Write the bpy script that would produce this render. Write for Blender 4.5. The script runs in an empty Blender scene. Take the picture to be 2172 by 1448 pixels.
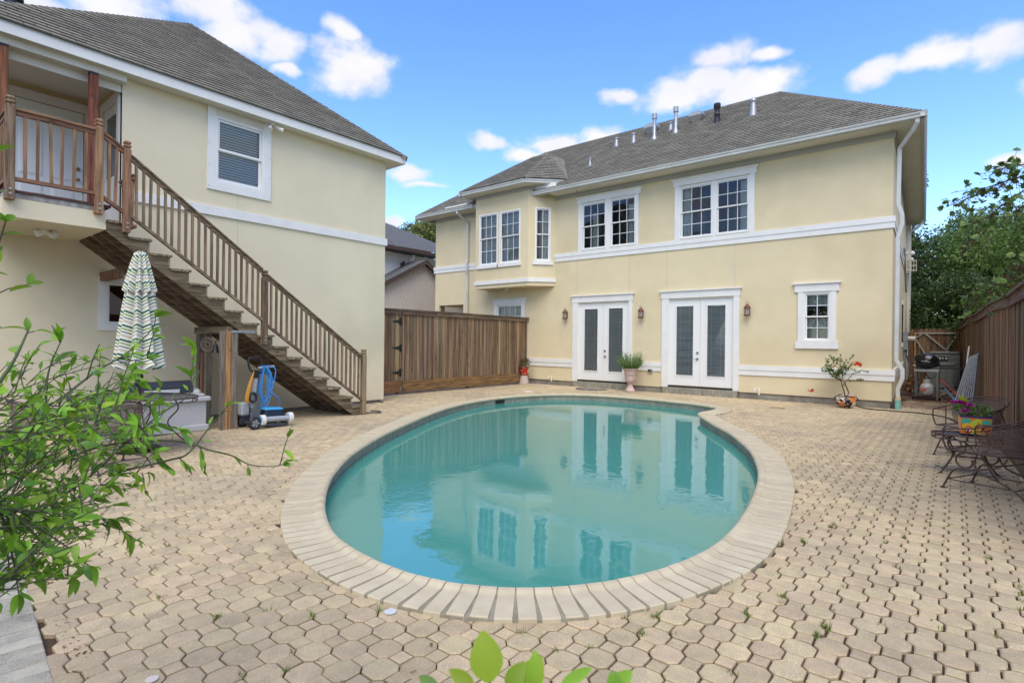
import bpy, bmesh, math, random
import numpy as np
from mathutils import Vector, Matrix
rnd = random.Random(7)
S = bpy.context.scene
COL = S.collection
PI = math.pi

# ------------------------------------------------------------------ camera
CAMZ = 1.5
FPX, YAW, PIT, ROL = 1153.67, -0.684210, 0.00025, 0.010198     # focal length in photo pixels (2172 wide), angles
def _axes():
    f = np.array([math.sin(YAW)*math.cos(PIT), math.cos(YAW)*math.cos(PIT), math.sin(PIT)])
    r = np.array([math.cos(YAW), -math.sin(YAW), 0.0]); u = np.cross(r, f)
    c, s = math.cos(ROL), math.sin(ROL)
    return c*r+s*u, -s*r+c*u, f
CR, CU, CF = _axes()
cam_d = bpy.data.cameras.new('camera'); cam = bpy.data.objects.new('camera', cam_d); COL.objects.link(cam)
cam.matrix_world = Matrix(((CR[0], CU[0], -CF[0], 0), (CR[1], CU[1], -CF[1], 0), (CR[2], CU[2], -CF[2], CAMZ), (0, 0, 0, 1)))
cam_d.sensor_width = 36.0; cam_d.lens = FPX/2172*36.0
cam_d.clip_start = 0.02; cam_d.clip_end = 3000
cam_d.dof.use_dof = True; cam_d.dof.focus_distance = 6.5; cam_d.dof.aperture_fstop = 9.0
S.camera = cam
def at(px, py, depth):
    """world point seen at photo pixel (px, py) at that forward distance in metres"""
    v = CR*((px-1086)/FPX) - CU*((py-724)/FPX) + CF
    return Vector((v[0]*depth, v[1]*depth, CAMZ+v[2]*depth))

# ------------------------------------------------------------------ light
SUN_EL, SUN_AZ = math.radians(56), math.radians(146)   # azimuth of the direction towards the sun, clockwise from +Y
SKY_STRENGTH = 0.15
sd = bpy.data.lights.new('sun', 'SUN'); sd.energy = 1.5; sd.angle = math.radians(50); sd.color = (1.0, 0.95, 0.80)
sun = bpy.data.objects.new('sun', sd); COL.objects.link(sun)
sdir = Vector((math.sin(SUN_AZ)*math.cos(SUN_EL), math.cos(SUN_AZ)*math.cos(SUN_EL), math.sin(SUN_EL)))
sun.rotation_euler = sdir.to_track_quat('Z', 'Y').to_euler()
S.view_settings.view_transform = 'Standard'; S.view_settings.look = 'None'
S.view_settings.exposure = 0.84; S.view_settings.gamma = 1.0; S.view_settings.use_curve_mapping = False

W = bpy.data.worlds.new('World'); S.world = W; W.use_nodes = True
def make_world():
    nt = W.node_tree; nt.nodes.clear(); N = nt.nodes.new; L = nt.links.new
    out = N('ShaderNodeOutputWorld'); bg = N('ShaderNodeBackground'); bg.inputs[1].default_value = SKY_STRENGTH
    L(bg.outputs[0], out.inputs[0])
    sky = N('ShaderNodeTexSky'); sky.sky_type = 'NISHITA'; sky.sun_disc = False
    sky.sun_elevation = SUN_EL; sky.sun_rotation = SUN_AZ; sky.air_density = 1.0; sky.dust_density = 0.6; sky.ozone_density = 2.0
    hs = N('ShaderNodeHueSaturation'); hs.inputs['Hue'].default_value = 0.513; hs.inputs['Saturation'].default_value = 1.26; hs.inputs['Value'].default_value = 1.40
    L(sky.outputs[0], hs.inputs['Color'])
    tc = N('ShaderNodeTexCoord'); nrm = N('ShaderNodeVectorMath'); nrm.operation = 'NORMALIZE'; L(tc.outputs['Generated'], nrm.inputs[0])
    D = nrm.outputs[0]
    def noise(scale, detail, src=D, stretch=(1, 1, 1.7)):
        m = N('ShaderNodeVectorMath'); m.operation = 'MULTIPLY'; m.inputs[1].default_value = stretch; L(src, m.inputs[0])
        n = N('ShaderNodeTexNoise'); n.inputs['Scale'].default_value = scale; n.inputs['Detail'].default_value = detail; n.inputs['Roughness'].default_value = 0.52
        L(m.outputs[0], n.inputs['Vector']); return n
    def math_(op, a, b=None, clamp=False):
        m = N('ShaderNodeMath'); m.operation = op; m.use_clamp = clamp
        for i, v in enumerate((a, b)):
            if v is None: continue
            if isinstance(v, (int, float)): m.inputs[i].default_value = v
            else: L(v, m.inputs[i])
        return m.outputs[0]
    wob = noise(7.0, 3)
    sub = N('ShaderNodeVectorMath'); sub.operation = 'SUBTRACT'; sub.inputs[1].default_value = (0.5, 0.5, 0.5); L(wob.outputs['Color'], sub.inputs[0])
    sc = N('ShaderNodeVectorMath'); sc.operation = 'SCALE'; sc.inputs['Scale'].default_value = 0.055; L(sub.outputs[0], sc.inputs[0])
    ad = N('ShaderNodeVectorMath'); ad.operation = 'ADD'; L(D, ad.inputs[0]); L(sc.outputs[0], ad.inputs[1])
    DW = ad.outputs[0]
    # cumulus puffs: photo pixel of centre, half-width, half-height in pixels
    puffs = [(520,70,95,42),(590,100,70,34),(455,20,110,40),(220,-8,150,44),(60,10,110,30),(745,148,100,48),(720,75,40,22),(600,148,30,12),
             (1520,130,95,32),(1440,205,95,30),(1600,190,95,38),(1500,180,90,36),(1310,205,45,15),(1630,118,50,20),
             (1862,152,62,30),(2010,115,90,33),(2120,85,80,38),(1175,300,75,30),(1270,297,60,30),(1035,302,42,18),(1110,330,60,20),(1370,300,60,24),
             (868,375,62,24),(832,470,26,14),(2150,345,50,16),(1960,370,14,26),(900,398,60,8),
             (-200,60,180,70),(2400,120,160,60),(2330,300,120,40)]
    acc = None
    for (px, py, rx, ry) in puffs:
        c = at(px, py, 1.0) - Vector((0, 0, CAMZ)); ln = c.length; c.normalize()
        ax = rx/FPX/ln*0.98; ay = ry/FPX/ln*1.10
        s1 = N('ShaderNodeVectorMath'); s1.operation = 'SUBTRACT'; s1.inputs[1].default_value = c; L(DW, s1.inputs[0])
        s2 = N('ShaderNodeVectorMath'); s2.operation = 'MULTIPLY'; s2.inputs[1].default_value = (1/ax, 1/ax, 1/ay); L(s1.outputs[0], s2.inputs[0])
        ln_ = N('ShaderNodeVectorMath'); ln_.operation = 'LENGTH'; L(s2.outputs[0], ln_.inputs[0])
        v = math_('SUBTRACT', 1.0, ln_.outputs['Value'])
        acc = v if acc is None else math_('MAXIMUM', acc, v)
    fine = noise(19.0, 9, stretch=(1, 1, 1.35))
    f1 = math_('MULTIPLY', math_('SUBTRACT', fine.outputs['Fac'], 0.5), 1.7)
    dens = math_('ADD', acc, f1)
    mr = N('ShaderNodeMapRange'); mr.interpolation_type = 'SMOOTHSTEP'; mr.inputs['From Min'].default_value = -0.10; mr.inputs['From Max'].default_value = 0.66
    L(dens, mr.inputs['Value'])
    # the rest of the sky: the same kind of broken cumulus, outside the piece of sky in view
    big = noise(3.3, 7, stretch=(1, 1, 2.2))
    mb = N('ShaderNodeMapRange'); mb.interpolation_type = 'SMOOTHSTEP'; mb.inputs['From Min'].default_value = 0.44; mb.inputs['From Max'].default_value = 0.58
    L(big.outputs['Fac'], mb.inputs['Value'])
    dt = N('ShaderNodeVectorMath'); dt.operation = 'DOT_PRODUCT'; dt.inputs[1].default_value = tuple(CF); L(D, dt.inputs[0])
    me = N('ShaderNodeMapRange'); me.interpolation_type = 'SMOOTHSTEP'; me.inputs['From Min'].default_value = 0.66; me.inputs['From Max'].default_value = 0.5
    L(dt.outputs['Value'], me.inputs['Value'])
    other = math_('MULTIPLY', mb.outputs[0], me.outputs[0])
    alpha = math_('MAXIMUM', mr.outputs[0], other)
    # cloud colour, faintly lavender where thick
    sh = noise(11.0, 4)
    cr = N('ShaderNodeMix'); cr.data_type = 'RGBA'; L(sh.outputs['Fac'], cr.inputs[0])
    k = 0.63/SKY_STRENGTH
    cr.inputs[6].default_value = (0.70*k, 0.72*k, 0.84*k, 1); cr.inputs[7].default_value = (1.0*k, 0.98*k, 0.97*k, 1)
    mix = N('ShaderNodeMix'); mix.data_type = 'RGBA'; L(alpha, mix.inputs[0]); L(hs.outputs[0], mix.inputs[6]); L(cr.outputs[2], mix.inputs[7])
    L(mix.outputs[2], bg.inputs[0])
make_world()

# ------------------------------------------------------------------ object helpers
ORG = {}
def tag(o, label=None, cat=None, group=None, kind=None):
    if label: o['label'] = label
    if cat: o['category'] = cat
    if group: o['group'] = group
    if kind: o['kind'] = kind
    return o
def thing(name, label, cat, loc=(0, 0, 0), rz=0.0, group=None):
    o = bpy.data.objects.new(name, None); COL.objects.link(o); o.empty_display_size = 0.2
    o.location = loc; o.rotation_euler = (0, 0, rz); ORG[o.name] = Vector(loc)
    return tag(o, label, cat, group)
def link(me, name, parent=None, loc=None, rot=None, scale=None, label=None, kind=None, world=False):
    o = bpy.data.objects.new(name, me); COL.objects.link(o)
    if parent is not None:
        o.parent = parent; ORG[o.name] = ORG.get(parent.name, Vector((0, 0, 0)))
        if world and loc is not None: loc = Vector(loc) - ORG[parent.name]
    else: ORG[o.name] = Vector((0, 0, 0))
    if loc is not None: o.location = loc
    if rot is not None: o.rotation_euler = rot
    if scale is not None: o.scale = scale
    if label: o['label'] = label
    if kind: o['kind'] = kind
    return o
def copy_tree(o, parent=None):
    c = o.copy(); COL.objects.link(c); ORG[c.name] = ORG.get(o.name, Vector((0, 0, 0)))
    if parent is not None: c.parent = parent
    for ch in list(o.children): copy_tree(ch, c)
    return c

class Fr:
    """a local frame on a wall: u along it, d out of it, z up"""
    def __init__(s, o, u):
        s.o = Vector(o); s.u = Vector(u).normalized(); s.n = Vector((s.u.y, -s.u.x, 0))
    def p(s, u, d, z): return s.o + s.u*u + s.n*d + Vector((0, 0, z))

class MB:
    def __init__(s): s.v = []; s.f = []; s.m = []; s.cur = 0
    def add(s, vs, fs):
        b = len(s.v); s.v.extend(tuple(x) for x in vs)
        for f in fs: s.f.append(tuple(i+b for i in f)); s.m.append(s.cur)
        return s
    def hexa(s, p):   # 8 points: bottom 4 (loop), top 4
        return s.add(p, [(0, 3, 2, 1), (4, 5, 6, 7), (0, 1, 5, 4), (1, 2, 6, 5), (2, 3, 7, 6), (3, 0, 4, 7)])
    def box(s, x0, x1, y0, y1, z0, z1):
        return s.hexa([(x0, y0, z0), (x1, y0, z0), (x1, y1, z0), (x0, y1, z0), (x0, y0, z1), (x1, y0, z1), (x1, y1, z1), (x0, y1, z1)])
    def fbox(s, fr, u0, u1, d0, d1, z0, z1):
        P = fr.p
        return s.hexa([P(u0, d1, z0), P(u1, d1, z0), P(u1, d0, z0), P(u0, d0, z0), P(u0, d1, z1), P(u1, d1, z1), P(u1, d0, z1), P(u0, d0, z1)])
    def quad(s, a, b, c, d): return s.add([a, b, c, d], [(0, 1, 2, 3)])
    def poly(s, pts): return s.add(pts, [tuple(range(len(pts)))])
    def bar(s, a, b, w, h=None, up=(0, 0, 1)):   # rectangular bar from a to b
        a = Vector(a); b = Vector(b); h = h or w; t = (b-a).normalized(); up = Vector(up)
        x = t.cross(up)
        if x.length < 1e-4: x = t.cross(Vector((0, 1, 0)))
        x.normalize(); y = x.cross(t).normalized(); x *= w/2; y *= h/2
        return s.hexa([a-x-y, a+x-y, b+x-y, b-x-y, a-x+y, a+x+y, b+x+y, b-x+y])
    def prism(s, pts, ext):  # polygon points extruded by vector
        n = len(pts); e = Vector(ext); P = [Vector(p) for p in pts]; Q = [p+e for p in P]
        return s.add(P+Q, [tuple(range(n-1, -1, -1)), tuple(range(n, 2*n))]+[(i, (i+1) % n, (i+1) % n+n, i+n) for i in range(n)])
    def tube(s, path, r, n=8, caps=True, closed=False):
        P = [Vector(p) for p in path]; m = len(P)
        if m < 2: return s
        R = r if isinstance(r, (list, tuple)) else [r]*m
        vs = []; px = None
        for i, p in enumerate(P):
            if closed: t = P[(i+1) % m]-P[i-1]
            else: t = P[min(i+1, m-1)]-P[max(i-1, 0)]
            if t.length < 1e-9: t = Vector((0, 0, 1))
            t.normalize()
            if px is None:
                px = t.cross(Vector((0, 0, 1)))
                if px.length < 1e-3: px = t.cross(Vector((0, 1, 0)))
            px = (px - t*px.dot(t)).normalized(); py = t.cross(px)
            for k in range(n):
                a = 2*PI*k/n; vs.append(p+px*math.cos(a)*R[i]+py*math.sin(a)*R[i])
        fs = []
        for i in range(m if closed else m-1):
            j = (i+1) % m
            for k in range(n): fs.append((i*n+k, i*n+(k+1) % n, j*n+(k+1) % n, j*n+k))
        if caps and not closed: fs.append(tuple(range(n-1, -1, -1))); fs.append(tuple((m-1)*n+k for k in range(n)))
        return s.add(vs, fs)
    def lathe(s, prof, n=20, c=(0, 0, 0), fn=None):
        vs = []; m = len(prof)
        for (r, z) in prof:
            for k in range(n):
                a = 2*PI*k/n; rr = r*(fn(a, z) if fn else 1.0)
                vs.append((c[0]+rr*math.cos(a), c[1]+rr*math.sin(a), c[2]+z))
        fs = [(i*n+k, i*n+(k+1) % n, (i+1)*n+(k+1) % n, (i+1)*n+k) for i in range(m-1) for k in range(n)]
        fs.append(tuple(range(n-1, -1, -1))); fs.append(tuple((m-1)*n+k for k in range(n)))
        return s.add(vs, fs)
    def sphere(s, c, r, n=10, m=7, sq=(1, 1, 1)):
        vs = []; fs = []
        for i in range(m+1):
            t = PI*i/m
            for k in range(n):
                a = 2*PI*k/n; vs.append((c[0]+r*sq[0]*math.sin(t)*math.cos(a), c[1]+r*sq[1]*math.sin(t)*math.sin(a), c[2]+r*sq[2]*math.cos(t)))
        for i in range(m):
            for k in range(n): fs.append((i*n+k, (i+1)*n+k, (i+1)*n+(k+1) % n, i*n+(k+1) % n))
        return s.add(vs, fs)
    def mesh(s, name, mats, off=None, smooth=False, bevel=0):
        me = bpy.data.meshes.new(name)
        vs = s.v if off is None else [(v[0]-off[0], v[1]-off[1], v[2]-off[2]) for v in s.v]
        me.from_pydata(vs, [], s.f)
        if not isinstance(mats, (list, tuple)): mats = [mats]
        for m in mats: me.materials.append(m)
        if len(mats) > 1: me.polygons.foreach_set('material_index', s.m)
        if bevel:
            bm = bmesh.new(); bm.from_mesh(me); bmesh.ops.remove_doubles(bm, verts=bm.verts, dist=1e-5)
            bmesh.ops.recalc_face_normals(bm, faces=bm.faces)
            ed = [e for e in bm.edges if len(e.link_faces) == 2 and e.calc_face_angle(0) > 0.6]
            bmesh.ops.bevel(bm, geom=ed, offset=bevel, segments=1, affect='EDGES', clamp_overlap=True)
            bm.to_mesh(me); bm.free()
        if smooth:
            me.polygons.foreach_set('use_smooth', [True]*len(me.polygons))
            try: me.set_sharp_from_angle(angle=0.7)
            except Exception: pass
        me.update()
        return me
    def build(s, name, mats, parent=None, label=None, kind=None, smooth=False, bevel=0, local=False):
        off = None
        if parent is not None and not local: off = ORG.get(parent.name)
        me = s.mesh(name, mats, off, smooth, bevel)
        return link(me, name, parent, label=label, kind=kind)
def struct(mb, name, mats, **k):
    o = mb.build(name, mats, **k); o['kind'] = 'structure'; return o
def bez(pts, n=8):   # Catmull-Rom through points
    P = [Vector(p) for p in pts]; out = []
    for i in range(len(P)-1):
        a = P[max(i-1, 0)]; b = P[i]; c = P[i+1]; d = P[min(i+2, len(P)-1)]
        for k in range(n):
            t = k/n; out.append(0.5*((2*b)+(c-a)*t+(2*a-5*b+4*c-d)*t*t+(3*b-a-3*c+d)*t**3))
    out.append(P[-1]); return out
def sharpen_uv(): pass

# ------------------------------------------------------------------ materials
def MAT(name, col, rough=0.7, col2=None, nscale=3.0, nstr=1.0, nlo=0.35, nhi=0.65, piece=0.0, bump=0.0, bscale=60.0, metallic=0.0,
        stretch=(1, 1, 1), spec=0.5, coat=0.0, transl=0.0, hue=0.0, speck=None, speckscale=250, col3=None, n3scale=1.0, bstretch=None, stain=None, streak=None):
    m = bpy.data.materials.new(name); m.use_nodes = True; nt = m.node_tree; N = nt.nodes.new; L = nt.links.new
    b = nt.nodes['Principled BSDF']; out = nt.nodes['Material Output']
    b.inputs['Roughness'].default_value = rough; b.inputs['Metallic'].default_value = metallic
    b.inputs['Specular IOR Level'].default_value = spec; b.inputs['Coat Weight'].default_value = coat
    tc = N('ShaderNodeTexCoord'); oi = N('ShaderNodeObjectInfo'); ge = N('ShaderNodeNewGeometry')
    ad = N('ShaderNodeMath'); ad.operation = 'ADD'; L(oi.outputs['Random'], ad.inputs[0]); L(ge.outputs['Random Per Island'], ad.inputs[1])
    fr = N('ShaderNodeMath'); fr.operation = 'FRACT'; L(ad.outputs[0], fr.inputs[0]); R = fr.outputs[0]
    of = N('ShaderNodeVectorMath'); of.operation = 'MULTIPLY_ADD'
    L(tc.outputs['Object'], of.inputs[0]); of.inputs[1].default_value = stretch
    if piece > 0:
        sc = N('ShaderNodeMath'); sc.operation = 'MULTIPLY'; sc.inputs[1].default_value = 41.0; L(R, sc.inputs[0]); L(sc.outputs[0], of.inputs[2])
    V = of.outputs[0]
    def noise(scale, detail=5, rough_=0.6, vec=V):
        n = N('ShaderNodeTexNoise'); n.inputs['Scale'].default_value = scale; n.inputs['Detail'].default_value = detail; n.inputs['Roughness'].default_value = rough_
        L(vec, n.inputs['Vector']); return n.outputs['Fac']
    def mixc(fac, a, b_):
        x = N('ShaderNodeMix'); x.data_type = 'RGBA'
        L(fac, x.inputs[0])
        for i, v in ((6, a), (7, b_)):
            if isinstance(v, tuple): x.inputs[i].default_value = (*v, 1)
            else: L(v, x.inputs[i])
        return x.outputs[2]
    def ramp(v, lo, hi, o1=1.0):
        r = N('ShaderNodeMapRange'); r.inputs['From Min'].default_value = lo; r.inputs['From Max'].default_value = hi; r.inputs['To Max'].default_value = o1
        L(v, r.inputs['Value']); return r.outputs[0]
    c = None
    if col2 is not None:
        c = mixc(ramp(noise(nscale), nlo, nhi, nstr), col, col2)
    if col3 is not None:
        c = mixc(ramp(noise(n3scale, 3), 0.5, 0.72), c if c is not None else col, col3)
    if speck is not None:
        c = mixc(ramp(noise(speckscale, 1), 0.60, 0.68), c if c is not None else col, speck)
    if stain is not None or streak is not None:     # weathering laid over neighbouring pieces alike
        gp = N('ShaderNodeNewGeometry')
        if stain is not None:
            s1 = ramp(noise(0.55, 6, 0.68, gp.outputs['Position']), 0.46, 0.74, 0.75)
            c = mixc(s1, c if c is not None else col, stain)
        if streak is not None:
            q_ = N('ShaderNodeVectorMath'); q_.operation = 'MULTIPLY'; q_.inputs[1].default_value = (5, 5, 0.5); L(gp.outputs['Position'], q_.inputs[0])
            c = mixc(ramp(noise(1.0, 5, 0.6, q_.outputs[0]), 0.52, 0.80, 0.55), c if c is not None else col, streak)
    if piece > 0 or hue > 0:
        h = N('ShaderNodeHueSaturation')
        if c is not None: L(c, h.inputs['Color'])
        else: h.inputs['Color'].default_value = (*col, 1)
        r = N('ShaderNodeMapRange'); r.inputs['To Min'].default_value = 1-piece; r.inputs['To Max'].default_value = 1+piece; L(R, r.inputs['Value']); L(r.outputs[0], h.inputs['Value'])
        if hue > 0:
            r2 = N('ShaderNodeMath'); r2.operation = 'MULTIPLY'; r2.inputs[1].default_value = 7.13; L(R, r2.inputs[0])
            r3 = N('ShaderNodeMath'); r3.operation = 'FRACT'; L(r2.outputs[0], r3.inputs[0])
            r4 = N('ShaderNodeMapRange'); r4.inputs['To Min'].default_value = 0.5-hue; r4.inputs['To Max'].default_value = 0.5+hue; L(r3.outputs[0], r4.inputs['Value']); L(r4.outputs[0], h.inputs['Hue'])
        c = h.outputs[0]
    if c is not None: L(c, b.inputs['Base Color'])
    else: b.inputs['Base Color'].default_value = (*col, 1)
    if bump > 0:
        vec = V
        if bstretch is not None:
            q = N('ShaderNodeVectorMath'); q.operation = 'MULTIPLY'; q.inputs[1].default_value = bstretch; L(tc.outputs['Object'], q.inputs[0]); vec = q.outputs[0]
        bp = N('ShaderNodeBump'); bp.inputs['Strength'].default_value = min(bump, 1.0); bp.inputs['Distance'].default_value = 0.004
        L(noise(bscale, 4, 0.6, vec), bp.inputs['Height']); L(bp.outputs[0], b.inputs['Normal'])
    if transl > 0:
        tr = N('ShaderNodeBsdfTranslucent'); ms = N('ShaderNodeMixShader'); ms.inputs[0].default_value = transl
        if c is not None: L(c, tr.inputs['Color'])
        else: tr.inputs['Color'].default_value = (*col, 1)
        L(b.outputs[0], ms.inputs[1]); L(tr.outputs[0], ms.inputs[2]); L(ms.outputs[0], out.inputs['Surface'])
    return m
def GLASS(name, tint=(0.85, 0.9, 0.9), fmul=1.0, base=0.01, rough=0.01):
    m = bpy.data.materials.new(name); m.use_nodes = True; nt = m.node_tree; nt.nodes.clear(); N = nt.nodes.new; L = nt.links.new
    out = N('ShaderNodeOutputMaterial'); t = N('ShaderNodeBsdfTransparent'); t.inputs[0].default_value = (*tint, 1)
    g = N('ShaderNodeBsdfGlossy'); g.inputs['Roughness'].default_value = rough
    f = N('ShaderNodeFresnel'); f.inputs[0].default_value = 1.5
    a = N('ShaderNodeMath'); a.operation = 'MULTIPLY_ADD'; a.inputs[1].default_value = fmul; a.inputs[2].default_value = base; a.use_clamp = True; L(f.outputs[0], a.inputs[0])
    x = N('ShaderNodeMixShader'); L(a.outputs[0], x.inputs[0]); L(t.outputs[0], x.inputs[1]); L(g.outputs[0], x.inputs[2]); L(x.outputs[0], out.inputs[0])
    return m
M = {}
M['stucco'] = MAT('house_stucco', (0.745, 0.635, 0.405), 0.9, (0.685, 0.575, 0.36), 1.3, 1, 0.3, 0.7, bump=0.7, bscale=70, col3=(0.63, 0.525, 0.32), n3scale=0.45)
M['gstucco'] = MAT('garage_stucco', (0.765, 0.675, 0.475), 0.9, (0.715, 0.625, 0.43), 1.1, 1, 0.3, 0.7, bump=0.7, bscale=70, col3=(0.63, 0.56, 0.385), n3scale=0.5)
M['white'] = MAT('white_trim_paint', (0.80, 0.785, 0.735), 0.55, (0.73, 0.715, 0.665), 3, 1, 0.4, 0.75, bump=0.08, bscale=30)
M['vinyl'] = MAT('white_vinyl', (0.81, 0.80, 0.76), 0.35)
M['gutter'] = MAT('painted_gutter', (0.62, 0.62, 0.58), 0.4, (0.54, 0.54, 0.49), 2.5)
M['soffit'] = MAT('soffit_paint', (0.70, 0.665, 0.56), 0.7, (0.64, 0.605, 0.50), 1.5)
M['frieze'] = MAT('grey_frieze_paint', (0.42, 0.42, 0.40), 0.7)
M['muntin'] = MAT('muntin_white', (0.72, 0.74, 0.73), 0.5)
M['glass'] = GLASS('window_glass')
M['doorglass'] = GLASS('door_glass', (0.9, 0.93, 0.93), 1.3, 0.02)
M['curtain'] = MAT('sheer_curtain', (0.74, 0.76, 0.69), 0.9, transl=0.3)
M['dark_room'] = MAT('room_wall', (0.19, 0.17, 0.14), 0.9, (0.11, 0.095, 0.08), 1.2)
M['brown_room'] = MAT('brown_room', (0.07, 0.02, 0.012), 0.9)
M['blind'] = MAT('blind_slats', (0.70, 0.72, 0.68), 0.5)
M['shingle'] = MAT('asphalt_shingle', (0.205, 0.186, 0.145), 0.9, (0.155, 0.140, 0.108), 2.0, 1, 0.3, 0.7, piece=0.20, bump=0.6, bscale=260, speck=(0.24, 0.225, 0.20), speckscale=220)
M['roof_deck'] = MAT('roof_underlay', (0.012, 0.011, 0.010), 0.9)
M['concrete'] = MAT('foundation_concrete', (0.36, 0.32, 0.25), 0.9, (0.22, 0.19, 0.15), 4, 1, 0.35, 0.65, bump=0.5, bscale=80)
M['step'] = MAT('grey_step_brick', (0.33, 0.315, 0.25), 0.85, (0.23, 0.215, 0.165), 6, piece=0.14, bump=0.4, bscale=90)
M['paver'] = MAT('tan_paver', (0.535, 0.410, 0.235), 0.92, (0.415, 0.320, 0.195), 9, 1, 0.35, 0.65, piece=0.12, hue=0.008, bump=0.8, bscale=330, speck=(0.68, 0.58, 0.42), speckscale=170, stain=(0.27, 0.225, 0.165))
M['soil'] = MAT('joint_soil', (0.034, 0.021, 0.012), 0.95, (0.085, 0.038, 0.016), 14, 1, 0.4, 0.6, bump=1.0, bscale=200, speck=(0.24, 0.15, 0.08), speckscale=160)
M['coping'] = MAT('coping_brick', (0.555, 0.475, 0.325), 0.8, (0.485, 0.41, 0.275), 7, 1, 0.35, 0.7, piece=0.05, bump=0.35, bscale=120, col3=(0.47, 0.385, 0.25), n3scale=3.0)
M['mortar'] = MAT('coping_mortar', (0.33, 0.295, 0.215), 0.9, (0.22, 0.195, 0.135), 12, bump=0.6, bscale=150)
M['tile'] = MAT('waterline_tile', (0.30, 0.29, 0.235), 0.45, (0.17, 0.18, 0.145), 14, 1, 0.3, 0.7, piece=0.14, bump=0.3, bscale=60)
M['basin'] = MAT('pool_plaster', (0.10, 0.42, 0.38), 0.8, (0.08, 0.35, 0.32), 1.5)
M['greybrick'] = MAT('grey_path_brick', (0.40, 0.365, 0.285), 0.9, (0.20, 0.18, 0.14), 5, 1, 0.35, 0.7, piece=0.13, bump=0.8, bscale=200, speck=(0.55, 0.53, 0.49), speckscale=260)
M['oldbrick'] = MAT('old_mixed_brick', (0.34, 0.26, 0.18), 0.92, (0.22, 0.13, 0.09), 7, 1, 0.35, 0.65, piece=0.30, hue=0.02, bump=0.9, bscale=140)
M['gravel'] = MAT('bare_ground', (0.20, 0.15, 0.10), 0.95, (0.12, 0.10, 0.06), 5, bump=1, bscale=100)
def WOOD(name, c1, c2, axis='z', piece=0.22, hue=0.012, knots=True, rough=0.85, c3=None):
    st = {'z': (26, 26, 1.6), 'y': (26, 1.6, 26), 'x': (1.6, 26, 26)}[axis]
    m = MAT(name, tuple(v*1.12 for v in c1), rough, tuple(v*0.82 for v in c2), 1.0, 1, 0.40, 0.60, piece=piece, hue=hue, stretch=st, bump=0.55, bscale=2.2, col3=c3, n3scale=0.12)
    if knots:
        nt = m.node_tree; N = nt.nodes.new; L = nt.links.new; b = nt.nodes['Principled BSDF']
        src = b.inputs['Base Color'].links[0].from_socket
        tc = [n for n in nt.nodes if n.type == 'TEX_COORD'][0]; oi = [n for n in nt.nodes if n.type == 'OBJECT_INFO'][0]
        q = {'z': (9, 9, 3.2), 'y': (9, 3.2, 9), 'x': (3.2, 9, 9)}[axis]
        v = N('ShaderNodeVectorMath'); v.operation = 'MULTIPLY_ADD'; v.inputs[1].default_value = q; L(tc.outputs['Object'], v.inputs[0])
        s = N('ShaderNodeMath'); s.operation = 'MULTIPLY'; s.inputs[1].default_value = 93.0; L(oi.outputs['Random'], s.inputs[0]); L(s.outputs[0], v.inputs[2])
        vo = N('ShaderNodeTexVoronoi'); vo.inputs['Scale'].default_value = 0.9; L(v.outputs[0], vo.inputs['Vector'])
        r = N('ShaderNodeMapRange'); r.inputs['From Min'].default_value = 0.16; r.inputs['From Max'].default_value = 0.07; r.inputs['To Max'].default_value = 0.8; L(vo.outputs['Distance'], r.inputs['Value'])
        x = N('ShaderNodeMix'); x.data_type = 'RGBA'; L(r.outputs[0], x.inputs[0]); L(src, x.inputs[6]); x.inputs[7].default_value = (c2[0]*0.35, c2[1]*0.3, c2[2]*0.3, 1)
        L(x.outputs[2], b.inputs['Base Color'])
    return m
M['fence'] = WOOD('weathered_cedar', (0.275, 0.178, 0.095), (0.120, 0.072, 0.037), 'z', 0.36, 0.018, c3=(0.29, 0.24, 0.18))
M['fenceh'] = WOOD('weathered_cedar_rail', (0.19, 0.130, 0.082), (0.10, 0.066, 0.042), 'y', 0.15)
M['kick'] = WOOD('kickboard_pine', (0.29, 0.150, 0.060), (0.165, 0.080, 0.031), 'y', 0.12)
M['rfence'] = WOOD('red_brown_cedar', (0.24, 0.128, 0.058), (0.080, 0.038, 0.017), 'z', 0.48, 0.016, c3=(0.20, 0.13, 0.08))
M['rfenceh'] = WOOD('red_brown_cap', (0.16, 0.092, 0.066), (0.085, 0.048, 0.036), 'y', 0.12)
M['gatewood'] = WOOD('gate_cedar', (0.20, 0.115, 0.06), (0.09, 0.048, 0.026), 'z', 0.30, 0.015)
M['orangewood'] = WOOD('new_pine', (0.40, 0.18, 0.065), (0.28, 0.115, 0.04), 'z', 0.1)
M['stairz'] = WOOD('stair_wood_upright', (0.255, 0.175, 0.100), (0.150, 0.100, 0.058), 'z', 0.20)
M['stairy'] = WOOD('stair_wood_rail', (0.225, 0.160, 0.095), (0.125, 0.085, 0.050), 'y', 0.14)
M['stairx'] = WOOD('stair_tread_wood', (0.28, 0.215, 0.135), (0.165, 0.120, 0.072), 'x', 0.14)
M['redwood'] = WOOD('stained_porch_post', (0.26, 0.095, 0.045), (0.15, 0.05, 0.025), 'z', 0.12)
M['warmz'] = WOOD('warm_newel_wood', (0.34, 0.185, 0.098), (0.215, 0.115, 0.062), 'z', 0.16)
M['warmy'] = WOOD('warm_rail_wood', (0.27, 0.140, 0.075), (0.16, 0.082, 0.045), 'y', 0.1)
M['honey'] = WOOD('honey_post_board', (0.44, 0.235, 0.085), (0.31, 0.155, 0.055), 'z', 0.1)
M['greypost'] = WOOD('grey_post_board', (0.25, 0.215, 0.165), (0.16, 0.13, 0.095), 'z', 0.15)
M['deckboard'] = MAT('red_deck_board', (0.11, 0.04, 0.03), 0.7, (0.07, 0.03, 0.025), 8)
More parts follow.
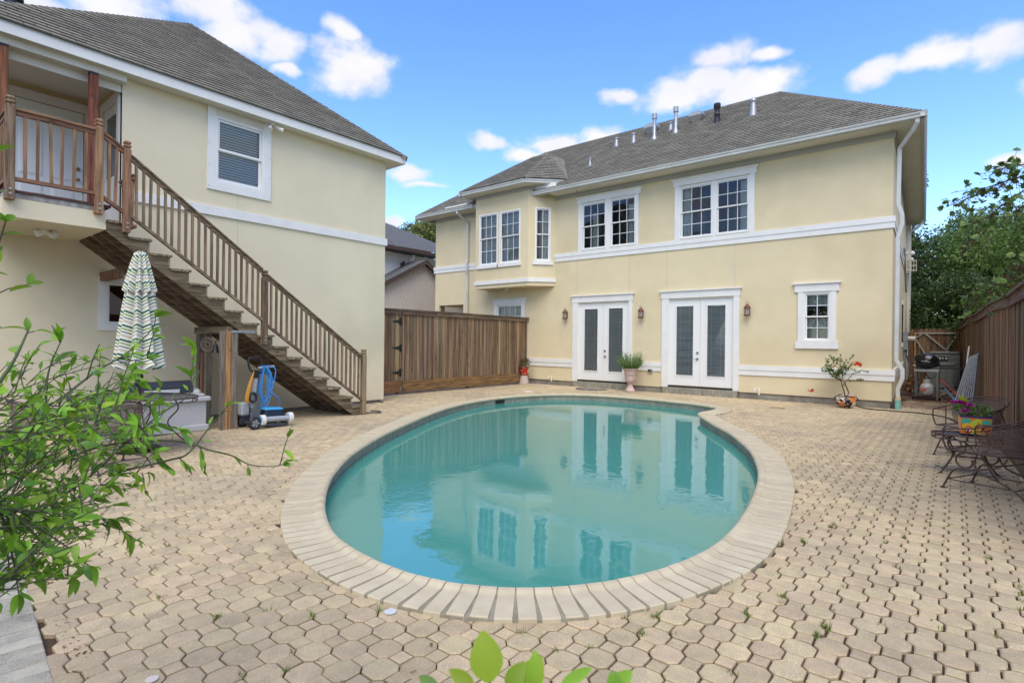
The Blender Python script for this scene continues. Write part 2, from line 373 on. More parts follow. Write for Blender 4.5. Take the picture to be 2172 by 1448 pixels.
M['black'] = MAT('black_metal', (0.012, 0.012, 0.014), 0.45)
M['blackplastic'] = MAT('black_plastic', (0.018, 0.019, 0.022), 0.35)
M['iron'] = MAT('brown_wrought_iron', (0.060, 0.036, 0.030), 0.5, (0.11, 0.062, 0.048), 30, metallic=0.2)
M['ironmesh'] = MAT('brown_iron_mesh', (0.14, 0.088, 0.070), 0.55)
M['purpleiron'] = MAT('plum_wrought_iron', (0.050, 0.022, 0.040), 0.5)
M['steel'] = MAT('galvanised_steel', (0.42, 0.43, 0.43), 0.4, (0.32, 0.33, 0.33), 12, metallic=0.6)
M['brass'] = MAT('aged_brass', (0.35, 0.25, 0.12), 0.35, metallic=0.9)
M['nickel'] = MAT('satin_nickel', (0.35, 0.35, 0.34), 0.35, metallic=0.9)
M['bark'] = MAT('bark', (0.085, 0.065, 0.048), 0.95, (0.045, 0.035, 0.026), 12, bump=1, bscale=40)
M['twig'] = MAT('green_twig', (0.075, 0.095, 0.035), 0.7, (0.045, 0.045, 0.022), 20)
def LEAF(n, c1, c2, tr=0.35, piece=0.35, hue=0.02, rough=0.45): return MAT(n, c1, rough, c2, 2.0, 1, 0.35, 0.65, piece=piece, hue=hue, transl=tr, spec=0.4)
M['leaf_dark'] = LEAF('dark_leaf', (0.048, 0.088, 0.022), (0.078, 0.128, 0.030), piece=0.5)
M['leaf_mid'] = LEAF('mid_leaf', (0.11, 0.190, 0.040), (0.155, 0.245, 0.055), piece=0.5)
M['leaf_olive'] = LEAF('olive_leaf', (0.17, 0.20, 0.055), (0.23, 0.26, 0.08))
M['leaf_bright'] = LEAF('bright_leaf', (0.27, 0.47, 0.035), (0.17, 0.34, 0.028), 0.42, 0.30, 0.015, 0.38)
M['leaf_deep'] = LEAF('deep_citrus_leaf', (0.07, 0.18, 0.02), (0.12, 0.25, 0.03), 0.3, 0.3, 0.015, 0.3)
M['leaf_lime'] = LEAF('lime_leaf', (0.34, 0.46, 0.025), (0.22, 0.36, 0.025), 0.45, 0.25, 0.015)
M['grass'] = LEAF('joint_grass', (0.22, 0.28, 0.06), (0.14, 0.18, 0.04), 0.3, piece=0.5)
M['rosemary'] = LEAF('rosemary_leaf', (0.115, 0.205, 0.055), (0.17, 0.27, 0.075), 0.25, 0.35)
M['deadleaf'] = MAT('dead_leaf', (0.16, 0.075, 0.03), 0.9, piece=0.5, hue=0.02)

def wall(mb, fr, u0, u1, z0, z1, holes=(), reveal=0.1, d=0.0):
    us = sorted({u0, u1, *[h[0] for h in holes], *[h[1] for h in holes]}); zs = sorted({z0, z1, *[h[2] for h in holes], *[h[3] for h in holes]})
    for i in range(len(us)-1):
        for j in range(len(zs)-1):
            cu, cz = (us[i]+us[i+1])/2, (zs[j]+zs[j+1])/2
            if any(h[0] < cu < h[1] and h[2] < cz < h[3] for h in holes): continue
            mb.quad(fr.p(us[i], d, zs[j]), fr.p(us[i+1], d, zs[j]), fr.p(us[i+1], d, zs[j+1]), fr.p(us[i], d, zs[j+1]))
    for (a, b, c, e) in holes:
        q = d-reveal
        mb.quad(fr.p(a, d, c), fr.p(b, d, c), fr.p(b, q, c), fr.p(a, q, c)); mb.quad(fr.p(a, d, e), fr.p(a, q, e), fr.p(b, q, e), fr.p(b, d, e))
        mb.quad(fr.p(a, d, c), fr.p(a, q, c), fr.p(a, q, e), fr.p(a, d, e)); mb.quad(fr.p(b, d, c), fr.p(b, d, e), fr.p(b, q, e), fr.p(b, q, c))

# ------------------------------------------------------------------ ground
g = MB(); R0 = 900
g.poly([(-R0, -R0, -0.09), (R0, -R0, -0.09), (R0, R0, -0.09), (-R0, R0, -0.09)])
def smooth_closed(pts, n=10):
    P = [Vector((x, y, 0)) for x, y in pts]; m = len(P); out = []
    for i in range(m):
        a, b, c, d = P[i-1], P[i], P[(i+1) % m], P[(i+2) % m]
        for k in range(n):
            t = k/n; out.append(0.5*((2*b)+(c-a)*t+(2*a-5*b+4*c-d)*t*t+(3*b-a-3*c+d)*t**3))
    return out
POOL = [(-4.20, 11.42), (-4.02, 11.02), (-3.45, 10.10), (-2.93, 9.33), (-2.55, 8.65), (-2.18, 7.90), (-1.90, 7.15), (-1.69, 6.45), (-1.53, 5.70), (-1.42, 5.00), (-1.36, 4.40),
        (-1.36, 3.95), (-1.42, 3.57), (-1.53, 3.22), (-1.71, 2.88), (-1.94, 2.61), (-2.20, 2.42), (-2.50, 2.30), (-2.90, 2.25), (-3.42, 2.30), (-3.80, 2.42), (-4.20, 2.62),
        (-4.60, 2.87), (-5.14, 3.27), (-5.66, 3.75), (-6.10, 4.22), (-6.55, 4.80), (-7.08, 5.56), (-7.65, 6.50), (-8.25, 7.55), (-8.75, 8.60), (-9.08, 9.60), (-9.22, 10.60), (-9.16, 11.60),
        (-8.85, 12.45), (-8.30, 13.02), (-7.50, 13.32), (-6.60, 13.38), (-5.70, 13.30), (-4.95, 13.12), (-4.42, 12.84), (-4.19, 12.45), (-4.17, 11.90)]
ring = smooth_closed(POOL, 12)
area = sum(ring[i].x*ring[(i+1) % len(ring)].y-ring[(i+1) % len(ring)].x*ring[i].y for i in range(len(ring)))/2
if area < 0: ring.reverse()
# resample evenly
def resample(P, step):
    m = len(P); L = [0.0]
    for i in range(m): L.append(L[-1]+(P[(i+1) % m]-P[i]).length)
    n = int(round(L[-1]/step)); out = []; j = 0
    for k in range(n):
        s = L[-1]*k/n
        while L[j+1] < s: j += 1
        t = (s-L[j])/(L[j+1]-L[j]); out.append(P[j].lerp(P[(j+1) % m], t))
    return out
fine_ring = resample(ring, 0.04)
NF = len(fine_ring)
FN = []
for i in range(NF):
    t = (fine_ring[(i+2) % NF]-fine_ring[i-2]).normalized(); FN.append(Vector((t.y, -t.x, 0)))   # outward (away from the water)
def offs(i, s): return fine_ring[i % NF]+FN[i % NF]*s
RA = np.array([(p.x, p.y) for p in fine_ring])
def inpoly(x, y):
    c = False; j = len(RA)-1
    xs, ys = RA[:, 0], RA[:, 1]
    xj, yj = np.roll(xs, 1), np.roll(ys, 1)
    cond = ((ys > y) != (yj > y)) & (x < (xj-xs)*(y-ys)/(yj-ys+1e-12)+xs)
    return bool(cond.sum() % 2)
def pooldist(x, y):
    d = math.sqrt(float(((RA[:, 0]-x)**2+(RA[:, 1]-y)**2).min()))
    return -d if inpoly(x, y) else d
# ground with the pool cut out: ring strip from the pool edge to a far frame
gg = MB()
hole = [offs(i*3, 0.2) for i in range(NF//3)]
bm = bmesh.new()
vo = [bm.verts.new(p) for p in [(-R0, -R0, -0.09), (R0, -R0, -0.09), (R0, R0, -0.09), (-R0, R0, -0.09)]]
vi = [bm.verts.new((p.x, p.y, -0.09)) for p in hole]
ed = [bm.edges.new((vo[i], vo[(i+1) % 4])) for i in range(4)]+[bm.edges.new((vi[i], vi[(i+1) % len(vi)])) for i in range(len(vi))]
bmesh.ops.triangle_fill(bm, use_beauty=True, edges=ed)
me = bpy.data.meshes.new('ground'); bm.to_mesh(me); bm.free(); me.materials.append(M['gravel'])
link(me, 'ground', kind='structure')
# deck bed
DX0, DX1, DY1 = -12.0, 0.78, 15.74
def strip_y(x): return 0.845 + (x+5.357)*(-0.0895)
bm = bmesh.new()
oc = [(DX0, strip_y(DX0)+0.02, -0.018), (0.78, strip_y(0.78)+0.02, -0.018), (0.78, 15.72, -0.018), (DX0, 15.72, -0.018)]
vo = [bm.verts.new(p) for p in oc]; vi = [bm.verts.new((p.x, p.y, -0.018)) for p in hole]
ed = [bm.edges.new((vo[i], vo[(i+1) % 4])) for i in range(4)]+[bm.edges.new((vi[i], vi[(i+1) % len(vi)])) for i in range(len(vi))]
bmesh.ops.triangle_fill(bm, use_beauty=True, edges=ed)
me = bpy.data.meshes.new('paver_deck'); bm.to_mesh(me); bm.free(); me.materials.append(M['soil'])
deck = link(me, 'paver_deck', kind='structure')
# side passage bed
sp = MB(); sp.poly([(-1.6, 15.73, -0.020), (0.78, 15.73, -0.020), (0.3, 28, -0.020), (-1.7, 28, -0.020)]); passage = struct(sp, 'side_passage', M['soil'])

# pavers: big octagons and small squares, grid pitch 0.12 m
PITCH = 0.1203; HB, HS = 0.0765, 0.0438; OX, OY = -1.553, 2.284
def oct_pts(h, c):   # half size h, straight half side c
    return [(h, -c), (h, c), (c, h), (-c, h), (-h, c), (-h, -c), (-c, -h), (c, -h)]
def paver_geo(mb, pts, x, y, z, a, tx, ty, g=0.0022, bv=0.007, th=0.03):
    n = len(pts); ca, sa = math.cos(a), math.sin(a); r = max(abs(p[0]) for p in pts)
    vs = []
    for (sc, dz) in (((r-g-bv)/r, 0.0), ((r-g)/r, -bv*0.8), ((r-g)/r, -th)):
        for (px, py) in pts:
            qx, qy = px*sc, py*sc
            vs.append((x+qx*ca-qy*sa, y+qx*sa+qy*ca, z+dz+qx*tx+qy*ty))
    fs = [tuple(range(n))]+[(n*k+i, n*(k+1)+i, n*(k+1)+(i+1) % n, n*k+(i+1) % n) for k in (0, 1) for i in range(n)]
    mb.add(vs, fs)
OCT = oct_pts(HB, HS); SQ = [(HS, -HS), (HS, HS), (-HS, HS), (-HS, -HS)]
fwd2 = Vector((CF[0], CF[1]))
pcs = []
ncell = 130
for i in range(-ncell, 40):
    for j in range(-16, ncell):
        x, y = OX+i*PITCH, OY+j*PITCH
        if x < -12.0 or x > 0.72 or y > 15.66: continue
        lim = strip_y(x)
        if y < lim-0.06: continue
        if y < 8.3 and x < -10.78: continue
        pd = pooldist(x, y)
        if pd < 0.30: continue
        kind = (i+j) % 2
        dep = x*CF[0]+y*CF[1]; lat = x*CR[0]+y*CR[1]
        vis = dep > 0.6 and abs(lat) < dep*0.97+0.1 and dep > 1.5/0.66
        pcs.append((kind, x, y, dep if vis else 99+dep))
pcs.sort(key=lambda t: t[3])
cnt = [0, 0]; rest = MB()
goct = MB()
for kind, x, y, dep in pcs:
    z = rnd.uniform(-0.0025, 0.0025)+0.0015*math.sin(x*2.1)*math.cos(y*1.7); a = rnd.gauss(0, 0.012); tx, ty = rnd.gauss(0, 0.012), rnd.gauss(0, 0.012)
    gap = 0.0030+(0.0018 if x > -1.5 else 0.0)+abs(rnd.gauss(0, 0.0008))
    x += rnd.gauss(0, 0.0010); y += rnd.gauss(0, 0.0010)
    if cnt[kind] < (300 if kind == 0 else 300) and dep < 90:
        cnt[kind] += 1; mb = MB(); paver_geo(mb, OCT if kind == 0 else SQ, 0, 0, 0, 0, tx, ty, gap)
        o = link(mb.mesh('paver', M['paver']), 'octagon_paver' if kind == 0 else 'square_paver', deck, loc=(x, y, z), rot=(0, 0, a))
    else: paver_geo(rest, OCT if kind == 0 else SQ, x, y, z, a, tx, ty, gap)
rest.build('paver', M['paver'], deck, kind='stuff')

# grey brick path at the lower left, its bricks laid across
pb = MB(); pb.poly([(-14, strip_y(-14)+0.2, -0.024), (1.5, strip_y(1.5)+0.2, -0.024), (1.5, -2.2, -0.024), (-14, -2.2, -0.024)]); path = struct(pb, 'brick_path', M['soil'])
ang = math.atan(-0.0895); ux, uy = math.cos(ang), math.sin(ang); nx, ny = uy, -ux
k = 0; nb = 0
prest = MB()
for row in range(3):
    for i in range(-90, 46):
        s0 = i*0.104+(0.03 if row % 2 else 0); cx, cy = -3.0+s0*ux, strip_y(-3.0)-0.05+s0*uy
        off = 0.17+row*0.345
        cx += nx*off; cy += ny*off
        mb = MB(); w, l, t = 0.0955+rnd.gauss(0, .0006), 0.336, 0.05
        pts = [(-w/2, -l/2), (w/2, -l/2), (w/2, l/2), (-w/2, l/2)]
        def bx(mb, X, Y, Z, A):
            ca, sa = math.cos(A), math.sin(A); vs = []
            for (m_, dz) in ((0.006, 0.0), (0.0, -0.005), (0.0, -t)):
                for (px, py) in pts:
                    qx, qy = px-math.copysign(m_, px), py-math.copysign(m_, py)
                    vs.append((X+qx*ca-qy*sa, Y+qx*sa+qy*ca, Z+dz))
            mb.add(vs, [(0, 1, 2, 3)]+[(4*q+e, 4*(q+1)+e, 4*(q+1)+(e+1) % 4, 4*q+(e+1) % 4) for q in (0, 1) for e in range(4)])
        z = 0.005+rnd.uniform(-0.002, 0.002); A = ang+rnd.gauss(0, 0.006)
        if row == 0 and -30 < i < 30:
            bx(mb, 0, 0, 0, 0); link(mb.mesh('brick', M['greybrick']), 'brick', path, loc=(cx, cy, z), rot=(0, 0, A))
        elif row == 1 and -22 < i < 8:
            bx(mb, 0, 0, 0, 0); link(mb.mesh('brick', M['greybrick']), 'brick', path, loc=(cx, cy, z), rot=(0, 0, A))
        else: bx(prest, cx, cy, z, A)
prest.build('brick', M['greybrick'], path, kind='stuff')
# old loose bricks in the side passage and the mixed row against the deck
for r in range(26):
    for c in range(9):
        x = -1.02+c*0.205+(r % 2)*0.1+rnd.gauss(0, .012); y = 15.84+r*0.112+rnd.gauss(0, .008)
        if x > 0.62 or x < -1.15-0.037*(y-15.75)+0.12: continue
        mb = MB(); mb.box(-0.095, 0.095, -0.048, 0.048, -0.05, 0); me = mb.mesh('brick', M['oldbrick'] if r > 3 else M['paver'], bevel=0.006)
        link(me, 'brick', passage, loc=(x, y, rnd.uniform(-0.008, 0.012) if r > 3 else 0.0), rot=(rnd.gauss(0, .03), rnd.gauss(0, .03), rnd.gauss(0, 0.10 if r > 3 else 0.01)))
for k in range(46):
    x = rnd.uniform(-1.25, 0.3); y = rnd.uniform(18.9, 24)
    if x < -1.15-0.037*(y-15.75)+0.15: continue
    mb = MB(); mb.box(-0.1, 0.1, -0.05, 0.05, 0, 0.05); me = mb.mesh('brick', M['oldbrick'], bevel=0.006)
    link(me, 'brick', passage, loc=(x, y, 0.0), rot=(rnd.gauss(0, .08), rnd.gauss(0, .08), rnd.uniform(0, PI)))

# ------------------------------------------------------------------ swimming pool
pool = MB()
for i in range(NF):
    a, b = offs(i, 0.035), offs(i+1, 0.035); pool.quad((a.x, a.y, -0.33), (b.x, b.y, -0.33), (b.x, b.y, -1.5), (a.x, a.y, -1.5))
pool.poly([(offs(i*3, 0.035).x, offs(i*3, 0.035).y, -1.5) for i in range(NF//3)])
pool_o = struct(pool, 'swimming_pool', M['basin'])
back = MB()
for i in range(NF):
    a, b = offs(i, 0.045), offs(i+1, 0.045); back.quad((a.x, a.y, 0.0), (b.x, b.y, 0.0), (b.x, b.y, -0.34), (a.x, a.y, -0.34))
back.build('tile_grout', M['mortar'], pool_o)
tn = NF//4
for k in range(tn):      # waterline tiles
    i = k*4; a, b = offs(i, 0.036), offs(i+4 if k < tn-1 else NF, 0.036); d = (b-a); a2 = a+d*0.025; b2 = b-d*0.025; n = FN[(i+2) % NF]*0.008
    mb = MB(); z0, z1 = -0.32, -0.025
    mb.hexa([(a2.x, a2.y, z0), (b2.x, b2.y, z0), (b2.x+n.x, b2.y+n.y, z0), (a2.x+n.x, a2.y+n.y, z0), (a2.x, a2.y, z1), (b2.x, b2.y, z1), (b2.x+n.x, b2.y+n.y, z1), (a2.x+n.x, a2.y+n.y, z1)])
    mb.build('waterline_tile', M['tile'], pool_o)
# coping bricks with a raised bull-nose at the water
cop = resample(ring, 0.1045); NC = len(cop)
PROF = [(0.345, -0.03), (0.345, 0.020), (0.340, 0.026), (0.095, 0.027), (0.075, 0.031), (0.050, 0.044), (0.025, 0.047), (0.004, 0.038), (-0.010, 0.020), (-0.010, 0.002), (0.006, -0.018), (0.03, -0.028)]
crest = MB()
bed = MB()
for i in range(NF):
    for (s0, z0), (s1, z1) in (((0.343, -0.03), (0.343, 0.016)), ((0.343, 0.016), (0.09, 0.021)), ((0.09, 0.021), (0.05, 0.037)), ((0.05, 0.037), (0.01, 0.033)), ((0.01, 0.033), (0.0, 0.0)), ((0.0, 0.0), (0.05, -0.028))):
        a, b, c, d = offs(i, s0), offs(i+1, s0), offs(i+1, s1), offs(i, s1)
        bed.quad((a.x, a.y, z0), (b.x, b.y, z0), (c.x, c.y, z1), (d.x, d.y, z1))
bed.build('mortar_bed', M['mortar'], pool_o)
for k in range(NC):
    p = cop[k]; t = (cop[(k+1) % NC]-cop[k-1]).normalized(); n = Vector((t.y, -t.x, 0))
    w = 0.0505*(1-rnd.random()*0.02); dz = rnd.uniform(-0.0015, 0.0015); jr = rnd.gauss(0, 0.003)
    mb = MB(); vs = []
    for sd_ in (-1, 1):
        for (s, z) in PROF: vs.append(t*(sd_*w)+n*(s+jr*(s > 0.1))+Vector((0, 0, z+dz)))
    m_ = len(PROF)
    mb.add(vs, [tuple(range(m_)), tuple(range(2*m_-1, m_-1, -1))]+[(i, i+m_, (i+1) % m_+m_, (i+1) % m_) for i in range(m_)])
    me = mb.mesh('coping_brick', M['coping'])
    link(me, 'coping_brick', pool_o, loc=p)
sk = MB(); i0 = min(range(NF), key=lambda i: (fine_ring[i]-Vector((-9.16, 10.9, 0))).length)
a, b = offs(i0-4, 0.03), offs(i0+5, 0.03); sk.quad((a.x, a.y, -0.03), (b.x, b.y, -0.03), (b.x, b.y, -0.13), (a.x, a.y, -0.13)); sk.build('skimmer_mouth', M['black'], pool_o)
# water
wm = bpy.data.materials.new('pool_water'); wm.use_nodes = True; nt = wm.node_tree; nt.nodes.clear(); N = nt.nodes.new; L = nt.links.new
out = N('ShaderNodeOutputMaterial'); di = N('ShaderNodeBsdfDiffuse'); di.inputs[0].default_value = (0.078, 0.365, 0.310, 1)
tr = N('ShaderNodeBsdfTransparent'); tr.inputs[0].default_value = (0.28, 0.80, 0.72, 1)
ms = N('ShaderNodeMixShader'); ms.inputs[0].default_value = 0.22; L(di.outputs[0], ms.inputs[1]); L(tr.outputs[0], ms.inputs[2])
gl = N('ShaderNodeBsdfGlossy'); gl.inputs['Roughness'].default_value = 0.0
fz = N('ShaderNodeFresnel'); fz.inputs[0].default_value = 2.3
m2 = N('ShaderNodeMixShader'); L(fz.outputs[0], m2.inputs[0]); L(ms.outputs[0], m2.inputs[1]); L(gl.outputs[0], m2.inputs[2]); L(m2.outputs[0], out.inputs[0])
tc = N('ShaderNodeTexCoord')
n1 = N('ShaderNodeTexNoise'); n1.inputs['Scale'].default_value = 3.5; n1.inputs['Detail'].default_value = 3; L(tc.outputs['Object'], n1.inputs['Vector'])
n2 = N('ShaderNodeTexNoise'); n2.inputs['Scale'].default_value = 22; n2.inputs['Detail'].default_value = 4; L(tc.outputs['Object'], n2.inputs['Vector'])
# the return jet at the left makes the surface choppy
dj = N('ShaderNodeVectorMath'); dj.operation = 'DISTANCE'; dj.inputs[1].default_value = (-4.9, 3.7, -0.13); L(tc.outputs['Object'], dj.inputs[0])
mj = N('ShaderNodeMapRange'); mj.inputs['From Min'].default_value = 1.3; mj.inputs['From Max'].default_value = 0.2; mj.inputs['To Min'].default_value = 0.04; mj.inputs['To Max'].default_value = 0.5; L(dj.outputs['Value'], mj.inputs['Value'])
mu = N('ShaderNodeMath'); mu.operation = 'MULTIPLY'; L(n2.outputs['Fac'], mu.inputs[0]); L(mj.outputs[0], mu.inputs[1])
pw = N('ShaderNodeTexNoise'); pw.inputs['Scale'].default_value = 0.5; pw.inputs['Detail'].default_value = 1; L(tc.outputs['Object'], pw.inputs['Vector'])
pm = N('ShaderNodeMapRange'); pm.inputs['From Min'].default_value = 0.4; pm.inputs['From Max'].default_value = 0.65; pm.inputs['To Min'].default_value = 0.25; pm.inputs['To Max'].default_value = 1.0; L(pw.outputs['Fac'], pm.inputs['Value'])
mu2 = N('ShaderNodeMath'); mu2.operation = 'MULTIPLY'; L(n1.outputs['Fac'], mu2.inputs[0]); L(pm.outputs[0], mu2.inputs[1])
aa = N('ShaderNodeMath'); aa.operation = 'ADD'; L(mu2.outputs[0], aa.inputs[0]); L(mu.outputs[0], aa.inputs[1])
bp = N('ShaderNodeBump'); bp.inputs['Strength'].default_value = 0.10; bp.inputs['Distance'].default_value = 0.045; L(aa.outputs[0], bp.inputs['Height'])
for nd in (gl, fz, di): L(bp.outputs[0], nd.inputs['Normal'])
wt = MB(); wt.poly([(offs(i*2, 0.034).x, offs(i*2, 0.034).y, -0.13) for i in range(NF//2)])
me = wt.mesh('pool_water', wm); bm = bmesh.new(); bm.from_mesh(me); bmesh.ops.triangulate(bm, faces=bm.faces); bm.to_mesh(me); bm.free()
link(me, 'pool_water', kind='structure')
me = pool_o.data; bm = bmesh.new(); bm.from_mesh(me); bmesh.ops.triangulate(bm, faces=[f for f in bm.faces if len(f.verts) > 4]); bm.to_mesh(me); bm.free()

# ------------------------------------------------------------------ roof shingles
def clip_poly(poly, a, b, c):   # keep a*x+b*y+c >= 0
    out = []
    for i in range(len(poly)):
        p, q = poly[i], poly[(i+1) % len(poly)]; fp, fq = a*p[0]+b*p[1]+c, a*q[0]+b*q[1]+c
        if fp >= 0: out.append(p)
        if (fp >= 0) != (fq >= 0): t = fp/(fp-fq); out.append((p[0]+(q[0]-p[0])*t, p[1]+(q[1]-p[1])*t))
    return out
def roof_face(poly3, tab=0.305, ex=0.14, thick=0.026):
    """returns list of (centre, vertices, faces) shingle tabs laid over a planar roof face; first edge of poly3 is the eave"""
    P = [Vector(p) for p in poly3]; e = (P[1]-P[0]).normalized(); n = None
    for k in range(2, len(P)):
        n = e.cross(P[k]-P[0])
        if n.length > 0.5: break
    n.normalize()
    if n.z < 0: n = -n
    s = n.cross(e).normalized()
    if s.z < 0: s = -s
    O = P[0]; poly = [((p-O).dot(e), (p-O).dot(s)) for p in P]
    ar = sum(poly[i][0]*poly[(i+1) % len(poly)][1]-poly[(i+1) % len(poly)][0]*poly[i][1] for i in range(len(poly)))
    if ar < 0: poly = poly[::-1]
    umin, umax = min(p[0] for p in poly), max(p[0] for p in poly); vmax = max(p[1] for p in poly)
    res = []; row = 0; v0 = 0.0
    while v0 < vmax:
        u = umin-tab*(0.5 if row % 2 else 0.0)-rnd.random()*0.02
        while u < umax:
            q = [(u+0.007, v0+rnd.uniform(-.003, .003)), (u+tab-0.007, v0+rnd.uniform(-.003, .003)), (u+tab-0.007, v0+ex-0.004), (u+0.007, v0+ex-0.004)]
            for i in range(len(poly)):
                (x0, y0), (x1, y1) = poly[i], poly[(i+1) % len(poly)]
                q = clip_poly(q, -(y1-y0), (x1-x0), (y1-y0)*x0-(x1-x0)*y0)
                if len(q) < 3: break
            if len(q) >= 3:
                vs = []; m = len(q)
                for (a, b) in q: vs.append(O+e*a+s*b+n*(thick*(1-0.8*(b-v0)/ex)+0.006))
                for (a, b) in q: vs.append(O+e*a+s*b+n*0.001)
                c = sum(vs[:m], Vector())/m
                res.append((c, vs, [tuple(range(m))]+[(i, i+m, (i+1) % m+m, (i+1) % m) for i in range(m)]))
            u += tab
        v0 += ex; row += 1
    return res
def shingle_roof(parent, faces, hips, base_name='roof', limit=300, tab=0.305, ex=0.14):
    base = MB()
    for f in faces: base.poly(f)
    roof = base.build(base_name, M['roof_deck'], parent)
    allp = []
    for f in faces: allp += roof_face(f, tab, ex)
    allp.sort(key=lambda t: (t[0]-Vector((0, 0, 1.5))).length)
    rest = MB(); org = ORG[roof.name]
    for k, (c, vs, fs) in enumerate(allp):
        if k < limit:
            mb = MB(); mb.add([v-c for v in vs], fs); link(mb.mesh('shingle', M['shingle']), 'shingle', roof, loc=c-org)
        else: rest.add(vs, fs)
    rest.build('shingle', M['shingle'], roof, kind='stuff')
    for (a, b) in hips:
        a, b = Vector(a), Vector(b); L_ = (b-a).length; t = (b-a)/L_; side = t.cross(Vector((0, 0, 1))).normalized(); up = side.cross(t)
        s = 0
        while s < L_:
            p0 = a+t*s; p1 = a+t*min(s+0.18, L_)
            caps = MB()
            for sg in (-1, 1):
                o0 = side*sg*0.13-up*0.085; q = [p0+up*0.034, p1+up*0.020, p1+o0+up*0.018, p0+o0+up*0.034]
                q2 = [x-up*0.02 for x in q]; caps.hexa([q2[0], q2[1], q2[2], q2[3], q[0], q[1], q[2], q[3]])
            s += 0.15
            caps.build('hip_cap', M['shingle'], roof)
    return roof

# ------------------------------------------------------------------ windows
def curtain(mb, fr, u0, u1, z0, z1, d, amp=0.012, wl=0.05):
    n = max(6, int((u1-u0)/wl*6)); pts = []
    ph = rnd.random()*6
    for i in range(n+1):
        u = u0+(u1-u0)*i/n; pts.append((u, d+amp*math.sin(2*PI*(u-u0)/wl+ph+0.7*math.sin(u*23))))
    for i in range(n):
        a, b = pts[i], pts[i+1]; mb.quad(fr.p(a[0], a[1], z0), fr.p(b[0], b[1], z0), fr.p(b[0], b[1], z1), fr.p(a[0], a[1], z1))
def sash_window(par, fr, u0, u1, z0, z1, cols=3, ru=2, rl=2, split=0.5, curt=(), fw=0.045, sw=0.035, blind=False, room='dark_room', deep=0.7, label=None, name='window', m=0.35):
    f = MB(); d0 = -0.07
    f.fbox(fr, u0, u0+fw, d0, 0.022, z0, z1); f.fbox(fr, u1-fw, u1, d0, 0.022, z0, z1)
    f.fbox(fr, u0+fw, u1-fw, d0, 0.020, z1-fw, z1); f.fbox(fr, u0+fw, u1-fw, d0, 0.026, z0, z0+fw)
    a0, a1, b0, b1 = u0+fw, u1-fw, z0+fw, z1-fw; zm = b0+(b1-b0)*split
    w = f.build(name, M['vinyl'], par, label=label)
    def sash(za, zb, d):
        s = MB(); s.fbox(fr, a0, a0+sw, d-0.03, d, za, zb); s.fbox(fr, a1-sw, a1, d-0.03, d, za, zb)
        s.fbox(fr, a0+sw, a1-sw, d-0.03, d-0.001, zb-sw, zb); s.fbox(fr, a0+sw, a1-sw, d-0.03, d-0.001, za, za+sw); s.build('sash', M['vinyl'], w)
        return a0+sw, a1-sw, za+sw, zb-sw
    for (box, rows, d) in ((sash(zm-0.012, b1, -0.010), ru, -0.010), (sash(b0, zm+0.02, -0.042), rl, -0.042)):
        x0, x1, y0, y1 = box
        for i in range(1, cols):
            u = x0+(x1-x0)*i/cols; q = MB(); q.fbox(fr, u-0.009, u+0.009, d-0.022, d-0.004, y0, y1); q.build('muntin', M['muntin'], w)
        for j in range(1, rows):
            z = y0+(y1-y0)*j/rows; q = MB(); q.fbox(fr, x0, x1, d-0.0225, d-0.0045, z-0.009, z+0.009); q.build('muntin', M['muntin'], w)
        for i in range(cols):
            for j in range(rows):
                q = MB(); e = 0.0; p0, p1 = x0+(x1-x0)*i/cols, x0+(x1-x0)*(i+1)/cols; q0, q1 = y0+(y1-y0)*j/rows, y0+(y1-y0)*(j+1)/rows
                t1, t2 = rnd.gauss(0, 0.0012), rnd.gauss(0, 0.0012)
                q.quad(fr.p(p0, d-0.014+t1, q0), fr.p(p1, d-0.014-t1, q0), fr.p(p1, d-0.014-t1+t2, q1), fr.p(p0, d-0.014+t1+t2, q1)); q.build('pane', M['glass'], w)
    for (c0, c1, cz0, cz1) in curt:
        q = MB(); curtain(q, fr, u0+(u1-u0)*c0, u0+(u1-u0)*c1, z0+(z1-z0)*cz0, z0+(z1-z0)*cz1, -0.13); q.build('curtain', M['curtain'], w)
    if blind:
        q = MB(); n = int((z1-z0-2*fw)/0.05)
        for k in range(n):
            z = b0+0.03+k*0.05; q.add([fr.p(a0+0.01, -0.075, z-0.022), fr.p(a1-0.01, -0.075, z-0.022), fr.p(a1-0.01, -0.097, z+0.0225), fr.p(a0+0.01, -0.097, z+0.0225)], [(0, 1, 2, 3)])
        q.fbox(fr, a0+0.01, a1-0.01, -0.12, -0.078, b1-0.07, b1); q.build('blind', M['blind'], w)
    r = MB()
    r.quad(fr.p(u0-m, -deep, z0-m), fr.p(u1+m, -deep, z0-m), fr.p(u1+m, -deep, z1+m), fr.p(u0-m, -deep, z1+m))
    r.quad(fr.p(u0-m, -deep, z0-m), fr.p(u0-m, -0.1, z0-m), fr.p(u0-m, -0.1, z1+m), fr.p(u0-m, -deep, z1+m)); r.quad(fr.p(u1+m, -deep, z0-m), fr.p(u1+m, -0.1, z0-m), fr.p(u1+m, -0.1, z1+m), fr.p(u1+m, -deep, z1+m))
    r.quad(fr.p(u0-m, -deep, z0-m), fr.p(u1+m, -deep, z0-m), fr.p(u1+m, -0.1, z0-m), fr.p(u0-m, -0.1, z0-m)); r.quad(fr.p(u0-m, -deep, z1+m), fr.p(u1+m, -deep, z1+m), fr.p(u1+m, -0.1, z1+m), fr.p(u0-m, -0.1, z1+m))
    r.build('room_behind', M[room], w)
    return w

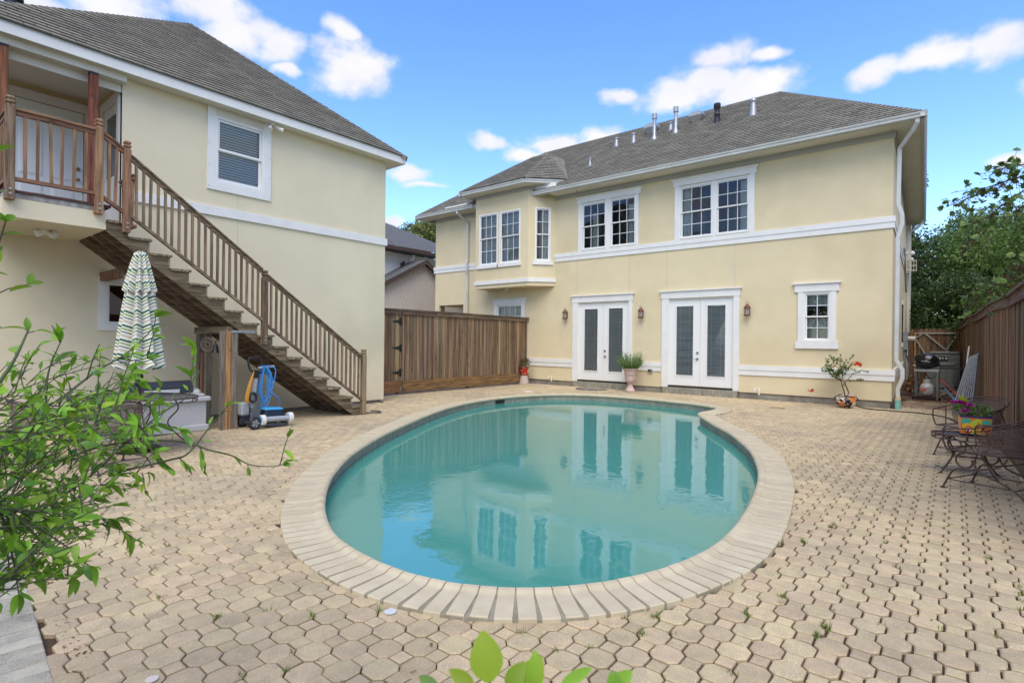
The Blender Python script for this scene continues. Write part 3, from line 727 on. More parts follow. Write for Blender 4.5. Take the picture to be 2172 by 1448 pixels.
# ------------------------------------------------------------------ main house
HY = 15.75
house = thing('house', 'two storey pale yellow stucco house with white trim across the end of the pool', 'house', (-9, HY, 0))
FH = Fr((0, HY, 0), (1, 0, 0))
XR, XL = -1.172, -17.055
SA = -0.037   # the side wall leans off square
def side(y): return XR+SA*(y-HY)
FS = Fr((XR, HY, 0), (SA, 1, 0)); FS.n = Vector((1, -SA, 0)).normalized()
W2 = [(-6.43, -5.43, 4.60, 6.165), (-5.37, -4.43, 4.60, 6.165)]
W1 = [(-9.85, -8.90, 4.60, 6.175), (-8.78, -7.84, 4.60, 6.175)]
WS = (-3.075, -2.445, 1.585, 2.85); WL = (-13.60, -12.36, 1.2, 2.90)
D1 = (-9.95, -8.05, 0.245, 2.83); D2 = (-6.735, -4.83, 0.245, 2.82); OPN = (-16.80, -15.40, 0.3, 2.975)
wm_ = MB(); wall(wm_, FH, XL, XR, 0.165, 6.60, W1+W2+[WS, WL, D1, D2, OPN])
wm_.build('front_wall', M['stucco'], house)
ws = MB()
ws.quad((XR, HY, 0.165), (side(28), 28, 0.165), (side(28), 28, 6.6), (XR, HY, 6.6))
ws.quad((side(28), 28, 0.1), (XL, 28, 0.1), (XL, 28, 6.6), (side(28), 28, 6.6))
FW = Fr((XL, 28, 0), (0, -1, 0)); wall(ws, FW, 0, 12.25, 0.165, 6.6, [(10.0, 11.7, 0.3, 2.975)], 0.0)
ws.build('side_wall', M['stucco'], house)
pz = MB()   # porch passage seen through the opening
pz.quad((XL+.02, HY+.1, 2.98), (-15.0, HY+.1, 2.98), (-15.0, 18.4, 2.98), (XL+.02, 18.4, 2.98)); pz.quad((-15.0, HY+.1, 0.1), (-15.0, 18.4, 0.1), (-15.0, 18.4, 3), (-15.0, HY+.1, 3)); pz.quad((XL, 18.4, 0.1), (-15, 18.4, 0.1), (-15, 18.4, 3), (XL, 18.4, 3))
pz.build('passage_wall', M['stucco'], house)
fo = MB(); fo.box(XL+0.03, D1[0]-.2, HY+0.035, HY+0.3, -0.1, 0.175); fo.box(D1[1]+.18, D2[0]-.2, HY+0.035, HY+0.3, -0.1, 0.175); fo.box(D2[1]+.14, XR-0.04, HY+0.035, HY+0.3, -0.1, 0.175)
fo.hexa([(XR-0.2, HY+.04, -.1), (XR-0.035, HY+.04, -.1), (side(28)-0.035, 27.9, -.1), (side(28)-.2, 27.9, -.1), (XR-0.2, HY+.04, .18), (XR-0.035, HY+.04, .18), (side(28)-0.035, 27.9, .18), (side(28)-.2, 27.9, .18)])
fo.build('foundation', M['concrete'], house)
# trim bands: two boards, the upper one prouder
def band(fr, u0, u1, z0, z1, name, mat='white', split=0.52, skip=()):
    spans = [(u0, u1)]
    zs = z0+(z1-z0)*split
    for (a, b) in spans:
        q = MB(); q.fbox(fr, a, b, 0.001, 0.042, zs+0.0, z1); q.build(name, M[mat], house)
        q = MB(); q.fbox(fr, a+0.01, b-0.01, 0.001, 0.028, z0, zs-0.001); q.build(name, M[mat], house)
band(FH, -10.93, XR+0.05, 4.30, 4.575, 'belt_course'); band(FH, XL-0.08, -14.16, 4.33, 4.59, 'belt_course')
for (a, b) in ((-12.05, -10.16), (-7.93, -6.95), (-4.70, XR+0.07)): band(FH, a, b, 0.645, 0.915, 'chair_rail')
band(FS, 0.05, 12, 0.645, 0.915, 'chair_rail'); band(FS, 0.05, 12, 4.30, 4.575, 'belt_course')
fz_ = MB(); fz_.fbox(FH, XL, -14.15, 0.001, 0.03, 6.455, 6.60); fz_.build('frieze_board', M['frieze'], house)
fz_ = MB(); fz_.fbox(FH, -10.93, XR+0.03, 0.001, 0.03, 6.455, 6.60); fz_.build('frieze_board', M['frieze'], house)
fz_ = MB(); fz_.fbox(FS, 0.02, 12.2, 0.001, 0.03, 6.455, 6.60); fz_.build('frieze_board', M['frieze'], house)
# control joints in the stucco
for x in (-10.02, -8.05, -6.80, -4.82):
    q = MB(); q.fbox(FH, x-0.004, x+0.004, -0.004, 0.002, 3.1, 4.30); q.build('control_joint', M['frieze'], house)
for x in (-13.60, -12.31):
    q = MB(); q.fbox(FH, x-0.004, x+0.004, -0.004, 0.002, 3.1, 3.46); q.build('control_joint', M['frieze'], house)
def head(fr, u0, u1, z0, z1, par=None):
    q = MB(); q.fbox(fr, u0+0.05, u1-0.05, 0.002, 0.045, z0, z1-0.055); q.fbox(fr, u0+0.02, u1-0.02, 0.001, 0.055, z1-0.060, z1-0.030); q.fbox(fr, u0, u1, 0.001, 0.085, z1-0.030, z1)
    return q.build('head_trim', M['white'], par or house)
def casing(fr, u0, u1, z0, z1, wl, wr, d=0.036):
    for (a, b) in ((u0, u0+wl), (u1-wr, u1)):
        q = MB(); q.fbox(fr, a, b, 0.001, d, z0, z1); q.build('side_casing', M['white'], house)
# upper windows
head(FH, -6.67, -4.20, 6.185, 6.395); casing(FH, -6.57, -4.30, 4.577, 6.185, 0.14, 0.13)
q = MB(); q.fbox(FH, -5.43, -5.37, 0.001, 0.034, 4.577, 6.185); q.build('mullion', M['white'], house)
head(FH, -10.06, -7.62, 6.195, 6.395); casing(FH, -9.97, -7.75, 4.577, 6.195, 0.12, 0.09)
q = MB(); q.fbox(FH, -8.90, -8.78, 0.001, 0.034, 4.577, 6.195); q.build('mullion', M['white'], house)
sash_window(house, FH, *W2[0], 3, 2, 2, .5, [(0.04, .32, 0, 1)]); sash_window(house, FH, *W2[1], 3, 2, 2, .5, [(.70, .97, 0, .95)])
sash_window(house, FH, *W1[0], 3, 2, 2, .5, [(.36, .62, 0, .78)]); sash_window(house, FH, *W1[1], 3, 2, 2, .5, [(.64, .97, 0, .85)])
# small lower window
head(FH, -3.33, -2.22, 2.86, 3.095); casing(FH, -3.20, -2.33, 1.585, 2.86, 0.125, 0.115)
q = MB(); q.fbox(FH, -3.25, -2.27, 0.001, 0.055, 1.40, 1.580); q.build('sill_board', M['white'], house)
sash_window(house, FH, *WS, 2, 2, 2, .5, [(0.1, .9, .72, .97), (0.1, .9, .02, .48)])
head(FH, -13.80, -12.14, 2.91, 3.11); casing(FH, -13.72, -12.24, 1.1, 2.91, 0.12, 0.12)
sash_window(house, FH, *WL, 4, 2, 2, .5, [(0.05, .95, 0, .96)])
# french doors
def french(D, head_u):
    u0, u1, z0, z1 = D; um = (u0+u1)/2
    head(FH, head_u[0], head_u[1], 2.845, 3.08)
    q = MB(); q.fbox(FH, head_u[0]+0.08, u0, 0.001, 0.036, 0.19, 2.845); q.build('side_casing', M['white'], house)
    q = MB(); q.fbox(FH, u1, head_u[1]-0.07, 0.001, 0.036, 0.19, 2.845); q.build('side_casing', M['white'], house)
    q = MB(); q.fbox(FH, u0, u1, -0.14, 0.03, 0.19, 0.243); q.build('threshold', M['black'], house)
    q = MB(); q.fbox(FH, u0, u0+0.03, -0.12, -0.001, z0, z1); q.fbox(FH, u1-0.03, u1, -0.12, -0.001, z0, z1); q.fbox(FH, u0+.03, u1-.03, -0.12, -0.001, z1-0.025, z1); q.build('door_frame', M['vinyl'], house)
    for s, (a, b) in enumerate(((u0+0.032, um-0.003), (um+0.003, u1-0.032))):
        z_0, z_1 = z0+0.01, z1-0.028; d = -0.03
        ga, gb, gz0, gz1 = a+0.205, b-0.205, z0+0.31, z1-0.22
        q = MB(); q.fbox(FH, a, ga, d-0.045, d, z_0, z_1); q.fbox(FH, gb, b, d-0.045, d, z_0, z_1); q.fbox(FH, ga, gb, d-0.045, d, gz1, z_1); q.fbox(FH, ga, gb, d-0.045, d, z_0, gz0)
        leaf = q.build('door_leaf', M['vinyl'], house)
        for (p0, p1, r0, r1) in ((ga-.035, ga, gz0-.035, gz1+.035), (gb, gb+.035, gz0-.035, gz1+.035), (ga, gb, gz1, gz1+.035), (ga-.0, gb+.0, gz0-.035, gz0)):
            q = MB(); q.fbox(FH, p0, p1, d, d+0.012, r0, r1); q.build('lite_moulding', M['white'], leaf)
        q = MB(); q.quad(FH.p(ga, d-0.012, gz0), FH.p(gb, d-0.012, gz0), FH.p(gb, d-0.012, gz1), FH.p(ga, d-0.012, gz1)); q.build('pane', M['doorglass'], leaf)
        q = MB(); n = int((gz1-gz0)/0.034)
        for k in range(n):
            z = gz0+0.014+k*0.034+rnd.gauss(0, .0012); tz = rnd.gauss(0, .0035); q.quad(FH.p(ga+.004, d-0.020, z-0.011), FH.p(gb-.004, d-0.020, z-0.011), FH.p(gb-.004, d-0.036-tz, z+0.0125), FH.p(ga+.004, d-0.036-tz, z+0.0125))
        q.build('blind', M['blind'], leaf)
        for t in (0.22, 0.75):
            q = MB(); u = ga+(gb-ga)*t; q.fbox(FH, u-0.004, u+0.004, d-0.018, d-0.0145, gz0, gz1); q.build('blind_cord', M['vinyl'], leaf)
        if (s == 1 and D is D1) or (s == 0 and D is D2):
            u = a+0.07 if s == 1 else b-0.07
            for zz, r in ((z0+0.98, 0.036), (z0+0.80, 0.036)):
                q = MB(); q.tube([FH.p(u, d, zz), FH.p(u, d+0.022, zz)], r, 14); q.build('escutcheon', M['nickel'], leaf)
            q = MB(); q.tube([FH.p(u, d+.02, z0+.80), FH.p(u, d+.055, z0+.80), FH.p(u+(0.09 if s == 1 else -.09), d+.05, z0+.795)], 0.009, 8); q.build('lever_handle', M['nickel'], leaf)
    r = MB(); x0, x1, y1 = u0-0.4, u1+0.4, HY+3.0
    r.quad((x0, y1, 0.2), (x1, y1, 0.2), (x1, y1, 3), (x0, y1, 3)); r.quad((x0, HY+.15, .2), (x0, y1, .2), (x0, y1, 3), (x0, HY+.15, 3)); r.quad((x1, HY+.15, .2), (x1, y1, .2), (x1, y1, 3), (x1, HY+.15, 3)); r.quad((x0, HY+.15, .2), (x1, HY+.15, .2), (x1, y1, .2), (x0, y1, .2)); r.quad((x0, HY+.15, 3), (x1, HY+.15, 3), (x1, y1, 3), (x0, y1, 3))
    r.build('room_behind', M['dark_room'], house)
    # brick step: upright bricks in a row
    n = int(round((u1-u0+0.30)/0.098)); 
    for k in range(n):
        q = MB(); a = u0-0.14+k*0.098; q.fbox(FH, a+0.004, a+0.094, 0.0, 0.105+rnd.uniform(-.004, .004), -0.02, 0.188+rnd.uniform(-.002, .002)); q.build('step_brick', M['step'], house, bevel=0.006)
    q = MB(); q.fbox(FH, u0-0.14, u1+0.14, -0.02, 0.098, -0.02, 0.180); q.build('step_mortar', M['mortar'], house)
french(D1, (-10.24, -7.86)); french(D2, (-7.02, -4.60))
# the bay window of the upper floor
B0, B1, B2, B3 = (-14.10, HY), (-14.10, 15.05), (-11.60, 15.05), (-10.925, HY)
ZB0, ZB1 = 3.46, 6.93
FB = Fr((-14.10, 15.05, 0), (1, 0, 0)); ln = math.hypot(B3[0]-B2[0], B3[1]-B2[1]); FA = Fr((B2[0], B2[1], 0), (B3[0]-B2[0], B3[1]-B2[1], 0))
BW = [(0.19, 1.11, 4.32, 6.215), (1.20, 2.16, 4.32, 6.20)]; AW = (0.24, 0.80, 4.33, 6.20)
def AWpx(): pass
q = MB(); wall(q, FB, 0, 2.5, ZB0, ZB1, BW); wall(q, FA, 0, ln, ZB0, ZB1, [AW]); q.quad((-14.1, HY, ZB0), (-14.1, 15.05, ZB0), (-14.1, 15.05, ZB1), (-14.1, HY, ZB1))
q.poly([(B0[0], B0[1], ZB0), (B1[0], B1[1], ZB0), (B2[0], B2[1], ZB0), (B3[0], B3[1], ZB0)]); q.build('bay_wall', M['stucco'], house)
q = MB(); q.fbox(FB, -0.04, 2.512, 0.001, 0.04, 3.60, 3.735); q.build('bay_band', M['white'], house)
q = MB(); q.fbox(FA, 0.0, ln+0.02, 0.001, 0.04, 3.60, 3.735); q.build('bay_band', M['white'], house)
q = MB(); q.fbox(FB, -0.04, -0.001, -0.7, 0.0, 3.60, 3.735); q.build('bay_band', M['white'], house)
for fr, a, b in ((FB, 0, 2.5), (FA, 0, ln)):
    q = MB(); q.fbox(fr, a, b, 0.001, 0.02, 6.80, 6.93); q.build('frieze_board', M['frieze'], house)
sash_window(house, FB, *BW[0], 3, 2, 2, .52, [(.03, .97, 0, .97)], m=.03, deep=.6); sash_window(house, FB, *BW[1], 3, 2, 2, .52, [(.03, .97, 0, .97)], m=.03, deep=.6)
sash_window(house, FA, *AW, 2, 2, 2, .5, [(.45, .97, 0, .97)], m=.02, deep=.5)
for w in BW+[None]:
    if w: q = MB(); q.fbox(FB, w[0]-0.09, w[1]+0.04, 0.001, 0.05, 4.20, 4.315); q.build('sill_board', M['white'], house)
q = MB(); q.fbox(FA, 0.16, 0.88, 0.001, 0.05, 4.20, 4.325); q.build('sill_board', M['white'], house)
# eaves: soffits, fascia, K-style gutters
EY = 15.13; SOF = 6.60
q = MB(); q.box(-10.9, XR-0.021, HY-0.52, HY+0.0, SOF, SOF+0.02); q.box(XL-.55, -14.1, HY-0.52, HY+0.0, SOF, SOF+0.02)
q.hexa([(XR-.02, HY-.52, SOF), (XR+.50, HY-.52, SOF), (side(28.6)+.5, 28.6, SOF), (side(28.6)-.02, 28.6, SOF), (XR-.02, HY-.52, SOF+.021), (XR+.50, HY-.52, SOF+.021), (side(28.6)+.5, 28.6, SOF+.021), (side(28.6)-.02, 28.6, SOF+.021)])
q.box(-14.1, -10.9, HY-0.02, HY+0.1, SOF, SOF+.02)
q.build('soffit', M['soffit'], house)
def gutter(a, b, n, name='gutter', drop=0.0):
    """run of K gutter from a to b (bottom-back line); n = outward direction"""
    a = Vector(a); b = Vector(b); n = Vector(n).normalized(); Z = Vector((0, 0, 1))
    prof = [(0, 0), (0.075, 0), (0.085, 0.012), (0.088, 0.055), (0.112, 0.085), (0.118, 0.118), (0.125, 0.125), (0.112, 0.128), (0.105, 0.118), (0, 0.128)]
    q = MB(); m = len(prof); A = [a+n*x+Z*y for x, y in prof]; B = [b+n*x+Z*y for x, y in prof]
    q.add(A+B, [tuple(range(m)), tuple(range(2*m-1, m-1, -1))]+[(i, (i+1) % m, (i+1) % m+m, i+m) for i in range(m)]); q.build(name, M['gutter'], house)
def fascia(a, b, n, z0, z1, name='fascia'):
    a = Vector(a); b = Vector(b); n = Vector(n).normalized()*0.022; q = MB()
    q.hexa([a, b, b+n, a+n]+[v+Vector((0, 0, z1-z0)) for v in (a, b, b+n, a+n)]); q.build(name, M['gutter'], house)
gutter((-11.55, HY-0.525-.022, 6.60), (XR+0.64, HY-0.547, 6.60), (0, -1, 0)); gutter((XL-.56, HY-0.547, 6.60), (-14.35, HY-0.547, 6.60), (0, -1, 0))
gutter((XR+0.525, HY-0.66, 6.60), (side(28.6)+0.525, 28.6, 6.60), (1, 0.037, 0)); gutter((XL-0.56, HY-.6, 6.6), (XL-.56, 28.6, 6.6), (-1, 0, 0))
fascia((-11.55, HY-0.525, 6.58), (XR+0.5, HY-0.525, 6.58), (0, -1, 0), 6.58, 6.73); fascia((XR+0.50, HY-0.52, 6.58), (side(28.6)+0.50, 28.6, 6.58), (1, 0.037, 0), 6.58, 6.73)
fascia((XL-.55, HY-0.525, 6.58), (-14.1, HY-0.525, 6.58), (0, -1, 0), 6.58, 6.73)
# bay eave
bz = 6.95; e1, e2, e3 = (-14.5, 14.62), (-11.45, 14.62), (-10.42, 15.66)
q = MB(); q.prism([(-14.45, HY, bz-0.02), (-14.45, 14.66, bz-0.02), (-11.47, 14.66, bz-0.02), (-10.46, 15.66, bz-0.02), (-10.6, HY, bz-0.02)], (0, 0, 0.02)); q.build('soffit', M['soffit'], house)
gutter((-14.56, 14.66, bz-.02), (-11.43, 14.66, bz-.02), (0, -1, 0)); gutter((-11.46, 14.66, bz-.02), (-10.44, 15.68, bz-.02), (1, -1, 0)); gutter((-14.45, 14.54, bz-.02), (-14.45, 15.9, bz-.02), (-1, 0, 0))
q = MB(); q.box(-11.58, -10.55, 15.205, 15.23, 6.74, 6.93); q.build('flashing_board', M['white'], house)
q = MB(); q.box(-15.95, -14.75, 15.215, 15.24, 6.735, 6.85); q.build('flashing_board', M['white'], house)
# roofs
w_, s_ = 3.8, 0.75
ze = 6.745; y0 = 15.17; xr = XR+.53; xl = XL-.56
A = (xr, y0, ze); Bq = (xl, y0, ze); C = (side(28.6)+.53, 28.6, ze); Dq = (xl, 28.6, ze)
ymid = 19.0; zt = ze+s_*(ymid-y0)
R1 = (xr-w_, ymid, zt); R2 = (xl+w_, ymid, zt)
R1b = (xr-w_-0.3, 24.8, zt); R2b = (xl+w_, 24.8, zt)
roof = shingle_roof(house, [[Bq, A, R1, R2], [A, C, R1b, R1], [Dq, Bq, R2, R2b]], [(A, R1), (Bq, R2), (R1, R2), (R1, R1b), (R2, R2b)], tab=0.305, ex=0.145)
q = MB(); q.poly([C, Dq, R2b, R1b]); q.poly([R1, R1b, R2b, R2]); q.build('rear_roof', M['shingle'], house)
P1, P2 = (-12.55, 16.55, 8.53), (-11.85, 16.55, 8.53); P3 = (-11.9, 17.62, 8.53)
bze = 7.085
E1, E2, E3 = (-14.52, 14.57, bze), (-11.42, 14.57, bze), (-10.36, 15.63, bze)
shingle_roof(house, [[E1, E2, P2, P1], [E2, E3, P2], [(-14.52, 15.66, bze), E1, P1, (-12.55, 17.6, 8.53)]], [(E2, P2), (E1, P1), (P1, P2)], base_name='bay_roof', limit=200)
f3 = [E3, (E3[0]-0.001, E3[1]+.03, bze), P3, P2]
# right-hand facet, dying into a valley
shingle_roof(house, [[(-10.36, 15.63, bze), (-11.9, 17.62, 8.60), (-11.85, 16.55, 8.53)]], [((-10.36, 15.63, bze), P2), (P2, P3)], base_name='bay_roof_side', limit=0)
# downspouts
def spout(pts, w=0.085, d=0.06, name='downspout', mat='gutter', par=None):
    q = MB(); P = [Vector(p) for p in pts]
    for i in range(len(P)-1):
        t = (P[i+1]-P[i]).normalized(); q.bar(P[i]-t*0.012, P[i+1]+t*0.012, w, d, up=(0, -1, 0.01))
    return q.build(name, M[mat], par or house, bevel=0.008)
spout([(-15.22, HY-.58, 6.60), (-15.22, HY-.58, 6.52), (-15.13, HY-.06, 6.22), (-15.13, HY-.06, 4.75), (-15.13, HY-.10, 4.62), (-15.13, HY-.10, 4.28), (-15.13, HY-.06, 4.15), (-15.13, HY-.06, 0.2)])

spout([(-.70, HY-.57, 6.60), (-.70, HY-.57, 6.52), (-.78, HY-.45, 6.40), (-1.06, HY-.02, 6.15), (-1.075, HY-.02, 4.85), (-1.00, HY-.02, 4.58), (-1.00, HY-.02, 4.35), (-1.075, HY-.02, 4.05),
       (-1.085, HY-.02, 1.15), (-0.965, HY-.02, 0.93), (-0.965, HY-.02, 0.72), (-1.05, HY-.02, 0.48), (-1.045, HY-.02, 0.25)])
q = MB(); q.tube([(-1.045, HY-.03, -0.02), (-1.045, HY-.03, 0.22)], 0.062, 14); q.build('drain_riser', MAT('mint_drain_pipe', (0.22, 0.50, 0.42), 0.6), house, smooth=True)
q = MB(); q.tube([(-1.045, HY-.03, 0.215), (-1.045, HY-.03, 0.30)], [0.066, 0.05], 14); q.build('drain_adapter', MAT('yellowed_plastic', (0.55, 0.45, 0.26), 0.6), house, smooth=True)
x = side(27.4)+.06; spout([(x+.45, 27.6, 6.6), (x+.45, 27.6, 6.45), (x+.02, 27.5, 6.1), (x+.02, 27.5, 0.2)])
q = MB(); q.box(side(27.9)-.02, side(27.9)+.16, 27.75, 28.05, 0, 6.5); q.build('corner_board', M['soffit'], house)
# things on the side wall
def onside(u, d, z): return FS.p(u, d, z)
q = MB(); q.fbox(FS, 8.6, 9.1, 0.001, 0.14, 1.35, 2.0); q.build('meter_box', M['steel'], house)
q = MB(); q.tube([onside(9.3, 0.02, 1.75), onside(9.3, 0.36, 1.75)], 0.10, 14); q.build('meter_dial', MAT('meter_white', (0.6, 0.56, 0.46), 0.4), house)
q = MB(); q.tube([onside(8.7, 0.06, 1.4), onside(8.7, 0.06, 0.1)], 0.035, 8); q.tube([onside(9.0, 0.10, 1.4), onside(9.0, 0.10, 1.15), onside(9.2, 0.16, .9), onside(9.2, 0.16, 0.1)], 0.028, 8); q.tube([onside(8.2, 0.05, 1.2), onside(8.2, .05, .1)], .02, 6); q.build('conduit', M['steel'], house)
q = MB(); q.fbox(FS, 7.2, 8.2, 0.001, 0.012, 1.6, 2.9); q.build('side_window_pane', M['black'], house)
q = MB(); q.fbox(FS, 7.1, 8.3, 0.001, 0.03, 2.9, 3.05); q.fbox(FS, 7.1, 8.3, 0.001, 0.03, 1.45, 1.6); q.build('head_trim', M['white'], house)
q = MB(); q.tube([onside(7.6, 0.04, 4.9), onside(9.3, 0.06, 3.5)], 0.03, 6); q.tube([onside(7.9, 0.04, 4.9), onside(9.6, 0.06, 3.5)], 0.02, 6); q.build('cable_conduit', M['steel'], house)
q = MB(); q.fbox(FS, 11.0, 11.5, 0.001, 0.10, 4.38, 4.92)
for k in range(4): q.fbox(FS, 10.98, 11.5, 0.10+k*0.08, 0.12+k*0.08, 4.45, 4.90)
for k in range(3): q.fbox(FS, 10.97, 10.985, 0.09, 0.36, 4.46+k*0.19, 4.50+k*0.19)
q.build('window_unit_cage', MAT('cream_metal', (0.55, 0.50, 0.38), 0.5), house)
q = MB(); q.tube([onside(10.5, 0.0, 5.1), onside(10.5, 0.12, 5.12)], .05, 8); q.sphere(onside(10.5, .22, 5.1), .09); q.sphere(onside(10.6, .2, 4.88), .07); q.build('floodlight', M['vinyl'], house)
# small fittings on the front wall
q = MB(); q.fbox(FH, -7.38, -7.23, 0.001, 0.06, 0.585, 0.70); o = q.build('outlet_cover', M['steel'], house, bevel=0.01)
q = MB(); q.fbox(FH, -7.35, -7.27, 0.06, 0.064, 0.62, 0.67); q.build('outlet_slot', M['black'], o)
for xx in (-11.02, -10.94, -3.985, -3.90, -10.98):
    pass
for (xa, xb) in ((-11.12, -11.00), (-4.24, -4.13)):
    for xx in (xa, xb):
        q = MB(); q.tube([(xx, HY, 0.28), (xx, HY-.05, 0.28), (xx, HY-.055, 0.24), (xx, HY-.055, 0.12 if xx in (xb,) else 0.2)], 0.018, 8); q.build('overflow_pipe', M['vinyl'], house)
q = MB(); q.lathe([(0.001, 0), (0.055, 0.0), (0.052, -0.03), (0.03, -0.045)], 14, (-9.86, 15.42, 6.598)); o = q.build('dome_camera', M['vinyl'], house, smooth=True)
q = MB(); q.sphere((-9.86, 15.42, 6.555), 0.032); q.build('camera_eye', M['blackplastic'], o, smooth=True)
q = MB(); q.lathe([(.001, 0), (.05, 0), (.05, -.02), (.001, -.03)], 10, (-12.8, 15.4, 3.458)); q.tube([(-12.8, 15.4, 3.44), (-12.72, 15.36, 3.38)], .022, 8); q.tube([(-12.8, 15.4, 3.44), (-12.86, 15.33, 3.38)], [.02, .035], 8); q.build('soffit_spotlight', M['vinyl'], house)
# roof vents, each standing on the front slope
def rz_(y): return ze+s_*(y-y0)
def vent(kind, x, y, h=0.3, mat='steel', r=0.05):
    z = rz_(y)+0.01; q = MB()
    if kind == 'pipe':
        q.lathe([(r*1.9, -0.05), (r*1.5, 0.06), (r*1.05, 0.12), (r, h*0.8), (r, h*0.8), (r*1.45, h*0.8), (r*1.45, h), (r*0.9, h)], 12, (x, y, z))
    elif kind == 'cone':
        q.lathe([(r*2.0, -0.08), (r*1.1, h*0.75), (r*1.6, h*0.8), (r*1.6, h*0.9), (r*1.0, h)], 12, (x, y, z))
    elif kind == 'turtle':
        q.hexa([(x-.12, y-.12, z-.08), (x+.12, y-.12, z-.08), (x+.12, y+.12, z+.1), (x-.12, y+.12, z+.1), (x-.24, y-.22, z+.12), (x+.24, y-.22, z+.12), (x+.24, y+.2, z+.16), (x-.24, y+.2, z+.16)])
        q.prism([(x-.24, y-.22, z+.12), (x+.24, y-.22, z+.12), (x+.15, y-.2, z+.26), (x-.15, y-.2, z+.26)], (0, .4, .04))
    fl = 0.13
    q.hexa([(x-fl, y-fl, z-fl*s_-.01), (x+fl, y-fl, z-fl*s_-.01), (x+fl, y+fl, z+fl*s_-.01), (x-fl, y+fl, z+fl*s_-.01), (x-fl, y-fl, z-fl*s_+.012), (x+fl, y-fl, z-fl*s_+.012), (x+fl, y+fl, z+fl*s_+.012), (x-fl, y+fl, z+fl*s_+.012)])
    q.build('roof_vent', M[mat], house, smooth=(kind != 'turtle'))
vent('pipe', -9.92, 16.37, .26, r=.035); vent('cone', -9.63, 17.72, .30); vent('cone', -8.92, 17.67, .32); vent('pipe', -8.06, 17.49, .85, r=.06); vent('turtle', -8.48, 18.22)
vent('pipe', -7.34, 17.58, .86, r=.06); vent('cone', -7.7, 18.02, .26); vent('turtle', -6.86, 18.24); vent('cone', -4.85, 17.5, .50, r=.06)
z = rz_(17.64); q = MB(); q.lathe([(.11, -.08), (.085, .1), (.085, .22), (.10, .24), (.08, .3), (.08, .42), (.11, .46), (.11, .58), (.09, .6)], 12, (-5.99, 17.64, z)); q.build('roof_vent', M['black'], house, smooth=True)

# ------------------------------------------------------------------ garage building with the outside stair
GX = -10.85
garage = thing('garage', 'two storey cream stucco garage with a small balcony porch on the left', 'garage building', (GX, 5, 0))
FG = Fr((GX, 0, 0), (0, 1, 0))           # u = y, outward = +x
rx_ = -12.30
GW = (4.385, 5.315, 4.46, 5.70); GL = (2.735, 3.10, 1.745, 2.385)
REC = (1.121, 2.905, 3.40, 5.86)
q = MB(); wall(q, FG, 1.12, 8.345, 0.06, 5.862, [GW, GL, REC], reveal=0.10)
q.build('front_wall', M['gstucco'], garage)
q = MB(); q.quad((GX, 8.345, .06), (-17.4, 8.345, .06), (-17.4, 8.345, 5.86), (GX, 8.345, 5.86)); wall(q, Fr((-17.4, 1.12, 0), (1, 0, 0)), 0, GX+17.4, .06, 5.86, [(rx_-(-17.4), GX+17.4-.001, 3.40, 5.60)], 0.0); q.quad((-17.4, 1.12, .06), (-17.4, 8.345, .06), (-17.4, 8.345, 5.86), (-17.4, 1.12, 5.86))
q.build('side_wall', M['gstucco'], garage)
# porch recess
rx = -12.30
M['porchpaint'] = MAT('porch_ochre_paint', (0.62, 0.50, 0.27), 0.9, (0.55, 0.43, 0.22), 1.5)
FR_ = Fr((rx, 0, 0), (0, 1, 0))
DR = (1.68, 2.72, 3.39, 5.55)
q = MB(); wall(q, FR_, REC[0], REC[1], 3.37, 5.86, [DR], 0.05); FRs = Fr((rx, REC[1], 0), (1, 0, 0))
SD = (0.42, 1.26, 3.39, 5.52); wall(q, FRs, 0, GX-rx, 3.37, 5.86, [SD], 0.05)
q.build('porch_wall', M['porchpaint'], garage)
q = MB(); q.box(rx, GX-0.01, REC[0], REC[1], 5.80, 5.83); q.build('porch_ceiling', M['soffit'], garage)
q = MB(); q.box(-10.87, -10.70, 1.0, 2.93, 5.735, 5.86); q.box(-10.895, -10.865, 1.2, 2.9, 5.60, 5.80); q.build('porch_beam', M['soffit'], garage)
# six-panel door facing out
q = MB(); q.fbox(FR_, DR[0]-.12, DR[0], 0, .03, 3.39, DR[3]); q.fbox(FR_, DR[1], DR[1]+.12, 0, .03, 3.39, DR[3]); q.fbox(FR_, DR[0]-.12, DR[1]+.12, 0, .034, DR[3], DR[3]+.15); q.build('door_casing', M['white'], garage)
M['doorpaint'] = MAT('door_paint', (0.80, 0.83, 0.80), 0.5)
q = MB(); q.fbox(FR_, DR[0]+.01, DR[1]-.01, -.045, -.01, DR[2]+.01, DR[3]-.01); door = q.build('door', M['doorpaint'], garage)
dw = DR[1]-DR[0]
for (a, b) in ((.14, .46), (.56, .88)):
    for (z0, z1) in ((.10, .36), (.41, .80), (.85, .95)):
        u0, u1, h0, h1 = DR[0]+dw*a, DR[0]+dw*b, DR[2]+(DR[3]-DR[2])*z0, DR[2]+(DR[3]-DR[2])*z1
        q = MB(); i = 0.035
        o_ = [(u0, h0), (u1, h0), (u1, h1), (u0, h1)]; n_ = [(u0+i, h0+i), (u1-i, h0+i), (u1-i, h1-i), (u0+i, h1-i)]
        vs = [FR_.p(x, -.0095, y) for x, y in o_]+[FR_.p(x, .004, y) for x, y in n_]
        q.add(vs, [(4, 5, 6, 7)]+[(k, (k+1) % 4, (k+1) % 4+4, k+4) for k in range(4)]); q.build('door_panel', M['doorpaint'], door)
for z in (4.33, 4.52):
    q = MB(); q.sphere(FR_.p(DR[1]-.09, .04, z), 0.032); q.build('door_knob', M['brass'], door, smooth=True)
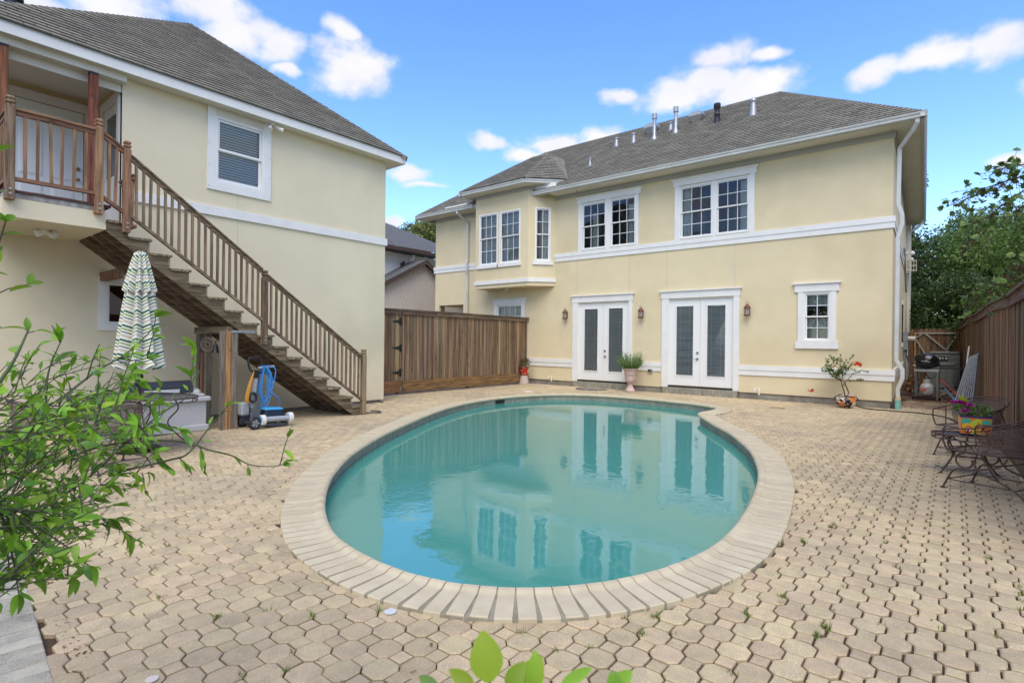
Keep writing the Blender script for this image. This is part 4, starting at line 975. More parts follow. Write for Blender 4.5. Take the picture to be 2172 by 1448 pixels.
q = MB(); q.fbox(FRs, SD[0]-.11, SD[0], 0, .03, 3.39, SD[3]); q.fbox(FRs, SD[1], SD[1]+.11, 0, .03, 3.39, SD[3]); q.fbox(FRs, SD[0]-.11, SD[1]+.11, 0, .034, SD[3], SD[3]+.13); q.build('door_casing', M['white'], garage)
q = MB(); q.fbox(FRs, SD[0], SD[0]+.13, -.045, -.01, SD[2], SD[3]); q.fbox(FRs, SD[1]-.13, SD[1], -.045, -.01, SD[2], SD[3]); q.fbox(FRs, SD[0]+.13, SD[1]-.13, -.045, -.01, SD[3]-.16, SD[3]); q.fbox(FRs, SD[0]+.13, SD[1]-.13, -.045, -.01, SD[2], SD[2]+.9); d2 = q.build('side_door', M['white'], garage)
q = MB(); q.fbox(FRs, SD[0]+.13, SD[1]-.13, -.03, -.025, SD[2]+.9, SD[3]-.16); q.build('pane', MAT('dim_glass', (0.10, 0.12, 0.12), 0.1), d2)
# trim, windows
q = MB(); q.fbox(FG, 2.93, 8.385, 0.001, 0.035, 3.815, 3.985); q.build('belt_course', M['white'], garage)
q = MB(); q.fbox(FG, 4.24, GW[0], 0.001, 0.028, 4.30, 5.852); q.build('side_casing', M['white'], garage)
q = MB(); q.fbox(FG, GW[1], 5.455, 0.001, 0.028, 4.30, 5.852); q.build('side_casing', M['white'], garage)
q = MB(); q.fbox(FG, GW[0], GW[1], 0.001, 0.027, 5.70, 5.852); q.build('head_trim', M['soffit'], garage)
q = MB(); q.fbox(FG, GW[0], GW[1], 0.001, 0.030, 4.30, 4.46); q.build('sill_board', M['white'], garage)
for (u, z) in [(4.27, 4.36), (4.27, 4.75), (4.27, 5.15), (5.43, 4.36), (5.43, 4.75), (5.43, 5.15), (5.43, 5.5)]:
    q = MB(); q.tube([FG.p(u, .028, z), FG.p(u, .033, z)], .009, 8); q.build('trim_screw', M['steel'], garage)
sash_window(garage, FG, *GW, 1, 1, 1, .5, blind=True, room='dark_room', fw=0.04, sw=0.045)
for (a, b, c, d) in ((2.60, GL[0], 1.62, 2.50), (GL[1], 3.23, 1.62, 2.50)):
    q = MB(); q.fbox(FG, a, b, .001, .03, c, d); q.build('side_casing', M['white'], garage)
for (c, d) in ((1.62, GL[2]), (GL[3], 2.50)):
    q = MB(); q.fbox(FG, GL[0], GL[1], .001, .0295, c, d); q.build('head_trim', M['white'], garage)
q = MB(); q.fbox(FG, GL[0], GL[0]+.02, -.07, .012, GL[2], GL[3]); q.fbox(FG, GL[1]-.03, GL[1], -.07, .012, GL[2], GL[3]); q.fbox(FG, GL[0]+.02, GL[1]-.03, -.07, .011, GL[3]-.02, GL[3]); q.fbox(FG, GL[0]+.02, GL[1]-.03, -.07, .011, GL[2], GL[2]+.02)
lw = q.build('window', M['vinyl'], garage, label='small window with a dark brown interior, under the stair')
q = MB(); q.quad(*[FG.p(a, -.04, b) for a, b in ((GL[0]+.02, GL[2]+.02), (GL[1]-.03, GL[2]+.02), (GL[1]-.03, GL[3]-.02), (GL[0]+.02, GL[3]-.02))]); q.build('pane', M['glass'], lw)
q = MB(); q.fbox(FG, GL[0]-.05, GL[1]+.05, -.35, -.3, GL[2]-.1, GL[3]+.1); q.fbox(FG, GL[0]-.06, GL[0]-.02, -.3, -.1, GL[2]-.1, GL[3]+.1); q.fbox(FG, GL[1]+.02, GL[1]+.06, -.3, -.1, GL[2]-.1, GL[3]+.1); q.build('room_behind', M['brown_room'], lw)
for (a, z0, z1) in ((4.815, 3.985, 4.30), (4.815, 0.06, 3.815)):
    q = MB(); q.fbox(FG, a-.003, a+.003, -.004, .0015, z0, z1); q.build('control_joint', M['frieze'], garage)
q = MB(); q.box(-17.3, GX-0.04, 1.15, 8.28, -0.1, 0.07); q.build('foundation', M['concrete'], garage)
# eaves + pyramid roof
ex, ey0, ey1, zf = -10.60, 0.78, 8.71, 5.855
q = MB(); q.box(GX-.02, ex, 2.93, ey1, zf, zf+.02); q.box(-10.70, ex, 1.0, 2.93, zf, zf+.02); q.box(-17.7, GX-.02, 8.36, ey1, zf, zf+.02); q.build('soffit', M['soffit'], garage)
q = MB(); q.box(ex, ex+.022, ey0-.02, ey1+.022, zf-.005, zf+.145); q.build('fascia', M['white'], garage)
q = MB(); q.box(-17.7, ex, ey1, ey1+.022, zf-.005, zf+.145); q.build('fascia', M['white'], garage)
q = MB(); q.box(ex-.02, ex+.036, ey0-.02, ey1+.036, zf+.145, zf+.158); q.box(-17.7, ex-.02, ey1-.02, ey1+.036, zf+.145, zf+.158); q.build('drip_edge', M['gutter'], garage)
zr = zf+.16; A = (ex+.05, ey1+.05, zr); Bq = (ex+.05, 0.72, zr); T = (-14.16, 5.15, 8.955); C = (-17.7, ey1+.05, zr); Dq = (-17.7, .72, zr)
shingle_roof(garage, [[Bq, A, T], [A, C, T], [Dq, Bq, T]], [(A, T), (Bq, T)], tab=0.305, ex=0.145)
q = MB(); q.poly([C, Dq, T]); q.build('rear_roof', M['shingle'], garage)
q = MB(); q.lathe([(.10, -.3), (.10, .12), (.14, .15), (.14, .20), (.10, .22), (.10, .25), (.15, .28), (.15, .33), (.02, .38)], 12, (-11.50, 1.62, 6.62)); q.build('roof_vent', M['black'], garage, smooth=True)
# twin floodlight by the upper window
q = MB(); q.lathe([(.001, 0), (.045, 0), (.045, -.03), (.001, -.035)], 12, (-10.72, 5.42, zf)); q.tube([(-10.72, 5.42, zf-.02), (-10.70, 5.36, zf-.10)], .012, 8); q.tube([(-10.70, 5.37, zf-.08), (-10.63, 5.33, zf-.17)], [.025, .045], 12); q.tube([(-10.72, 5.42, zf-.02), (-10.70, 5.50, zf-.07)], .012, 8); q.tube([(-10.70, 5.49, zf-.06), (-10.63, 5.60, zf-.12)], [.025, .042], 12); q.build('floodlight', M['vinyl'], garage, smooth=True)
# balcony slab
BY0, BY1 = 1.235, 2.315
q = MB(); q.box(GX, -9.30, BY0, BY1, 3.02, 3.265); balc = q.build('balcony_slab', M['gstucco'], garage)
q = MB(); q.box(GX, -9.295, BY0+.01, BY1-.02, 3.267, 3.33); q.build('balcony_rim', MAT('peeling_white_paint', (0.42, 0.41, 0.38), .8, (0.25, 0.22, 0.19), 14), garage)
yy = BY0
while yy < BY1-.03:
    q = MB(); q.box(rx+.02, -9.275, yy+.004, yy+.138, 3.332, 3.365+rnd.uniform(-.002, .003)); q.build('deck_board', M['deckboard'], garage); yy += .142
while yy < 2.88:
    q = MB(); q.box(rx+.02, GX-.02 if yy > 2.36 else -9.275, yy+.004, yy+.138, 3.332, 3.364); q.build('deck_board', M['deckboard'], garage); yy += .142
# porch posts
for y0_ in (2.43, 1.36):
    q = MB(); q.box(-10.80, -10.69, y0_, y0_+.115, 3.365, 5.70); q.build('porch_post', M['redwood'], garage, bevel=.006)
    q = MB(); q.box(-10.80, -10.69, y0_-.001, y0_+.116, 5.701, 5.735); q.build('post_bracket', M['black'], garage)
q = MB(); c_ = (-10.05, 1.78, 3.018); q.lathe([(.001, 0), (.06, 0), (.06, -.03), (.001, -.035)], 12, c_)
q.tube([(c_[0], c_[1], 2.99), (c_[0]+.02, c_[1]-.09, 2.95)], [.03, .05], 10); q.tube([(c_[0], c_[1], 2.99), (c_[0]+.1, c_[1]+.10, 2.93)], [.025, .045], 10); q.tube([(c_[0]-.03, c_[1]+.1, 3.018), (c_[0]-.03, c_[1]+.1, 2.97)], .045, 10); q.build('soffit_spotlight', M['vinyl'], garage, smooth=True)

# ------------------------------------------------------------------ wooden stair
SX0, SX1 = -10.72, -9.30
stair = thing('staircase', 'long weathered wooden stair rising along the cream garage wall to the balcony', 'staircase', (-10, 4.5, 0))
TR = [(2.877+.2702*k, 2.965-.1988*k) for k in range(15)]; TR = [(2.607, 3.164)]+TR
for k, (y, z) in enumerate(TR):
    q = MB(); q.box(SX0, SX1+.03, y-.285, y-.145, z-.038, z); q.build('tread', M['stairx'], stair, bevel=.004)
    q = MB(); q.box(SX0, SX1+.03+rnd.uniform(-.006, .006), y-.138, y+.002, z-.038, z+rnd.uniform(-.003, .002)); q.build('tread', M['stairx'], stair, bevel=.004)
    q = MB(); q.box(SX0, SX1+.005, y-.048, y-.025, z-.20, z-.039); q.build('riser', M['stairx'], stair)
def stringer(x0, x1, saw=True, mat='stairy'):
    pts = []
    low = lambda y: (6.42-y)*.7358-.02
    ys, ye = TR[0][0]-.285, TR[-1][0]
    top = []
    if saw:
        for (y, z) in TR: top += [(y-.30 if not top else top[-1][0], z-.039), (y-.026, z-.039)]
    else: top = [(ys, TR[0][1]-.06), (ye, TR[-1][1]-.15)]
    pts = top+[(6.66, -.005), (6.44, -.005)]
    pts += [(6.42, 0.0), (ys, low(ys))]
    q = MB(); q.prism([(x0, y, z) for y, z in pts], (x1-x0, 0, 0)); q.build('stringer', M[mat], stair)
stringer(SX1-.036, SX1, True)
for xx in (-9.66, -10.02, -10.38, SX0): stringer(xx, xx+.036, False, 'stairy')
slope = -.7358
# built-up posts under the stair
for (x0, x1, y0_, y1_, m, z) in ((-9.42, -9.305, 4.055, 4.16, 'greypost', 1.60), (-9.42, -9.315, 3.965, 4.052, 'honey', 1.62), (-9.41, -9.325, 3.90, 3.962, 'greypost', 1.62)):
    q = MB(); q.box(x0, x1, y0_, y1_, 0, z); q.build('support_post', M[m], stair, bevel=.004)
for (x0, x1, y0_, y1_, m, z) in ((-10.66, -10.56, 4.02, 4.12, 'greypost', 1.60), (-10.50, -10.41, 4.03, 4.11, 'warmz', 1.25), (-10.40, -10.26, 4.05, 4.13, 'greypost', 1.60)):
    q = MB(); q.box(x0, x1, y0_, y1_, 0, z); q.build('support_post', M[m], stair, bevel=.004)
q = MB(); q.box(-10.70, -9.36, 4.0, 4.10, 1.585, 1.70); q.build('cross_beam', M['stairx'], stair)
q = MB(); q.box(-10.84, -10.0, 2.62, 2.72, 2.42, 2.56); q.build('cross_beam', M['rfence'], stair)
q = MB(); q.box(SX1+.001, SX1+.004, 4.04, 4.44, 1.60, 1.64); q.build('strap_plate', M['steel'], stair)
def newel(x, y, z0, z1, mat, w=.09, par=stair, grey=False):
    q = MB(); h = w/2; lv = [(z0, h), (z1-.125, h), (z1-.115, h-.014), (z1-.098, h-.014), (z1-.092, h), (z1-.07, h), (z1-.062, h-.014), (z1-.046, h-.014), (z1-.038, h-.002), (z1-.012, h-.008), (z1, h-.025)]
    vs = []
    for (z, r) in lv: vs += [(x-r, y-r, z), (x+r, y-r, z), (x+r, y+r, z), (x-r, y+r, z)]
    n = len(lv); q.add(vs, [(3, 2, 1, 0)]+[(4*i+k, 4*i+(k+1) % 4, 4*i+4+(k+1) % 4, 4*i+4+k) for i in range(n-1) for k in range(4)]+[tuple(4*(n-1)+k for k in range(4))])
    o = q.build('newel_post', M[mat], par, bevel=.003)
    for zb in (z0+.07, z0+.13):
        q = MB(); q.tube([(x+h, y, zb), (x+h+.012, y, zb)], .016, 8); q.build('bolt', M['steel'], o)
    return o
NX = SX1+.045
newel(NX, 6.615, 0.02, 1.32, 'stairz'); newel(NX, 4.575, 1.41, 2.69, 'stairz'); newel(NX, 2.545, 3.01, 4.325, 'warmz')
def rail(ya, za, yb, zb, mat, off_low, par=stair, nb=20, x=NX, bmat='stairz', low=True):
    q = MB(); q.bar((x, ya, za), (x, yb, zb), .085, .032, up=(0, 0, 1)); q.build('handrail', M[mat], par, bevel=.006)
    q = MB(); q.bar((x, ya, za-.045), (x, yb, zb-.045), .04, .05, up=(0, 0, 1)); q.build('handrail', M[mat], par)
    q = MB(); q.bar((x, ya, za-off_low), (x, yb, zb-off_low), .062, .04, up=(0, 0, 1)); q.build('bottom_rail', M[mat], par)
    for k in range(nb):
        t = (k+.75)/(nb+.5); y = ya+(yb-ya)*t; z = za+(zb-za)*t; w = .0165
        jy = rnd.gauss(0, .006)
        q = MB(); q.hexa([(x-w, y-w+jy, z-off_low), (x+w, y-w+jy, z-off_low), (x+w, y+w+jy, z-off_low), (x-w, y+w+jy, z-off_low), (x-w, y-w, z-.05), (x+w, y-w, z-.05), (x+w, y+w, z-.05), (x-w, y+w, z-.05)]); q.build('baluster', M[bmat], par)
rail(2.59, 4.125, 4.53, 2.695, 'stairy', .865); rail(4.62, 2.605, 6.57, 1.17, 'stairy', .865)
# balcony railing
brail = thing('balcony_railing', 'warm brown wooden railing with square newels around the small balcony', 'railing', (NX, 1.8, 3.3))
newel(NX, 2.215, 3.215, 4.535, 'warmz', .095, brail); newel(NX, 1.295, 3.225, 4.535, 'stairz', .095, brail)
def brail_seg(a, b, nb, low, top=.0, w='warmy'):
    a, b = Vector(a), Vector(b)
    q = MB(); q.bar(a, b, .085, .032); q.build('handrail', M[w], brail, bevel=.006)
    q = MB(); q.bar(a-Vector((0, 0, .045)), b-Vector((0, 0, .045)), .045, .05); q.build('handrail', M[w], brail)
    q = MB(); q.bar(a-Vector((0, 0, low)), b-Vector((0, 0, low)), .065, .045); q.build('bottom_rail', M[w], brail)
    for k in range(nb):
        p = a.lerp(b, (k+.8)/(nb+.6)); j = rnd.gauss(0, .010); h = .0165
        q = MB(); q.hexa([(p.x-h, p.y-h+j, p.z-low), (p.x+h, p.y-h+j, p.z-low), (p.x+h, p.y+h+j, p.z-low), (p.x-h, p.y+h+j, p.z-low), (p.x-h, p.y-h, p.z-.05), (p.x+h, p.y-h, p.z-.05), (p.x+h, p.y+h, p.z-.05), (p.x-h, p.y+h, p.z-.05)]); q.build('baluster', M['warmz'], brail)
brail_seg((NX, 1.34, 4.375), (NX, 2.17, 4.375), 6, .88); brail_seg((NX, 2.26, 4.36), (NX, 2.50, 4.20), 2, .90)
brail_seg((NX, 1.295, 4.375), (-10.70, 1.295, 4.375), 11, .88); brail_seg((-10.0, 2.86, 4.05), (-10.68, 2.86, 4.05), 5, .80)

# ------------------------------------------------------------------ fences
def vboards(par, a, b, z0, z1, w, mat, n_dir, thick=.016, gap=.004, jz=.0, name='fence_board', lap=0.004):
    a = Vector(a); b = Vector(b); L_ = (b-a).length; t = (b-a)/L_; n = Vector(n_dir); N_ = int(L_/w); ang = math.atan2(t.y, t.x)
    mb = MB(); mb.box(-w/2+gap/2, w/2-gap/2, -thick/2, thick/2, 0, 1); me = mb.mesh(name, M[mat])
    for k in range(N_):
        c = a+t*(w*(k+.5))+n*rnd.uniform(-lap, lap); h = (z1-z0)+rnd.uniform(-jz, jz)
        link(me, name, par, loc=(c.x, c.y, z0), rot=(0, 0, ang+rnd.gauss(0, .004)), scale=(rnd.uniform(.985, 1.0), 1, h), world=True)
fl = thing('board_fence', 'tall weathered brown board fence closing the gap between garage and house', 'fence', (-12.1, 12.5, 0))
vboards(fl, (-12.1, 9.82, 0), (-12.1, 15.70, 0), 0.20, 2.33, .093, 'fence', (1, 0, 0), lap=.006)
q = MB(); q.box(-12.085, -12.045, 9.92, 15.71, 0.055, 0.37); q.build('kickboard', M['kick'], fl, bevel=.004)
q = MB(); q.box(-12.078, -12.040, 15.3, 15.72, 0.06, 0.385); q.build('kickboard', M['kick'], fl)
ycut = [9.90, 11.2, 13.4, 15.72]
for k in range(3):
    q = MB(); q.box(-12.085, -12.045, ycut[k]+.004, ycut[k+1]-.004, 2.23, 2.345); q.build('trim_board', M['fenceh'], fl)
    q = MB(); q.box(-12.16, -12.02, ycut[k]+.003, ycut[k+1]-.003, 2.346, 2.385); q.build('cap_board', M['fenceh'], fl)
q = MB(); q.box(-12.2, -12.11, 9.80, 9.89, 0, 2.36); q.box(-12.2, -12.11, 12.6, 12.69, 0, 2.3); q.build('fence_post', M['fence'], fl)
gt = thing('fence_gate', 'brown board gate with three black strap hinges beside the garage corner', 'gate', (-12.1, 9.4, 0))
vboards(gt, (-12.1, 8.62, 0), (-12.1, 9.83, 0), 0.20, 2.32, .12, 'fence', (1, 0, 0), lap=.003)
q = MB(); q.box(-12.085, -12.045, 8.5, 9.81, 0.05, 0.37); q.build('kickboard', M['kick'], gt, bevel=.004)
q = MB(); q.box(-12.085, -12.045, 8.5, 9.85, 2.22, 2.34); q.build('trim_board', M['fenceh'], gt)
q = MB(); q.box(-12.16, -12.02, 8.5, 9.86, 2.341, 2.38); q.build('cap_board', M['fenceh'], gt)
for z in (2.03, 1.29, 0.60):
    q = MB(); q.prism([(-12.088, 9.90, z-.11), (-12.088, 9.90, z+.11), (-12.088, 9.86, z+.11), (-12.088, 9.80, z+.05), (-12.088, 9.60, z+.015), (-12.088, 9.56, z), (-12.088, 9.60, z-.015), (-12.088, 9.80, z-.05), (-12.088, 9.86, z-.11)], (.008, 0, 0)); q.tube([(-12.075, 9.885, z-.10), (-12.075, 9.885, z+.10)], .012, 8); q.build('strap_hinge', M['black'], gt)
# right-hand fence
FRA, FRB = Vector((0.745, 5.4, 0)), Vector((0.10, 26.0, 0))
fr_ = thing('tall_fence', 'tall dark red brown board fence with a cap along the right side', 'fence', (0.45, 12, 0))
vboards(fr_, FRA+Vector((.03, 0, 0)), FRB+Vector((.03, 0, 0)), 0.16, 2.14, .105, 'rfence', (1, 0, 0), lap=.007)
tv = (FRB-FRA).normalized(); nl = Vector((-tv.y, tv.x, 0)); tot = (FRB-FRA).length
def wav(s): return .035*math.sin(s*.9+1.0)+.02*math.sin(s*2.3)
s = 0
while s < tot:
    e = min(s+2.4, tot); a = FRA+tv*(s+.004); b = FRA+tv*(e-.004); za, zb = 2.235+wav(s), 2.235+wav(e)
    q = MB(); q.hexa([a+nl*-.07+Vector((0, 0, za)), a+nl*.07+Vector((0, 0, za)), b+nl*.07+Vector((0, 0, zb)), b+nl*-.07+Vector((0, 0, zb)), a+nl*-.07+Vector((0, 0, za+.038)), a+nl*.07+Vector((0, 0, za+.038)), b+nl*.07+Vector((0, 0, zb+.038)), b+nl*-.07+Vector((0, 0, zb+.038))]); q.build('cap_board', M['rfenceh'], fr_)
    q = MB(); u0, u1 = .0, .025; q.hexa([a+nl*u0+Vector((0, 0, za-.13)), a+nl*u1+Vector((0, 0, za-.13)), b+nl*u1+Vector((0, 0, zb-.13)), b+nl*u0+Vector((0, 0, zb-.13)), a+nl*u0+Vector((0, 0, za)), a+nl*u1+Vector((0, 0, za)), b+nl*u1+Vector((0, 0, zb)), b+nl*u0+Vector((0, 0, zb))]); q.build('trim_board', M['rfenceh'], fr_)
    q = MB(); q.hexa([a+nl*.0, a+nl*.04, b+nl*.04, b+nl*.0, a+nl*.0+Vector((0, 0, .26)), a+nl*.04+Vector((0, 0, .26)), b+nl*.04+Vector((0, 0, .26)), b+nl*.0+Vector((0, 0, .26))]); q.build('kickboard', M['rfenceh'], fr_)
    s = e
# back fence with braces behind the air conditioners
bf = thing('back_fence', 'brown dog-eared fence with grey diagonal braces at the end of the side passage', 'fence', (-.6, 26, 0))
mb = MB(); mb.prism([(-.068, 0, 0), (.068, 0, 0), (.068, 0, .96), (.045, 0, 1.0), (-.045, 0, 1.0), (-.068, 0, .96)], (0, .018, 0)); me = mb.mesh('fence_board', M['gatewood'])
for k in range(10): link(me, 'fence_board', bf, loc=(-1.30+.142*k, 26.06+rnd.uniform(-.004, .004), .05), scale=(1, 1, 2.10+rnd.uniform(-.015, .015)), world=True)
M['greymetal'] = MAT('grey_brace', (0.33, 0.30, 0.27), .6)
for (a, b) in (((-1.22, 1.98), (.08, 1.98)), ((-.88, 1.95), (.02, 1.05)), ((.05, 1.95), (-.45, 1.0)), ((-1.18, 1.75), (-.80, 1.0)), ((-1.2, 1.8), (-1.0, 1.95))):
    q = MB(); q.bar((a[0], 26.03, a[1]), (b[0], 26.03, b[1]), .05, .03, up=(0, 1, 0)); q.build('brace', M['greymetal'], bf)
for (x0, x1, z0, z1) in ((-1.24, -1.17, 0, 2.0), (.06, .10, 0, 2.1)):
    q = MB(); q.box(x0, x1, 25.93, 26.0, z0, z1); q.build('fence_post', M['orangewood'], bf)
q = MB(); q.box(-1.16, .06, 25.95, 26.0, .82, .92); q.build('fence_rail', M['orangewood'], bf)
q = MB(); q.box(-1.42, -1.26, 25.9, 26.0, 0, 2.0); q.build('fence_post', M['gatewood'], bf)

# ------------------------------------------------------------------ neighbour's houses behind the board fence
M['nbrick'] = MAT('painted_brick', (0.76, 0.67, 0.58), .9, (0.64, 0.55, 0.47), 9, 1, .35, .65, bump=1.0, bscale=34, bstretch=(1, 1, 2.4))
M['nwhite'] = MAT('neighbour_siding', (0.80, 0.78, 0.72), .8)
M['nroof'] = MAT('neighbour_shingle', (0.125, 0.125, 0.125), .95, (0.085, 0.085, 0.088), 7, 1, .4, .6, stretch=(1, 1, 3), bump=.8, bscale=60)
M['nbrown'] = MAT('brown_fascia', (0.10, 0.062, 0.050), .6)
nb = thing('neighbour_house', 'pale brick neighbour house with grey shingle roof and brown eaves between the two buildings', 'house', (-20, 17, 0))
NXx = -20.0
q = MB(); q.box(-21.9, -21.0, 13.0, 20.0, 0, 5.72); q.build('upper_wall', M['nwhite'], nb)
q = MB(); q.box(-21.5, -20.96, 13.0, 15.66, 0, 5.72); q.build('brick_corner', M['nbrick'], nb)
q = MB(); q.box(-20.99, -20.965, 15.7, 20.0, 5.28, 5.31); q.build('trim_board', M['nwhite'], nb)
q = MB(); q.hexa([(-20.45, 12, 5.76), (-20.35, 12, 5.76), (-20.35, 21, 5.76), (-20.45, 21, 5.76), (-20.45, 12, 5.90), (-20.33, 12, 5.90), (-20.33, 21, 5.90), (-20.45, 21, 5.90)]); q.box(-21.2, -20.45, 12, 21, 5.78, 5.80); q.build('gutter', M['nbrown'], nb)
q = MB(); q.prism([(-20.33, 12, 5.92), (-25.0, 12, 8.6), (-25.0, 12, 5.92)], (0, 4.2, 0)); q.prism([(-20.33, 16.2, 5.92), (-20.33, 22, 5.92), (-23.5, 19.2, 7.0), (-25.0, 16.2, 8.6)], (0, 0, .02)); q.build('upper_roof', M['nroof'], nb)
q = MB(); q.prism([(-20.98, 17.55, 5.68), (-20.6, 17.55, 5.68), (-20.72, 17.55, 5.45), (-20.9, 17.55, 5.12), (-20.98, 17.55, 5.05)], (0, .13, 0)); q.build('bracket', M['nwhite'], nb)
q = MB(); q.prism([(NXx, 14.0, 0), (NXx, 21.2, 0), (NXx, 21.2, 3.25), (NXx, 17.66, 5.22), (NXx, 14.0, 3.5)], (-1.0, 0, 0)); q.build('gable_wall', M['nbrick'], nb)
q = MB(); q.prism([(NXx+.25, 13.6, 3.28), (NXx+.25, 17.63, 5.36), (NXx+.25, 17.63, 5.18), (NXx+.25, 13.6, 3.10)], (.03, 0, 0)); q.build('rake_board', M['nbrown'], nb)
q = MB(); q.prism([(NXx+.25, 21.2, 3.12), (NXx+.25, 17.63, 5.36), (NXx+.25, 17.63, 5.16), (NXx+.25, 21.2, 2.92)], (.03, 0, 0)); q.build('rake_board', M['nbrown'], nb)
q = MB(); q.poly([(NXx+.29, 13.6, 3.30), (NXx+.29, 17.63, 5.38), (NXx-4, 17.63, 5.38), (NXx-4, 13.6, 3.30)]); q.poly([(NXx+.29, 21.2, 3.14), (NXx+.29, 17.63, 5.38), (NXx-4, 17.63, 5.38), (NXx-4, 21.2, 3.14)]); q.poly([(NXx+.28, 13.6, 3.24), (NXx+.28, 17.63, 5.31), (NXx-.05, 17.63, 5.31), (NXx-.05, 13.6, 3.24)]); q.build('gable_roof', M['nroof'], nb)
for (y, x) in ((16.9, -20.7), (17.15, -20.85), (15.7, -20.6)):
    z = 3.30+(y-13.6)*.516; q = MB(); q.lathe([(.05, -.05), (.04, .12), (.09, .15), (.07, .2)], 8, (x, y, z)); q.build('roof_vent', M['black'], nb)

# ------------------------------------------------------------------ furniture and objects
def mesh_surf(mb, f, nu, nv, w=0.004, step=24):
    """expanded-metal lattice over f(u, v): ribbons along both diagonals"""
    def strip(pts):
        for i in range(len(pts)-1):
            a, b = pts[i], pts[i+1]; A, B = f(*a), f(*b); t = (B-A)
            if t.length < 1e-6: continue
            c = f(min(a[0]+.01, 1), a[1]); d = f(a[0], min(a[1]+.01, 1))
            n = (c-A).cross(d-A)
            s = t.cross(n)
            if s.length < 1e-9: continue
            s = s.normalized()*w/2; mb.quad(A-s, A+s, B+s, B-s)
    for k in range(-nv, nu+1):
        for sg in (1, -1):
            pts = []
            for j in range(nv+1):
                u = (k+j)/nu if sg == 1 else (k+nv-j)/nu
                if -1e-6 <= u <= 1+1e-6: pts.append((min(max(u, 0), 1), j/nv))
            strip(pts)
def make_chair(name, label, loc, rz, mat='iron', mm='ironmesh', group=None, spring=True):
    t = thing(name, label, 'chair', loc, rz, group)
    V = Vector
    rimc = [(-.30, -.30, .63), (-.31, -.12, .655), (-.31, .08, .70), (-.25, .26, .765), (-.12, .35, .80), (0, .37, .81), (.12, .35, .80), (.25, .26, .765), (.31, .08, .70), (.31, -.12, .655), (.30, -.30, .63)]
    rim = bez(rimc, 6)
    q = MB(); q.tube(rim, .0085, 6); q.build('arm_rail', M[mat], t, local=True, smooth=True)
    inner = [V((p.x*.86, p.y*.86-.0, p.z-.035)) for p in rim[8:-8]]
    q = MB(); q.tube(inner, .007, 6); q.build('inner_rim', M[mat], t, local=True, smooth=True)
    # pierced leaf ornament between the rims
    for k in range(7):
        i = 14+k*5
        if i >= len(rim)-10: break
        p = rim[i]*.93; q = MB(); q.tube([p+V((0, 0, -.004-.018)), p+V((0, 0, .004-.018))], .022, 6); q.build('leaf_ornament', M[mm], t, local=True)
    for s in (-1, 1):
        q = MB(); q.tube(bez([(s*.30, -.30, .63), (s*.30, -.325, .60), (s*.295, -.325, .50), (s*.275, -.30, .41)], 4), .009, 6); q.build('arm_post', M[mat], t, local=True, smooth=True)
        q = MB(); q.tube([(s*.30, -.10, .65), (s*.27, -.14, .42)], .008, 6); q.tube([(s*.30, .02, .68), (s*.25, .22, .42)], .008, 6); q.build('arm_brace', M[mat], t, local=True)
    seat = [(-.27, -.30, .415), (.27, -.30, .415), (.28, -.05, .415), (.25, .16, .415), (.12, .27, .415), (0, .29, .415), (-.12, .27, .415), (-.25, .16, .415), (-.28, -.05, .415)]
    q = MB(); q.tube(seat, .009, 6, closed=True); q.build('seat_frame', M[mat], t, local=True)
    def fs(u, v):
        y = -.29+.57*v; w = .265 if y < 0 else .265*math.sqrt(max(0.02, 1-(y/.30)**2)); return V(((u*2-1)*w, y, .413-.018*math.sin(PI*u)*math.sin(PI*v)))
    q = MB(); mesh_surf(q, fs, 18, 18, .0062); q.build('seat', M[mm], t, local=True)
    def ff(u, v): return V(((u*2-1)*.265, -.30-.03*math.sin(PI*v*.5), .41-.055*v))
    q = MB(); mesh_surf(q, ff, 18, 2, .0062); q.build('seat_apron', M[mm], t, local=True)
    mid = len(inner)
    def fb(u, v):
        x = u*(mid-1); i = min(int(x), mid-2); top = inner[i].lerp(inner[i+1], x-i); b = V((top.x*.88, min(top.y*.82, .28), .425)); return b.lerp(top, v)+V((0, 0, 0))
    q = MB(); mesh_surf(q, fb, 40, 11, .0062); q.build('backrest', M[mm], t, local=True)
    if spring:
        for s in (-1, 1):
            lp = [V((s*.24, -.16+.075*math.cos(a), .315+.075*math.sin(a))) for a in [PI*.5+PI*2*k/14 for k in range(12)]]
            q = MB(); q.tube(bez([tuple(p) for p in lp]+[(s*.245, -.02, .22), (s*.25, .20, .14), (s*.26, .33, .05), (s*.265, .37, .0)], 3), .0095, 6); q.build('spring_leg', M[mat], t, local=True, smooth=True)
            q = MB(); q.tube(bez([(s*.27, -.34, 0), (s*.262, -.30, .10), (s*.25, -.24, .21), (s*.245, -.12, .225), (s*.24, .12, .30), (s*.23, .2, .40)], 5), .0095, 6); q.build('leg', M[mat], t, local=True, smooth=True)
            for (fx, fy) in ((s*.27, -.34), (s*.265, .37)):
                q = MB(); q.lathe([(.022, 0), (.022, .008), (.010, .014)], 10, (fx, fy, 0)); q.build('foot', M[mat], t, local=True)
        q = MB(); q.tube([(-.262, -.30, .10), (.262, -.30, .10)], .006, 6); q.tube([(-.255, .28, .11), (.255, .28, .11)], .006, 6); q.tube([(-.262, -.30, .10), (-.255, .28, .11)], .006, 6); q.tube([(.262, -.30, .10), (.255, .28, .11)], .006, 6); q.build('stretcher', M[mat], t, local=True)
    else:
        for (x, y) in ((-.25, -.28), (.25, -.28), (-.22, .22), (.22, .22)):
            q = MB(); q.tube(bez([(x, y, .41), (x*1.02, y*1.05, .25), (x*1.1, y*1.25, .06), (x*1.15, y*1.35, 0)], 4), .010, 6); q.build('leg', M[mat], t, local=True, smooth=True)
